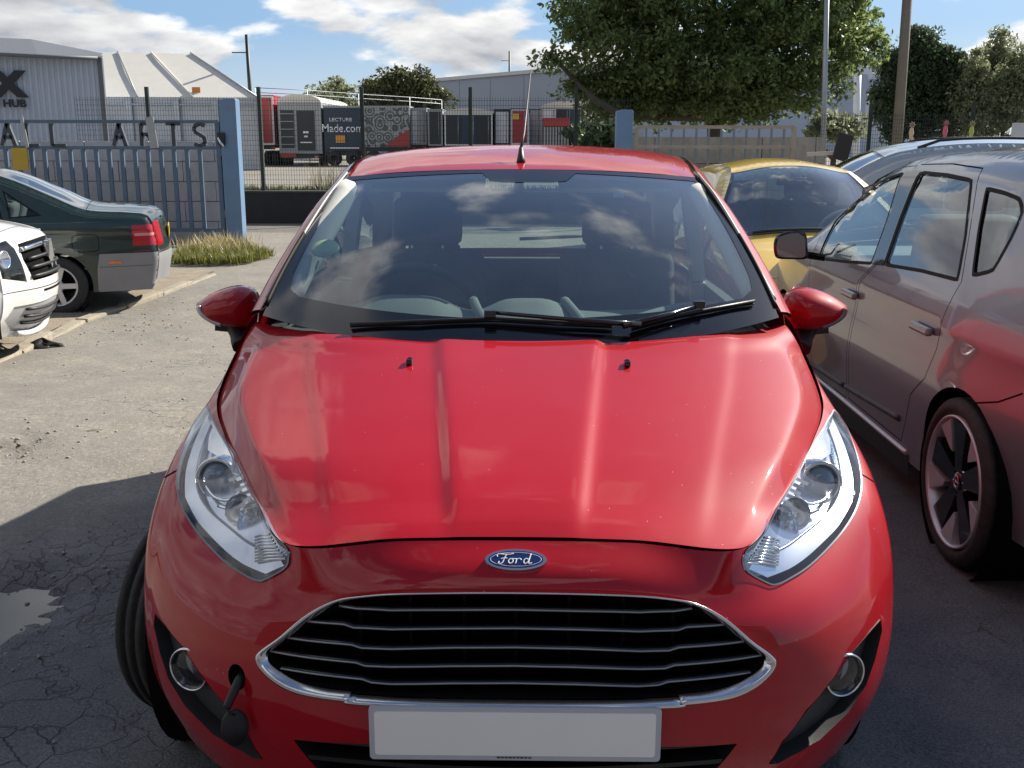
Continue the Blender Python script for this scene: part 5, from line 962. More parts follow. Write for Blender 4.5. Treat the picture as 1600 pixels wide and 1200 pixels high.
# ------------------------------------------------------------------ headlights
M_LAMPG = mat('lamp_grey', (0.16, 0.17, 0.20), .3, .5, 0, .1, 20)
M_BAND = mat('band_silver', (.62, .66, .73), .22, .92, 0, .06, 25); M_FLOOR = mat('lamp_floor', (.50, .56, .66), .16, .92, 0, .06, 25)
M_PROJ = mat('projector_glass', (0.15, 0.19, 0.25), .05, 0, 1.0, .1, 20)
hl_in = offset_poly(hl_uv, .012); hl_in2 = offset_poly(hl_uv, .0035)
closed = lambda q: np.concatenate([q, q[:1]])
for sx in (1, -1):
    k = np.array([sx, 1, 1]); flp = sx < 0
    Vl, Fl = tri2d(hl_uv, [], .011)
    fl_fn = lambda Q: (PA(Q) + np.array([-.015, .058, -.004])) * k
    hd = surf_multi('headlight', [(Vl, Fl, fl_fn, flp)], M_FLOOR, ford)
    wall_of('lamp_wall', closed(hl_uv), .0, -.055, M_REFL, hd, (sx,))
    surf_multi('lens', [(Vl, Fl, (lambda Q: PA(Q) * k), flp)], M_LENS, hd, off=.003)
    Vt, Ft = tri2d(hl_uv, [hl_in2], .009); surf_multi('lamp_seal', [(Vt, Ft, (lambda Q: PA(Q) * k), flp)], M_LAMPG, hd, off=.0036)
    # satin daylight band that follows the outer and lower edges
    band = np.concatenate([PA.trace([(1306, 655), (1326, 700), (1338, 745), (1338, 785), (1316, 825), (1280, 862), (1238, 893), (1205, 906), (1176, 893)]), PA.trace([(1192, 862), (1212, 868), (1232, 858), (1262, 836), (1298, 806), (1316, 778), (1320, 745), (1312, 705), (1300, 672)])])
    Vz, Fz = tri2d(band, [], .009); surf_multi('daylight_band', [(Vz, Fz, (lambda Q: (PA(Q) + np.array([-.004, .016, -.002])) * k), flp)], M_BAND, hd)
    inn = catmull(PA.trace([(1300, 672), (1312, 705), (1320, 745), (1316, 778), (1298, 806), (1262, 836), (1232, 858), (1212, 868)]), 5); P = (PA(inn) + np.array([-.004, .016, -.002])) * k; b = MB(); b.tube(P, .0030, 6); b.build('band_edge', M_LAMPG, hd)
    brow = np.concatenate([PA.trace([(1297, 662), (1284, 690), (1262, 722), (1240, 762), (1222, 800)]), PA.trace([(1236, 800), (1252, 768), (1272, 742), (1290, 722), (1306, 712), (1304, 684)])])
    Vz, Fz = tri2d(brow, [], .009); surf_multi('brow_trim', [(Vz, Fz, (lambda Q: (PA(Q) + np.array([-.006, .022, -.002])) * k), flp)], M_REFL, hd)
    pc_ = PA(np.array([PA.find(1287, 758)]))[0] * k; T = frame_at(pc_ + np.array([0, .040, -.006]), (sx * .12, -.96, .2))
    b = MB(); b.lathe([(-.03, .052), (.016, .050), (.020, .046), (.016, .040), (.006, .037)], T, 32); b.build('projector_ring', M_CHROME, hd)
    for q_ in ([(1254, 778), (1272, 792), (1296, 788), (1312, 768)], [(1248, 790), (1268, 806), (1290, 802)]): b = MB(); b.tube((PA(catmull(PA.trace(q_), 5)) + np.array([-.008, .030, -.003])) * k, .0042, 6); b.build('lamp_arm', M_REFL, hd)
    b = MB(); b.lathe([(.004, .0375), (.014, .034), (.022, .027), (.027, .017), (.029, .008), (.0295, .0005)], T, 28); b.build('projector', M_PROJ, hd)
    pc_ = PA(np.array([PA.find(1247, 815)]))[0] * k; T = frame_at(pc_ + np.array([0, .050, 0]), (sx * .1, -.97, .2))
    b = MB(); b.lathe([(.014, .036), (.006, .034), (-.008, .026), (-.014, .014), (-.016, .001)], T, 28); b.lathe([(-.016, .010), (.008, .009), (.012, .001)], T, 14); b.build('main_beam_bowl', M_REFL, hd)
    # faceted reflector strips
    for j in range(6):
        a_ = PA(np.array([PA.find(1222 + 6 * j, 792 - 8 * j)]))[0]; e_ = PA(np.array([PA.find(1240 + 6 * j, 800 - 8 * j)]))[0]; b = MB(); b.bar((a_ + np.array([-.006, .026, -.002])) * k, (e_ + np.array([-.006, .026, -.002])) * k, .011, .008); b.build('reflector_facet', M_REFL if j % 2 else M_LAMPG, hd)
    for j in range(9):
        a_ = PA.find(1170 + 3.2 * j, 882 - 4.6 * j) if j < 3 else PA.find(1172 + 3.0 * j, 884 - 5.0 * j); e_ = a_ + (PA.find(1222, 888 - 4.8 * j) - a_) * .93
        P = PA(np.array([a_, (a_ + e_) / 2, e_])); P = (P + np.array([0, .014, 0])) * k; b = MB(); b.tube(P, .0026, 6); b.build('indicator_rib', M_CHROME, hd)
    b = MB()

# ------------------------------------------------------------------ windscreen, pillars, roof
def ws_fn(Q):
    t = Q[:, 0] / .66; v = Q[:, 1] / .98; a = np.abs(t)
    B = np.stack([t * .735, 1.035 + .225 * a ** 2.6, .988 + .040 * a ** 2], 1); T = np.stack([t * .606, 1.905 + .075 * a ** 2, 1.398 - .027 * a ** 2], 1)
    P = B + (T - B) * v[:, None]; bl = 4 * v * (1 - v); P[:, 0] += .014 * t * bl; P[:, 1] -= .010 * bl; P[:, 2] += .022 * bl * (1 - .5 * a * a); return P
def wq(t, v): return np.array([t * .66, v * .98])
Vx, Fx = tri2d([wq(-1, -.06), wq(1, -.06), wq(1, 1), wq(-1, 1)], [], .025)
ws = surf_multi('windscreen', [(Vx, Fx, ws_fn, False)], M_WSG, ford)
fr_in = [wq(-.95, .20), wq(-.935, .12), wq(-.88, .085), wq(-.6, .075), wq(0, .06), wq(.6, .075), wq(.88, .085), wq(.935, .12), wq(.95, .2), wq(.972, .955), wq(.3, .972), wq(.24, .90), wq(.16, .885), wq(-.10, .885), wq(-.17, .90), wq(-.22, .972), wq(-.972, .955)]
Vy, Fy = tri2d([wq(-1, -.06), wq(1, -.06), wq(1, 1), wq(-1, 1)], [np.array(fr_in)], .02)
surf_multi('screen_border', [(Vy, Fy, ws_fn, False)], M_GLOSSB, ws, off=.0015)
def zroof(y): return np.interp(y, RY, RZ)
RYZ = catmull([(1.80, 1.365), (1.905, 1.3985), (2.1, 1.434), (2.45, 1.470), (2.9, 1.476), (3.4, 1.440), (3.78, 1.375), (3.85, 1.36)], 12); RY, RZ = RYZ[:, 0], RYZ[:, 1]
def xroof(y): return np.interp(y, [1.9, 2.0, 2.3, 2.7, 3.2, 3.8], [.612, .612, .628, .628, .612, .57])
def roof_fn(Q):
    t = Q[:, 0] / .6; v = Q[:, 1] / 1.85; a = np.abs(t); y0 = 1.905 + .075 * a ** 2; y = y0 + (3.76 - y0) * v; x = t * xroof(y)
    z = zroof(y) - .027 * a ** 2 - .012 * a ** 8 - (.075 * a * a) * .17 * (1 - v); return np.stack([x, y, z], 1)
def rq(t, v): return np.array([t * .6, v * 1.85])
Vx, Fx = tri2d([rq(-1, .004), rq(1, .004), rq(1, 1), rq(-1, 1)], [], .03)
roof = surf_multi('roof', [(Vx, Fx, roof_fn, False)], M_RED, ford)
surf_multi('headlining', [(Vx, Fx, roof_fn, False)], M_HEAD, ford, off=-.03)
# cant rail: inner edge on the screen/roof edge, outer edge at the top of the side glass
I_ = catmull([(.752, 1.245, 1.018), (.722, 1.43, 1.115), (.688, 1.62, 1.215), (.650, 1.82, 1.313), (.622, 1.985, 1.372), (.630, 2.3, 1.420), (.634, 2.7, 1.434), (.618, 3.2, 1.412), (.576, 3.78, 1.335)], 8)
O_ = catmull([(.806, 1.335, .985), (.782, 1.50, 1.075), (.752, 1.68, 1.165), (.718, 1.87, 1.252), (.694, 2.05, 1.308), (.700, 2.35, 1.350), (.704, 2.75, 1.362), (.690, 3.2, 1.345), (.640, 3.80, 1.265)], 8)
for sx in (1, -1):
    k = np.array([sx, 1, 1]); n = len(I_); b = MB(); V = []
    mid = (I_ + O_) / 2; tang = np.gradient(I_, axis=0); nn = np.cross(O_ - I_, tang); nn /= np.linalg.norm(nn, axis=1)[:, None]; nn *= np.sign(nn[:, 2:3] + 1e-9)
    ctl = mid + nn * .020 + (O_ - I_) * .15; rows = []
    for s_ in np.linspace(0, 1, 7): rows.append(((1 - s_) ** 2 * I_ + 2 * s_ * (1 - s_) * ctl + s_ ** 2 * O_) * k)
    for r_ in rows: V += list(r_)
    b.add(V, [(a * n + i, a * n + i + 1, (a + 1) * n + i + 1, (a + 1) * n + i) for a in range(6) for i in range(n - 1)], True)
    pil = b.build('cant_rail', M_RED, ford, fix=True)
    if sum(p.normal.z for p in pil.data.polygons) < 0: pil.data.flip_normals()
    b = MB(); m_ = 33; e0 = ws_fn(np.array([wq(1.0, v) for v in np.linspace(0.0, 1, 30)])) * k
    b.tube(e0 + np.array([sx * .004, 0, .003]), .0060, 6); b.build('screen_seal', M_SEAL, ford)
    b = MB(); b.tube((I_[2:34] * k) + np.array([-sx * .002, 0, .005]), .0050, 6); b.build('pillar_glint', M_GLINT, ford)  # grey strip standing in for the pale reflection along the glass edge
    # side of the cabin: ruled between the beltline and the cant rail
    belt = PA(np.array([uv(u, 5) for u in np.linspace(9, 13.2, n)]))
    gfn = lambda Q: (lambda f, s_: (np.stack([np.interp(f, np.linspace(0, 1, n), belt[:, c]) for c in range(3)], 1) * (1 - s_[:, None]) + np.stack([np.interp(f, np.linspace(0, 1, n), O_[:, c]) for c in range(3)], 1) * s_[:, None]) * k)(Q[:, 0] / 2.4, Q[:, 1] / .38)
    win = [[(.12, .02), (1.02, .02), (1.02, .36), (.62, .36), (.40, .30)], [(1.08, .02), (1.86, .04), (2.02, .22), (1.85, .34), (1.08, .36)]]
    win = [np.array(w_) for w_ in win]
    surf_multi('cabin_side', [tri2d([(0, 0), (2.4, 0), (2.4, .38), (0, .38)], win, .04) + (gfn, False)], M_BLACKP, ford)
    for w_ in win: surf_multi('side_window', [tri2d(w_, [], .06) + (gfn, False)], M_SIDEG, ford)
# tailgate
def tg_fn(Q):
    t = Q[:, 0] / .65; v = Q[:, 1] / .45; a = np.abs(t); wd = .70 + (.57 - .70) * v
    return np.stack([t * wd, 3.88 - .22 * a ** 3 + (3.765 - 3.88 + .16 * a ** 3) * v, 0.90 + .472 * v - .03 * a * a * v + .02 * np.sin(v * 3.14)], 1)
tgw = np.array([(-.58, .03), (.58, .03), (.54, .39), (-.54, .39)])
tg = surf_multi('tailgate', [tri2d([(-.65, 0), (.65, 0), (.65, .45), (-.65, .45)], [tgw], .04) + (tg_fn, True)], M_RED, ford)
surf_multi('rear_window', [tri2d(tgw, [], .06) + (tg_fn, True)], M_SIDEG, tg)
b = MB(); b.tube([(-.02, 3.90, .98), (.2, 3.905, .99), (.36, 3.90, 1.0)], .010, 6); b.build('rear_wiper', M_BLACKP, tg)
# floor pan and engine bay
b = MB(); b.box((0, 2.2, .22), (1.3, 3.0, .06)); b.build('floor_pan', M_DARK, ford)
b = MB(); b.box((0, .66, .46), (1.05, .62, .30)); b.box((0, 1.13, .58), (1.2, .06, .54)); b.build('engine_bay', M_DARK, ford)
# ------------------------------------------------------------------ cabin
def sweep_x(name, prof, x0, x1, m, parent, n=24, shape=None, r=0.0):
    b = MB(); P = catmull(prof, 5); k_ = len(P)
    def fn(s_, t_):
        i = t_ * (k_ - 1); q = P[min(int(round(i)), k_ - 1)]; x = x0 + (x1 - x0) * s_; dy, dz = shape(x) if shape else (0, 0); return (x, q[0] + dy, q[1] + dz * min(1, t_ * 3))
    b.grid(fn, n, k_ - 1); return b.build(name, m, parent, fix=True)
def dshape(x): # driver binnacle and the central hump; the top runs back to the pillars
    return (.20 * abs(x / .7) ** 3, .045 * math.exp(-((x + .36) / .15) ** 4) + .040 * math.exp(-((x - .02) / .12) ** 4))
dash = sweep_x('dashboard', [(1.06, .955), (1.2, .952), (1.36, .965), (1.50, .972), (1.62, .955), (1.68, .90), (1.66, .78), (1.60, .60), (1.5, .4)], -.70, .70, M_DASH, ford, 60, dshape)
b = MB(); b.tube(catmull([(-.08, 1.22, .958), (-.12, 1.36, .985), (-.15, 1.55, 1.0)], 5), .016, 8); b.build('dash_rib', M_DASH, dash)
b = MB(); b.tube(catmull([(.20, 1.22, .958), (.17, 1.36, .985), (.14, 1.55, 1.0)], 5), .016, 8); b.build('dash_rib', M_DASH, dash)
b = MB(); b.tube(catmull([(.30, 1.30, .968), (.48, 1.45, .99), (.62, 1.52, .985)], 5), .02, 8); b.build('dash_rib', M_DASH, dash)
for x_ in (-.60, .62):
    T = frame_at((x_, 1.38, .975), (0, -.3, .95), (0, 1, 0)); b = MB(); b.lathe([(0, .055), (.014, .050), (.018, .03), (.020, .001)], T, 20); b.build('speaker_grille', M_DASH, dash)
cs = Vector((-.345, 1.74, .955)); T = frame_at(cs, (0, -.42 * -1, .9) if False else (0, .80, .60)); b = MB()
ringp = [T @ Vector((0, .180 * math.cos(a), .180 * math.sin(a))) for a in np.linspace(0, 2 * math.pi, 40, endpoint=False)]
b.tube(ringp, .0155, 8, closed=True); swh = b.build('steering_wheel', M_GREYP, ford)
b = MB(); b.lathe([(-.03, .001), (-.03, .06), (.0, .065), (.015, .05), (.02, .001)], T, 20)
for a in (0, math.pi, -math.pi / 2): b.bar(T @ Vector((-.01, .05 * math.cos(a), .05 * math.sin(a))), T @ Vector((0, .172 * math.cos(a), .172 * math.sin(a))), .04, .018)
b.build('wheel_hub', M_BLACKP, swh)
def cushion(name, c, d, m, parent, tilt=0.0, r=.06, seg=3):
    bm = bmesh.new(); bmesh.ops.create_cube(bm, size=1.0)
    for v_ in bm.verts: v_.co = Vector((v_.co.x * d[0], v_.co.y * d[1], v_.co.z * d[2]))
    bmesh.ops.bevel(bm, geom=list(bm.edges), offset=r, segments=seg, affect='EDGES', profile=.6)
    bmesh.ops.rotate(bm, verts=bm.verts, matrix=Matrix.Rotation(tilt, 3, 'X')); bmesh.ops.translate(bm, verts=bm.verts, vec=c)
    me = bpy.data.meshes.new(name); bm.to_mesh(me); bm.free(); me.polygons.foreach_set('use_smooth', [True] * len(me.polygons)); me.materials.append(m); return link(name, me, None, parent)
for x_ in (-.37, .37):
    st = cushion('front_seat', (x_, 2.30, .82), (.45, .14, .54), M_FAB, ford, R(-16), .06); cushion('headrest', (x_, 2.40, 1.185), (.27, .10, .19), M_FAB, st, R(-10), .045); cushion('seat_base', (x_, 2.0, .52), (.5, .55, .16), M_FAB, st, R(6), .06)
    b = MB(); b.tube([(x_ - .06, 2.35, 1.03), (x_ - .06, 2.38, 1.15)], .006, 6); b.tube([(x_ + .06, 2.35, 1.03), (x_ + .06, 2.38, 1.15)], .006, 6); b.build('headrest_post', M_CHROME, st)
bench = cushion('rear_seat', (0, 3.12, .70), (1.25, .16, .52), M_FAB, ford, R(-18), .06)
for x_ in (-.42, .42): cushion('headrest', (x_, 3.24, .985), (.25, .09, .08), M_FAB, bench, R(-10), .04)
b = MB(); b.box((0, 3.55, .885), (1.1, .5, .02)); b.build('parcel_shelf', M_FAB, ford)
mp = PY(811, 319, 1.86); rm = cushion('rear_view_mirror', tuple(mp), (.235, .035, .062), M_BLACKP, ford, 0, .015); b = MB(); b.bar(mp + np.array([0, 0, .02]), mp + np.array([0, -.02, .075]), .03, .02); b.build('mirror_stalk', M_BLACKP, rm)
b = MB(); b.tube(catmull([(-.70, 1.38, 1.04), (-.655, 1.62, 1.175), (-.600, 1.92, 1.33)], 6), .042, 8); b.build('pillar_lining', M_HEAD, ford)
b = MB(); b.tube(catmull([(.70, 1.38, 1.04), (.655, 1.62, 1.175), (.600, 1.92, 1.33)], 6), .030, 8); b.build('pillar_lining', M_HEAD, ford)
for s_ in (-1, 1):
    b = MB(); b.bar((s_ * .70, 2.42, .95), (s_ * .655, 2.50, 1.33), .05, .09, (0, 1, 0)); b.bar((s_ * .72, 2.42, .4), (s_ * .70, 2.42, .95), .05, .12, (0, 1, 0)); b.build('door_pillar', M_HEAD, ford)
    b = MB(); b.box((s_ * .735, 2.2, .67), (.04, 1.7, .56)); b.build('door_lining', M_FAB, ford)
# sun visors
for s_ in (-1, 1): cushion('sun_visor', (s_ * .33, 2.06, 1.345), (.40, .16, .016), M_HEAD, ford, R(14), .007)
# round permit disc in a sucker mount on the driver's side of the screen
pd = PY(509, 388, 1.50); T = frame_at(pd, (0, -.5, .8)); disc = MB(); disc.lathe([(0, .001), (.004, .040), (-.002, .044), (-.006, .038), (-.006, .001)], T, 28); dsc = disc.build('sucker_disc', mat('sucker_green', (.22, .34, .22), .35, 0, .3, .2, 20), ford)
b = MB(); b.bar(pd + np.array([0, .03, -.02]), pd + np.array([.03, .07, -.07]), .02, .02); b.box(pd + np.array([.03, .08, -.075]), (.10, .015, .045)); b.build('phone_holder', M_BLACKP, dsc)
# scuttle panel under the wipers
def sc_fn(Q):
    t = Q[:, 0]; return np.stack([t * .76, 1.005 + .25 * np.abs(t) ** 2.6 + .06 * Q[:, 1], .950 - .03 * np.abs(t) ** 2 + .012 * Q[:, 1]], 1)
surf_multi('scuttle', [tri2d([(-.82, -.4), (.82, -.4), (.82, 1.3), (-.82, 1.3)], [], .05) + (sc_fn, False)], M_BLACKP, ford)
# wipers
def on_ws(px, py, off=.012):
    best = None; g_ = np.stack(np.meshgrid(np.linspace(-.66, .66, 120), np.linspace(-.06, .98, 120)), -1).reshape(-1, 2); d_ = proj(ws_fn(g_)); i = np.argmin(np.hypot(d_[:, 0] - px, d_[:, 1] - py)); return ws_fn(g_[i:i + 1])[0] + np.array([0, -.4, .9]) * off
def wiper(blade, arm, name):
    w = MB(); B_ = [on_ws(*p, .016) for p in blade]; w.tube(B_, .0048, 6); o = w.build('wiper', M_BLACKP, ford)
    a_ = MB(); A_ = [on_ws(*p, .030) for p in arm]; a_.tube(A_, [.009] + [.0062] * (len(A_) - 1), 6); a_.build('wiper_arm', M_GLOSSB, o); s_ = MB(); s_.tube([q - np.array([0, -.003, .008]) for q in B_], .003, 5); s_.build('wiper_rubber', M_SEAL, o)
wiper([(545, 512), (650, 508), (770, 506), (880, 510), (960, 514)], [(1000, 520), (900, 514), (800, 506), (768, 502)], 'a')
wiper([(985, 518), (1060, 500), (1110, 490), (1178, 478)], [(975, 522), (1030, 510), (1085, 494)], 'b')
for qx, qy in ((768, 506), (1088, 492)): b = MB(); b.box(on_ws(qx, qy, .03), (.033, .02, .02)); b.build('wiper_joint', M_GLOSSB, ford, bevel=.003)
# aerial
ab = PY(814, 256, 2.02); ab[2] = zroof(2.02); tip = PY(829, 112, 2.35); b = MB(); b.tube([ab + np.array([0, 0, -.01]), ab + np.array([0, .005, .01]), ab + np.array([0, .02, .05])], [.019, .014, .007], 12); aer = b.build('aerial_base', M_BLACKP, ford)
b = MB(); b.tube([ab + np.array([0, .02, .05]), ab * .7 + tip * .3, tip], [.0058, .0040, .0026], 8); b.build('aerial_mast', M_GREYP, aer)
# ------------------------------------------------------------------ door mirrors
MR = [(1222, 486), (1223, 470), (1230, 456), (1246, 449), (1268, 450), (1294, 459), (1314, 471), (1322, 479), (1319, 491), (1304, 503), (1280, 511), (1250, 514), (1230, 509)]
for sx in (1, -1):
    k = np.array([sx, 1, 1]); ol = np.array([PY(px, py, 1.60) for px, py in MR]); ol = catmull(ol, 4, True) * k; c = ol.mean(0) + np.array([-sx * .02, 0, .0])
    mir = dome('door_mirror', ol, 1.60, .115, M_RED, ford, 8, True, 2.2, c)
    b = MB(); b.tube(catmull([PY(1262, 508, 1.60) * k, PY(1256, 524, 1.56) * k, PY(1250, 545, 1.52) * k], 5), [.035] * 4 + [.032] * 4 + [.034] * 3, 10); b.bar(PY(1236, 516, 1.60) * k, PY(1290, 511, 1.60) * k, .07, .028); b.build('mirror_arm', M_BLACKP, mir)
    li = [PY(px, py, 1.52) * k for px, py in ((1321, 482), (1316, 494), (1300, 505), (1284, 511))]; b = MB(); b.tube(catmull(li, 5), .0085, 8); b.build('mirror_lamp', M_LAMPG if sx > 0 else M_SATIN, mir)
# ------------------------------------------------------------------ wheels
def tyre_profile(r, w, rim):
    hw = w / 2; g = .006; pr = [(-hw * .78, rim), (-hw * .98, rim + .02), (-hw, rim + (r - rim) * .5), (-hw * .93, r - .018), (-hw * .80, r - .004)]
    for c_ in (-.50, -.17, .17, .50): pr += [(hw * (c_ - .075), r), (hw * (c_ - .065), r - .010), (hw * (c_ + .065), r - .010), (hw * (c_ + .075), r)]
    return pr + [(hw * .80, r - .004), (hw * .93, r - .018), (hw, rim + (r - rim) * .5), (hw * .98, rim + .02), (hw * .78, rim)]
def tread_blocks(r, w, n=72):
    b = MB(); hw = w / 2
    for i in range(n):
        a = 2 * math.pi * i / n
        for s_ in (-1, 1):
            M3 = Matrix.Rotation(a, 4, 'X') @ Matrix.Translation((s_ * hw * .70, 0, r - .0015)); b.add([M3 @ Vector(p) for p in ((-hw * .16, -.010, .0), (hw * .16, -.010, .0), (hw * .16, .006, .0), (-hw * .16, .006, .0), (-hw * .15, -.009, .0004), (hw * .15, -.009, .0004), (hw * .15, .005, .0004), (-hw * .15, .005, .0004))], [(4, 5, 6, 7), (0, 1, 5, 4), (1, 2, 6, 5), (2, 3, 7, 6), (3, 0, 4, 7)])
    return b
def make_wheel(parent, loc, steer=0.0, r=.30, w=.19, rimr=.20, face=1, m_rim=None, spokes=5, style='plain'):
    wh = bpy.data.objects.new('wheel', None); COL.objects.link(wh); wh.parent = parent; wh.location = loc; wh.rotation_euler = (0, 0, steer)
    b = MB(); b.lathe(tyre_profile(r, w, rimr), None, 64); b.build('tyre', M_RUBBER, wh)
    F_ = face * w / 2; m_rim = m_rim or M_SATIN
    b = MB(); b.lathe([(F_ * .85, rimr + .004), (F_ * .95, rimr - .002), (F_ * .85, rimr - .014), (F_ * .2, rimr - .02), (-F_ * .8, rimr - .015)], None, 48)
    if style == 'plain':
        for i in range(spokes):
            a = 2 * math.pi * i / spokes; b.bar((F_ * .62, .03 * math.cos(a), .03 * math.sin(a)), (F_ * .72, (rimr - .012) * math.cos(a), (rimr - .012) * math.sin(a)), .05, .02, (1, 0, 0))
        b.lathe([(F_ * .1, .0), (F_ * .72, .0), (F_ * .72, .05), (F_ * .5, .065)][1:], None, 24)
    b.build('rim', m_rim, wh)
    b = MB(); b.lathe([(F_ * .1, .002), (F_ * .1, .13), (F_ * .02, .135)], None, 24); b.build('brake_disc', M_DARK, wh); return wh
for sx in (1, -1):
    make_wheel(ford, (sx * .765 if sx > 0 else -.790, .82, .298), R(-18) if sx > 0 else R(-24), face=sx); make_wheel(ford, (sx * .755, 3.31, .298), 0, face=sx)
    b = MB(); b.lathe([(-.12, .34), (.07, .34)], Matrix.Translation((sx * .75, .82, .29)), 32); b.build('arch_liner', M_DARK, ford)
# ================================================================== OTHER CARS
class Car:
    """Car body from a side silhouette: two side skins that round over into a crowned strip running nose - roof - tail.
    Local axes: nose at y=0, tail at y=L, z up, x across."""
    def __init__(s, root, sil, w0, belt, tumble, r=.07, nose=.10, tail=.08, zb=.24, crown=.05, fcrown=.12, L=None):
        s.root = root; s.sil = catmull(sil, 8); s.w0 = w0; s.belt = belt; s.tumble = tumble; s.r = r; s.nose = nose; s.tail = tail; s.zb = zb; s.crown = crown; s.fcrown = fcrown
        s.L = s.sil[:, 0].max() if L is None else L
        d = np.diff(s.sil, axis=0); s.S = np.concatenate([[0], np.cumsum(np.hypot(d[:, 0], d[:, 1]))])
        g = np.gradient(s.sil, axis=0); g /= np.linalg.norm(g, axis=1)[:, None]; s.nrm = np.stack([-g[:, 1], g[:, 0]], 1)
        for _ in range(6): s.nrm = (s.nrm + np.roll(s.nrm, 1, 0) * .5 + np.roll(s.nrm, -1, 0) * .5) / 2 if False else s.nrm
    def base(s, y, z):
        f = np.clip(1 - y / 1.0, 0, 1.3); b = np.clip((y - (s.L - .9)) / .9, 0, 1.3)
        w = s.w0 - s.nose * f ** 2.2 - s.tail * b ** 2.2 - s.tumble * np.maximum(0, z - s.belt) - .26 * np.clip(z - s.belt + .10, 0, .10) - .10 * np.maximum(0, .55 - z) ** 1.2
        return w - .012 * np.exp(-((z - s.belt + .18) / .10) ** 2) + .012 * np.exp(-((z - s.belt + .34) / .16) ** 2)
    def dist(s, P):
        q = s.sil; d = np.full(len(P), 1e9)
        for i in range(len(q) - 1):
            a, b = q[i], q[i + 1]; ab = b - a; t = np.clip(((P - a) @ ab) / max(ab @ ab, 1e-12), 0, 1); d = np.minimum(d, np.hypot(*(P - a - t[:, None] * ab).T))
        return d
    def side(s, sx=1):
        def fn(Q):
            Q = np.asarray(Q, float); d = np.clip(s.dist(Q) / s.r, 0, 1); ins = s.r * (1 - np.sqrt(np.maximum(0, 1 - (1 - d) ** 2)))
            return np.stack([sx * (s.base(Q[:, 0], Q[:, 1]) - ins), Q[:, 0], Q[:, 1]], 1)
        return fn
    def strip(s):
        def fn(Q):
            Q = np.asarray(Q, float); t = Q[:, 1]; y = np.interp(Q[:, 0], s.S, s.sil[:, 0]); z = np.interp(Q[:, 0], s.S, s.sil[:, 1]); ny = np.interp(Q[:, 0], s.S, s.nrm[:, 0]); nz = np.interp(Q[:, 0], s.S, s.nrm[:, 1])
            e = s.base(y, z) - s.r; c = (s.crown + (s.fcrown - s.crown) * ny ** 2) * np.maximum(0, 1 - np.abs(t) ** 2.4) ** 1.7; return np.stack([t * e, y + ny * c, z + nz * c], 1)
        return fn
    def s_at(s, y, z): return s.S[np.argmin((s.sil[:, 0] - y) ** 2 + (s.sil[:, 1] - z) ** 2)]
    def mk(s): return np.array(s.root.matrix_basis)
    def pix(s, px, py, sx=1):
        """Side coordinates (y, z) of the body point seen at a picture position."""
        M = np.linalg.inv(np.array(Matrix.LocRotScale(s.root.location, s.root.rotation_euler, s.root.scale))); o = M[:3, :3] @ CAM + M[:3, 3]; d = M[:3, :3] @ ray(px, py); x = s.w0
        for _ in range(8):
            k = (sx * x - o[0]) / d[0]; p = o + d * k; x = s.base(np.array([p[1]]), np.array([p[2]]))[0]
        return np.array([p[1], p[2]])
    def panel_side(s, name, poly, holes, m, sx, step=.04, parent=None, off=0.0, extra=True):
        ex = None
        if extra:
            ex = np.concatenate([s.sil + -s.nrm * (s.r * f) for f in (.06, .2, .42, .7, 1.0)])
        V, F = tri2d(poly, holes, step, ex); return surf_multi(name, [(V, F, s.side(sx), sx < 0)], m, parent or s.root, off)
    def outline(s):
        zb = s.zb; a, b = s.sil[0], s.sil[-1]; return np.concatenate([s.sil, [[b[0] - .05, zb], [a[0] + .05, zb]]])
    def panel_strip(s, name, poly, holes, m, step=.05, parent=None, off=0.0):
        sc = .75; P2 = np.array(poly, float) * [1, sc]; H2 = [np.array(h, float) * [1, sc] for h in holes]; V, F = tri2d(P2, H2, step); f0 = s.strip()
        fn = lambda Q: f0(Q * np.array([1, 1 / sc])); return surf_multi(name, [(V, F, fn, True)], m, parent or s.root, off)
def circ(y, z, r, a0=0, a1=360, n=26): return np.array([(y + r * math.cos(R(a)), z + r * math.sin(R(a))) for a in np.linspace(a0, a1, n)])
def arch2(y, z, r, zb): return np.concatenate([[[y + r, zb - .2]], circ(y, z, r, 0, 180), [[y - r, zb - .2]]])
def rect(s0, s1, t0, t1): return [(s0, t0), (s1, t0), (s1, t1), (s0, t1)]
def round_poly(p, n=4): return catmull(p, n, True)
def line_on(car, name, pts, sx, m, r=.003, parent=None):
    q = densify(np.array(pts, float), .05, False); P = car.side(sx)(q); b = MB(); b.tube(P, r, 5); return b.build(name, m, parent or car.root)
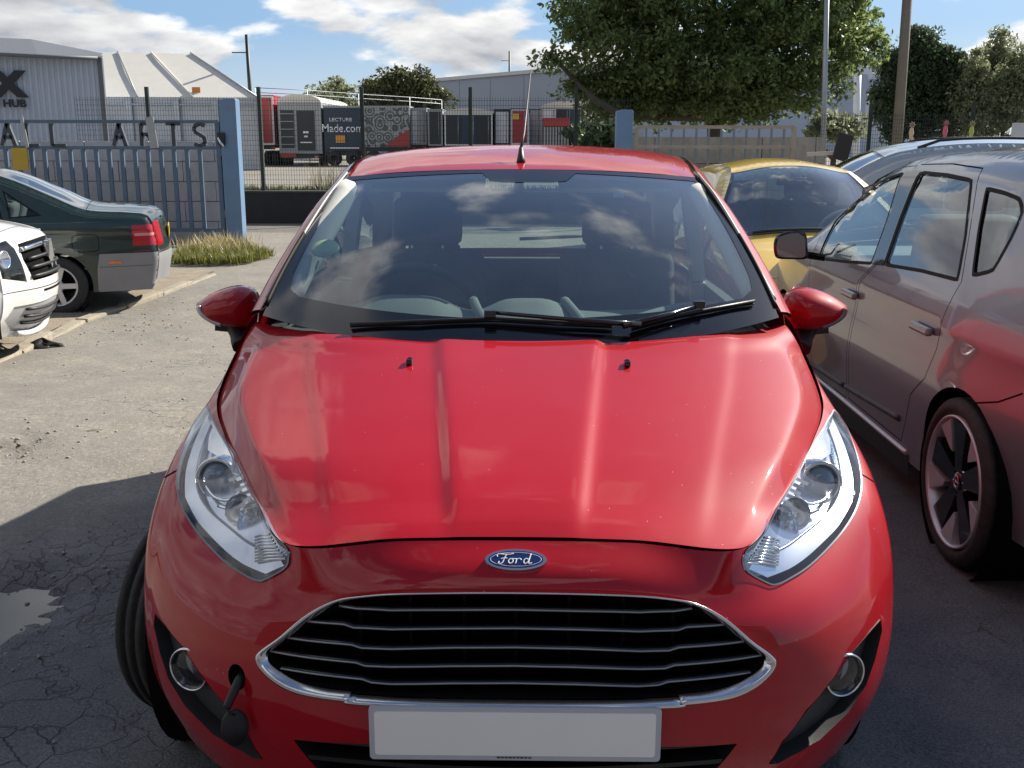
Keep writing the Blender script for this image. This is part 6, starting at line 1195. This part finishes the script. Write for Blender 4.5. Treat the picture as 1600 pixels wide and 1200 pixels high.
def simple_body(car, paint, windows, doors, arches, wheels, sections, shut=M_DARK, glassm=None, wheel_kw=None, side_extra_holes=((), ()), rims=True, step=.045):
    """Sides with doors and windows, the strip sections, dark inner skin, wheels."""
    glassm = glassm or M_SIDEG; zb = car.zb
    for sx in (1, -1):
        ah = [arch2(y, z, r, zb) for (y, z, r) in arches]; ex = list(side_extra_holes[0 if sx > 0 else 1])
        dholes = [d for d in doors]; free = [w for w in windows if not any(inside(np.array([w.mean(0)]), d)[0] for d in doors)]
        car.panel_side('body_side', car.outline(), ah + dholes + free + ex, paint, sx, step)
        for d in doors:
            ws_ = [w for w in windows if inside(np.array([w.mean(0)]), d)[0]]
            dp = car.panel_side('door', offset_poly(d, .005), ah + ws_ + ex, paint, sx, step)
            for w in ws_:
                car.panel_side('window_seal', w, [offset_poly(w, .014)], M_SEAL, sx, step, dp, .002, False); car.panel_side('window', offset_poly(w, .012), [], glassm, sx, .08, dp, -.004, False)
            ys = d[:, 0].max(); zs = car.belt - .14; hp = car.side(sx)(np.array([(ys - .20, zs)]))[0]; b = MB(); b.box(hp + np.array([sx * .018, 0, 0]), (.028, .19, .032)); b.build('door_handle', paint, dp, bevel=.010)
        for w in free:
            f = car.panel_side('window_seal', w, [offset_poly(w, .014)], M_SEAL, sx, step, None, .002, False); car.panel_side('window', offset_poly(w, .012), [], glassm, sx, .08, f, -.004, False)
        car.panel_side('inner_skin', offset_poly(car.outline(), .03), ah + list(windows), M_DARK, sx, .12, None, -.02, False)
    for (nm, s0, s1, m, holes) in sections:
        h = [np.array(q) for q, *_ in holes]; o = car.panel_strip(nm, rect(s0 + .003, s1 - .003, -1, 1), h, m, .05)
        for q, nm2, m2, off in holes: car.panel_strip(nm2, q, [], m2, .05, o, off)
    b = MB(); f0 = car.strip(); S0 = car.S[0]
    for (y, z, r) in arches:
        for sx in (1, -1): 
            k = MB(); k.lathe([(-.16, r + .005), (.12, r + .005)], Matrix.Translation((sx * (car.w0 - .13), y, z)), 28); k.build('arch_liner', M_DARK, car.root)
    b = MB(); b.box((0, car.L / 2, zb + .03), (2 * car.w0 - .25, car.L - .5, .05)); b.build('floor_pan', M_DARK, car.root)
    for (y, z, r, face) in wheels: make_wheel(car.root, (face * (car.w0 - .085), y, z), 0, r=r, w=.19, rimr=r * .66, face=face, **(wheel_kw or {}))
def seats(car, ys, zs, x=.36, m=M_FAB):
    for y in ys:
        for sx in (-1, 1):
            st = cushion('seat', (sx * x, y, zs), (.46, .14, .58), m, car.root, R(-16), .05, 2); cushion('headrest', (sx * x, y + .11, zs + .39), (.26, .09, .17), m, st, R(-10), .035, 2)
def wheel_in(car, x, y, z, m=M_GREYP):
    b = MB(); T = frame_at((x, y, z), (0, .80, .60)); b.tube([T @ Vector((0, .18 * math.cos(a), .18 * math.sin(a))) for a in np.linspace(0, 2 * math.pi, 30, endpoint=False)], .014, 6, closed=True); b.bar(T @ Vector((0, -.17, 0)), T @ Vector((0, .17, 0)), .05, .02); b.build('steering_wheel', m, car.root)

# ------------------------------------------------------------------ grey people carrier on the right, tail towards the camera
M_GREYC = mat('grey_metallic_paint', (0.25, 0.258, 0.285), 0.34, 0.5, 1.0, 0.06, 3, dirt=.10, dirtcol=(.3, .28, .25, 1))
mpv = thing('people_carrier', 'grey people carrier parked on the right with its rear wheel beside the red bonnet', 'car', (2.42, 5.28, 0), math.pi)
C_ = Car(mpv, [(.10, .22), (.03, .45), (.06, .66), (.25, .82), (.7, .93), (1.05, 1.0), (1.5, 1.21), (1.95, 1.40), (2.3, 1.435), (2.8, 1.460), (3.3, 1.452), (3.72, 1.40), (3.90, 1.25), (3.99, 1.0), (4.07, .80), (4.09, .55), (4.05, .25)], .865, .93, .34, .12, .14, .10, .22, .05, .14)
px = lambda *l: np.array([C_.pix(a, b) for a, b in l])
fw_ = px((1278, 406), (1320, 411), (1362, 414), (1387, 345), (1410, 268), (1380, 279), (1342, 306), (1306, 342), (1288, 378)); rw_ = px((1382, 416), (1440, 426), (1497, 441), (1510, 370), (1520, 279), (1480, 271), (1437, 267), (1408, 340))
qw_ = px((1518, 434), (1552, 426), (1582, 372), (1601, 330), (1596, 308), (1570, 298), (1541, 291), (1528, 360))
fd_ = px((1264, 420), (1258, 500), (1272, 585), (1322, 622), (1326, 525), (1341, 440), (1366, 414), (1424, 258), (1385, 262), (1335, 292), (1292, 345), (1270, 398)); rd_ = px((1344, 440), (1329, 525), (1325, 622), (1408, 690), (1423, 617), (1445, 592), (1464, 545), (1476, 492), (1503, 440), (1516, 360), (1531, 262), (1480, 255), (1428, 256), (1369, 414))
rc = lambda p, r=.035: np.concatenate([[p[i] + (p[i - 1] - p[i]) * min(.45, r / np.linalg.norm(p[i - 1] - p[i])) , p[i] * .72 + .14 * (p[i] + (p[i - 1] - p[i]) * min(.45, r / np.linalg.norm(p[i - 1] - p[i]))) + .14 * (p[i] + (p[(i + 1) % len(p)] - p[i]) * min(.45, r / np.linalg.norm(p[(i + 1) % len(p)] - p[i]))), p[i] + (p[(i + 1) % len(p)] - p[i]) * min(.45, r / np.linalg.norm(p[(i + 1) % len(p)] - p[i]))] for i in range(len(p))])
fw_, rw_, qw_ = rc(fw_), rc(rw_), rc(qw_)
NR = .305
simple_body(C_, M_GREYC, [fw_, rw_, qw_], [fd_, rd_], [(.82, .30, .335), (3.42, .30, .345)], [(.82, .30, NR, 1), (.82, .30, NR, -1), (3.42, .30, NR, -1)],
    [('front_bumper', C_.S[0], C_.s_at(.25, .82), M_GREYC, []), ('bonnet', C_.s_at(.25, .82), C_.s_at(1.05, 1.0), M_GREYC, []),
     ('windscreen', C_.s_at(1.05, 1.0), C_.s_at(1.95, 1.40), M_GREYC, [(rect(C_.s_at(1.05, 1.0) + .04, C_.s_at(1.95, 1.40) - .03, -.93, .93), 'windscreen_pane', M_WSG, 0)]),
     ('roof', C_.s_at(1.95, 1.40), C_.s_at(3.72, 1.46), M_GREYC, []), ('tailgate', C_.s_at(3.72, 1.46), C_.s_at(4.07, .80), M_GREYC, [(rect(C_.s_at(3.72, 1.46) + .06, C_.s_at(3.99, 1.0), -.85, .85), 'rear_window', M_SIDEG, 0)]),
     ('rear_bumper', C_.s_at(4.07, .80), C_.S[-1], M_GREYC, [])], step=.035)
C_.panel_side('centre_pillar', px((1363, 413), (1381, 415), (1407, 340), (1436, 267), (1412, 268), (1388, 346)), [], M_GLOSSB, 1, .03, None, .004, False)
seats(C_, (2.05, 2.95), .88); wheel_in(C_, -.36, 1.55, .97, mat('pale_grey_plastic', (.30, .31, .32), .5))
b = MB(); b.box((0, 1.35, .86), (1.45, .5, .14)); b.build('dashboard', M_DASH, mpv, bevel=.04)
# sill strip, door rubbing strip, bumper joint and rear wheel with bladed alloy
for nm, pts, rr_, m in (('door_strip', [(1322, 604), (1406, 654)], .014, M_GREYP), ('door_strip', [(1264, 566), (1319, 602)], .014, M_GREYP), ('sill_strip', [(1262, 578), (1300, 610), (1417, 708)], .012, M_SATIN), ('bumper_joint', [(1516, 630), (1560, 628), (1598, 615)], .003, M_DARK)):
    line_on(C_, nm, px(*pts), 1, m, rr_)
lo_ = np.concatenate([px((1255, 575), (1290, 603), (1330, 637), (1420, 712)), px((1420, 745), (1330, 668), (1255, 610))]); C_.panel_side('sill_cover', lo_, [], M_BLACKP, 1, .04, None, .004, False)
wh = bpy.data.objects.new('wheel', None); COL.objects.link(wh); wh.parent = mpv; wh.location = (.785, 3.42, .305)
b = MB(); b.lathe(tyre_profile(NR, .185, .238), None, 64); b.build('tyre', M_RUBBER, wh)
b = MB(); b.lathe([(.060, .240), (.086, .241), (.090, .236), (.084, .230), (.04, .226), (-.06, .215)], None, 56); b.build('rim', M_SATIN, wh)
b = MB(); b.lathe([(.02, .226), (.015, .12), (.02, .001)], None, 40); b.build('wheel_dish', M_DARK, wh)
for i in range(5):
    a = 2 * math.pi * i / 5 + .35
    def pol(r_, th, ax): return (ax, r_ * math.cos(th), r_ * math.sin(th))
    b = MB(); V = [pol(.045, a - .6, .066), pol(.225, a - .24, .074), pol(.225, a + .24, .074), pol(.045, a + .6, .066), pol(.045, a - .6, .03), pol(.225, a - .24, .03), pol(.225, a + .24, .03), pol(.045, a + .6, .03)]
    b.add(V, [(0, 1, 2, 3), (0, 4, 5, 1), (1, 5, 6, 2), (2, 6, 7, 3)]); b.build('spoke', M_GLOSSB, wh, fix=True)
    a2 = a + math.pi / 5 + .02; b = MB(); V = [pol(.115, a2 - .06, .066), pol(.228, a2 - .36, .080), pol(.228, a2 + .06, .080), pol(.135, a2 + .06, .066), pol(.115, a2 - .06, .03), pol(.228, a2 - .36, .04), pol(.228, a2 + .06, .04), pol(.135, a2 + .06, .03)]
    b.add(V, [(0, 1, 2, 3), (0, 4, 5, 1), (1, 5, 6, 2), (2, 6, 7, 3), (3, 7, 4, 0)]); b.build('spoke_insert', M_SATIN, wh, fix=True)
b = MB(); b.lathe([(.05, .040), (.066, .036), (.070, .028), (.070, .001)], None, 24); b.build('hub_cap', M_GLOSSB, wh)
b = MB(); b.lathe([(.0705, .026), (.072, .024), (.072, .018), (.0705, .017)], None, 24); b.bar((.0715, -.026, 0), (.0715, .026, 0), .003, .008, (1, 0, 0)); b.build('hub_emblem', M_CHROME, wh)
for i in range(5):
    a = 2 * math.pi * i / 5 + .35 + math.pi / 5; b = MB(); b.lathe([(.056, .008), (.064, .007), (.064, .001)], Matrix.Translation((0, .05 * math.cos(a), .05 * math.sin(a))), 8); b.build('wheel_nut', M_CHROME, wh)
# its door mirror shows the glass towards the camera
def mpv_l(P): return np.array([-(P[0] - 2.42), 5.28 - P[1], P[2]])
ol = catmull([mpv_l(PY(a, b_, 3.52)) for a, b_ in ((1211, 398), (1210, 382), (1215, 369), (1232, 362), (1252, 361), (1260, 368), (1262, 388), (1260, 404), (1235, 405), (1216, 404))], 4, True)
mr_ = dome('door_mirror', ol, 1.76, .10, M_GLOSSB, mpv, 7, True, 2.2); c = ol.mean(0); b = MB(); q = [tuple(c + (p - c) * .86 + np.array([0, .003, 0])) for p in ol]; b.add(q, [tuple(range(len(q)))]); b.build('mirror_glass', mat('mirror_silver', (.55, .57, .6), .03, 1.0), mr_, fix=True)
b = MB(); b.bar(mpv_l(PY(1258, 398, 3.52)), mpv_l(PY(1284, 402, 3.56)), .05, .035); b.build('mirror_arm', M_GLOSSB, mr_)

# ------------------------------------------------------------------ green saloon, far left, tail to the right
M_GREENC = mat('dark_green_paint', (0.010, 0.030, 0.026), 0.32, 0.25, 1.0, 0.1, 3, dirt=.12, dirtcol=(.12, .12, .10, 1))
M_GREYB = mat('grey_bumper', (0.22, 0.22, 0.235), .55, 0, .1, .1, 6, dirt=.2)
ct = PG(94, 492); ax = np.array([.95, .312]); ax /= np.linalg.norm(ax); sd = np.array([ax[1], -ax[0]]); O = ct[:2] - .80 * sd - 3.48 * ax
sal = thing('saloon_car', 'dark green saloon with grey bumpers parked in front of the blue gate', 'car', (O[0], O[1], gz(*ct[:2])), math.atan2(-ax[0], ax[1]))
V_ = Car(sal, [(.08, .20), (.0, .45), (.05, .66), (.3, .77), (.8, .86), (1.15, .90), (1.6, 1.15), (1.95, 1.33), (2.4, 1.40), (2.9, 1.385), (3.15, 1.32), (3.50, 1.16), (3.80, 1.03), (4.2, .995), (4.38, .955), (4.43, .80), (4.46, .55), (4.42, .30)], .86, .93, .42, .07, .14, .09, .22, .045, .12)
pv = lambda *l: np.array([V_.pix(a, b) for a, b in l])
def vq(y0, z0): return (y0, z0)
wq1 = np.array([(2.42, .95), (3.05, .96), (3.02, 1.10), (2.85, 1.28), (2.42, 1.30)]); wq2 = np.array([(3.11, .96), (3.40, .985), (3.20, 1.13), (3.06, 1.23), (3.09, 1.1)]); wq0 = np.array([(1.42, .93), (2.32, .95), (2.32, 1.30), (2.05, 1.27), (1.75, 1.13)])
dr0 = np.array([(1.28, .3), (2.36, .3), (2.36, 1.33), (1.98, 1.30), (1.32, .95)]); dr1 = np.array([(2.38, .3), (2.98, .3), (3.10, .55), (3.16, .8), (3.12, 1.0), (3.02, 1.2), (2.88, 1.32), (2.38, 1.33)])
tl = V_.pix(200, 342), V_.pix(236, 368); tl_poly = np.array([(4.22, .67), (4.60, .67), (4.60, .875), (4.22, .875)])
bs = V_.s_at(4.43, .80); s_b = V_.s_at(4.46, .58); s_t = V_.s_at(4.42, .885); s_l = V_.s_at(4.45, .66)
bump_side = np.array([(3.86, .20), (4.6, .2), (4.6, .60), (3.90, .60), (3.87, .45)])
simple_body(V_, M_GREENC, [wq0, wq1, wq2], [dr0, dr1], [(.86, .29, .325), (3.48, .29, .335)], [(.86, .29, .295, 1), (.86, .29, .295, -1), (3.48, .29, .295, 1), (3.48, .29, .295, -1)],
    [('front_bumper', V_.S[0], V_.s_at(.3, .77), M_GREYB, []), ('bonnet', V_.s_at(.3, .77), V_.s_at(1.15, .90), M_GREENC, []), ('windscreen', V_.s_at(1.15, .9), V_.s_at(1.95, 1.33), M_GREENC, [(rect(V_.s_at(1.15, .9) + .04, V_.s_at(1.95, 1.33) - .03, -.93, .93), 'windscreen_pane', M_WSG, 0)]),
     ('roof', V_.s_at(1.95, 1.33), V_.s_at(2.98, 1.37), M_GREENC, []), ('rear_screen', V_.s_at(2.98, 1.37), V_.s_at(3.78, 1.035), M_GREENC, [(rect(V_.s_at(2.98, 1.37) + .03, V_.s_at(3.78, 1.035) - .03, -.93, .93), 'rear_window', M_SIDEG, 0)]),
     ('boot_lid', V_.s_at(3.78, 1.035), s_b, M_GREENC, [(rect(s_t, s_l, .66, 1.0), 'tail_lamp_end', M_REDL, 0.002), (rect(s_t, s_l, -1.0, -.66), 'tail_lamp_end', M_REDL, .002)]), ('rear_bumper', s_b, V_.S[-1], M_GREYB, [])], side_extra_holes=([tl_poly, bump_side], [tl_poly, bump_side]))
for sx in (1, -1):
    def clip(poly):  # part of a polygon inside the body outline
        o_ = V_.outline(); V, F = tri2d(o_, [], .025, np.concatenate([V_.sil - V_.nrm * (V_.r * f) for f in (.06, .2, .42, .7, 1)] + [densify(poly, .02)])); c = V[F].mean(1); return V, F[inside(c, np.array(poly))]
    surf_multi('tail_lamp', [clip(tl_poly) + (V_.side(sx), sx < 0)], M_REDL, sal, .001); surf_multi('bumper_side', [clip(bump_side) + (V_.side(sx), sx < 0)], M_GREYB, sal, .004)
    lf = np.array([(4.24, .765), (4.44, .765), (4.44, .795), (4.24, .795)]); V_.panel_side('reverse_lens', lf, [], mat('pink_lens', (.6, .25, .25), .2, 0, .8), sx, .02, None, .004, False)
    sill = np.array([(1.2, .22), (3.14, .22), (3.14, .40), (1.2, .40)]); V_.panel_side('sill_cover', sill, [], M_GREYB, sx, .04, None, .003, False)
    V_.panel_side('side_marker', np.array([(3.98, .50), (4.10, .50), (4.10, .525), (3.98, .525)]), [], M_AMBER, sx, .02, None, .008, False)
line_on(V_, 'fuel_flap', catmull([(3.66, .66), (3.66, .76), (3.70, .79), (3.86, .79), (3.90, .76), (3.90, .66), (3.86, .63), (3.70, .63), (3.66, .66)], 3), 1, M_DARK, .003)
line_on(V_, 'bumper_groove', [(3.89, .47), (4.2, .47), (4.43, .47)], 1, M_GREYP, .006)
f0 = V_.strip(); b = MB(); P0 = f0(np.array([[V_.s_at(4.44, .73), 0.0]]))[0]; b.box(P0 + np.array([0, .008, 0]), (.52, .012, .115)); b.build('number_plate', M_PLATEY, sal, bevel=.003)
b = MB(); P0 = f0(np.array([[V_.s_at(4.40, .93), 0.0]]))[0]; b.box(P0 + np.array([0, .012, -.05]), (.62, .02, .03)); b.build('boot_strip', M_CHROME, sal, bevel=.004)
seats(V_, (2.1, 3.0), .82); wheel_in(V_, .36, 1.62, .93)

# ------------------------------------------------------------------ white crossover, nose to the right
M_WHITEC = mat('white_paint', (0.72, 0.72, 0.70), .35, 0, 1.0, .03, 4, dirt=.10)
M_GREYSK = mat('skid_grey', (.45, .46, .48), .45, .5, 0, .1, 10)
sd_h = R(9)   # nose points along +x, turned slightly away
crossover = thing('crossover_car', 'white crossover with a wide black grille nosing in at the left edge', 'car', (-3.85, 6.35, -.19), R(90) + sd_h)
D_ = Car(crossover, [(.12, .28), (.03, .42), (.0, .62), (.03, .84), (.12, .96), (.5, 1.04), (1.1, 1.10), (1.55, 1.33), (2.0, 1.56), (2.6, 1.63), (3.4, 1.60), (4.0, 1.5), (4.22, 1.1), (4.28, .7), (4.25, .3)], .90, 1.06, .33, .08, .16, .1, .28, .05, .17)
ss = D_.s_at
simple_body(D_, M_WHITEC, [np.array([(1.6, 1.08), (2.4, 1.10), (2.4, 1.48), (2.1, 1.46)]), np.array([(2.47, 1.10), (3.3, 1.13), (3.25, 1.47), (2.47, 1.48)])], [], [(.84, .34, .375), (3.5, .34, .375)], [(.84, .34, .34, 1), (.84, .34, .34, -1), (3.5, .34, .34, 1), (3.5, .34, .34, -1)],
    [('front_bumper', D_.S[0], ss(.0, .60), M_WHITEC, [(round_poly([(D_.S[0] + .05, -.66), (ss(.02, .50), -.80), (ss(.02, .50), .80), (D_.S[0] + .05, .66)], 2), 'lower_grille', M_GREYSK, -.01)]),
     ('nose', ss(.0, .60), ss(.12, .96), M_WHITEC, [(np.array([(ss(0, .66), -.50), (ss(.02, .80), -.58), (ss(.05, .89), -.56), (ss(.05, .89), .56), (ss(.02, .80), .58), (ss(0, .66), .50)]), 'grille_back', M_DARK, -.015),
        (np.array([(ss(0, .66), .60), (ss(.0, .70), .96), (ss(.09, .93), .98), (ss(.07, .91), .64)]), 'headlight', M_LENS, 0), (np.array([(ss(0, .66), -.60), (ss(.0, .70), -.96), (ss(.09, .93), -.98), (ss(.07, .91), -.64)]), 'headlight', M_LENS, 0)]),
     ('bonnet', ss(.12, .96), ss(1.1, 1.10), M_WHITEC, []), ('windscreen', ss(1.1, 1.1), ss(2.0, 1.56), M_WHITEC, [(rect(ss(1.1, 1.1) + .04, ss(2, 1.56) - .03, -.93, .93), 'windscreen_pane', M_WSG, 0)]), ('roof', ss(2.0, 1.56), ss(4.0, 1.5), M_WHITEC, []), ('tailgate', ss(4.0, 1.5), D_.S[-1], M_WHITEC, [])])
f0 = D_.strip()
def dl(name, s_, t0, t1, m, r, off=0.0, parent=crossover):
    P = f0(np.array([(s_, t) for t in np.linspace(t0, t1, 9)])); P[:, 1] -= off; b = MB(); b.tube(P, r, 6); return b.build(name, m, parent)
for z in (.68, .735, .79): dl('grille_bar', ss(.01, z), -.52, .52, M_BLACKP, .014, .006)
for sx in (-1, 1): dl('grille_brow', ss(.04, .865), sx * .10, sx * .56, M_CHROME, .020, .01)
P0 = f0(np.array([[ss(.01, .80), 0]]))[0]; b = MB(); b.prism([(-.04, .10), (.04, .10), (.065, -.02), (.0, -.12), (-.065, -.02)], lambda p: (P0[0] + p[0], P0[1] - .03, P0[2] + p[1]), lambda p: (P0[0] + p[0], P0[1] + .01, P0[2] + p[1])); b.build('grille_emblem', M_CHROME, crossover, bevel=.006, fix=True)
for sx in (-1, 1):
    P = f0(np.array([[ss(.03, .82), sx * .80]]))[0] + np.array([0, .07, 0]); b = MB(); b.lathe([(.0, .001), (.03, .035), (.06, .060), (.066, .064), (.05, .068)], frame_at(P, (sx * .2, -.97, .1)), 22); hl_ = b.build('lamp_bowl', M_REFL, crossover)
    b = MB(); b.box(P + np.array([0, .05, .01]), (.40, .03, .24)); b.build('lamp_housing', M_REFL, hl_, bevel=.012)
dl('skid_plate', D_.S[0] + .03, -.60, .60, M_WHITEC, .025, .02); dl('bumper_slot', ss(.0, .60) - .02, -.30, .30, M_DARK, .008, .002)
for z in (.36, .41, .46): dl('intake_bar', ss(.03, z), -.6, .6, M_BLACKP, .012, .0)
for sx in (-1, 1):
    low = np.array([(.02, .28), (.30, .28), (.42, .38), (.44, .52), (.20, .47), (.02, .40)]); D_.panel_side('lower_cladding', low, [], M_BLACKP, sx, .03, None, .006, False)
seats(D_, (2.2, 3.0), .95)

# ------------------------------------------------------------------ yellow hatchback behind, facing the camera
M_YEL = mat('yellow_gold_paint', (0.66, 0.44, 0.035), .4, .05, 1.0, .05, 3, dirt=.1)
yel = thing('hatchback_car', 'mustard yellow hatchback behind the red car, its roof and windscreen showing', 'car', (1.98, 4.55, -.13), R(-1))
Y_ = Car(yel, [(.12, .2), (.02, .45), (.05, .64), (.25, .76), (.7, .88), (1.0, .955), (1.45, 1.20), (1.85, 1.385), (2.25, 1.43), (2.9, 1.42), (3.4, 1.34), (3.7, 1.0), (3.8, .6), (3.76, .25)], .83, .93, .62, .08, .16, .1, .22, .05, .13)
ss = Y_.s_at
simple_body(Y_, M_YEL, [np.array([(1.35, .94), (2.2, .95), (2.2, 1.31), (1.9, 1.29)]), np.array([(2.3, .95), (3.2, .98), (3.1, 1.27), (2.3, 1.31)])], [], [(.75, .29, .325), (3.15, .29, .325)], [(.75, .29, .29, 1), (.75, .29, .29, -1), (3.15, .29, .29, 1), (3.15, .29, .29, -1)],
    [('front_bumper', Y_.S[0], ss(.25, .76), M_YEL, []), ('bonnet', ss(.25, .76), ss(.98, .95), M_YEL, []), ('windscreen', ss(.98, .95), ss(1.85, 1.385), M_GLOSSB, [(rect(ss(.98, .95) + .05, ss(1.85, 1.385) - .03, -.95, .95), 'windscreen_pane', M_WSG, 0)]),
     ('roof', ss(1.85, 1.385), ss(3.4, 1.34), M_YEL, []), ('tailgate', ss(3.4, 1.34), Y_.S[-1], M_YEL, [(rect(ss(3.4, 1.34) + .04, ss(3.66, 1.05), -.8, .8), 'rear_window', M_SIDEG, 0)])])
seats(Y_, (2.1, 2.85), .84, .34); wheel_in(Y_, .34, 1.50, .99, mat('pale_grey_plastic', (.3, .31, .32)))
b = MB(); b.box((0, 1.25, .88), (1.4, .45, .12)); b.build('dashboard', M_DASH, yel, bevel=.04)
f0 = Y_.strip(); b = MB(); P = f0(np.array([(ss(.98, .95) + .02, t) for t in np.linspace(-.6, .6, 9)])); b.tube(P + np.array([0, -.01, .012]), .010, 6); b.build('wiper', M_BLACKP, yel)
P = f0(np.array([[ss(.8, .905), -.02]]))[0]; b = MB(); b.box(P + np.array([0, 0, .008]), (.02, .025, .016)); b.build('washer_nozzle', M_GLOSSB, yel)
P = f0(np.array([[ss(1.72, 1.33), -.02]]))[0]; cushion('rear_view_mirror', tuple(P + np.array([0, .06, -.06])), (.22, .03, .06), M_BLACKP, yel, 0, .012)
for sx in (-1, 1):
    P = Y_.side(sx)(np.array([(.32, .70)]))[0]; b = MB(); b.lathe([(0, .001), (.03, .06), (.035, .10), (0, .11)], frame_at(P + np.array([-sx * .10, -.12, .02]), (sx * .3, -.9, .3)), 20); b.build('headlight', M_LAMPG, yel)

# ------------------------------------------------------------------ pale blue-grey estate behind, nose to the left
M_PALEC = mat('pale_blue_paint', (0.36, 0.41, 0.47), .32, .4, 1.0, .04, 3, dirt=.08)
est = thing('estate_car', 'pale blue-grey estate with roof rails standing side-on behind the yellow hatchback', 'car', (1.75, 9.55, -.25), R(-96))
E_ = Car(est, [(.1, .25), (.0, .5), (.06, .75), (.4, .92), (.9, 1.04), (1.35, 1.32), (1.75, 1.55), (2.1, 1.66), (2.7, 1.72), (3.6, 1.70), (4.3, 1.60), (4.55, 1.1), (4.62, .6), (4.55, .3)], .88, 1.08, .40, .09, .14, .1, .26, .05, .13)
ss = E_.s_at
simple_body(E_, M_PALEC, [np.array([(1.45, 1.10), (2.35, 1.12), (2.35, 1.56), (2.05, 1.54), (1.75, 1.38)]), np.array([(2.43, 1.12), (3.3, 1.13), (3.3, 1.56), (2.43, 1.57)]), np.array([(3.4, 1.13), (4.15, 1.16), (4.05, 1.50), (3.4, 1.55)])], [], [(.88, .32, .35), (3.6, .32, .35)], [(.88, .32, .32, 1), (.88, .32, .32, -1), (3.6, .32, .32, 1), (3.6, .32, .32, -1)],
    [('front_bumper', E_.S[0], ss(.06, .75), M_PALEC, []), ('bonnet', ss(.06, .75), ss(.86, 1.03), M_PALEC, []), ('windscreen', ss(.86, 1.03), ss(1.85, 1.59), M_GLOSSB, [(rect(ss(.86, 1.03) + .05, ss(1.85, 1.59) - .03, -.96, .96), 'windscreen_pane', M_WSG, 0)]), ('roof', ss(1.85, 1.59), ss(4.3, 1.6), M_PALEC, []), ('tailgate', ss(4.3, 1.6), E_.S[-1], M_PALEC, [])])
seats(E_, (2.2, 3.1), .98); f0 = E_.strip(); b = MB(); b.box((0, 1.35, 1.0), (1.4, .5, .12)); b.build('dashboard', M_DASH, est, bevel=.04)
for t in (-.9, .9):
    P = f0(np.array([(s_, t) for s_ in np.linspace(ss(2.15, 1.67), ss(4.0, 1.65), 10)])); P[1:-1, 2] += .045; b = MB(); b.tube(P, .016, 6); b.build('roof_rail', M_BLACKP, est)
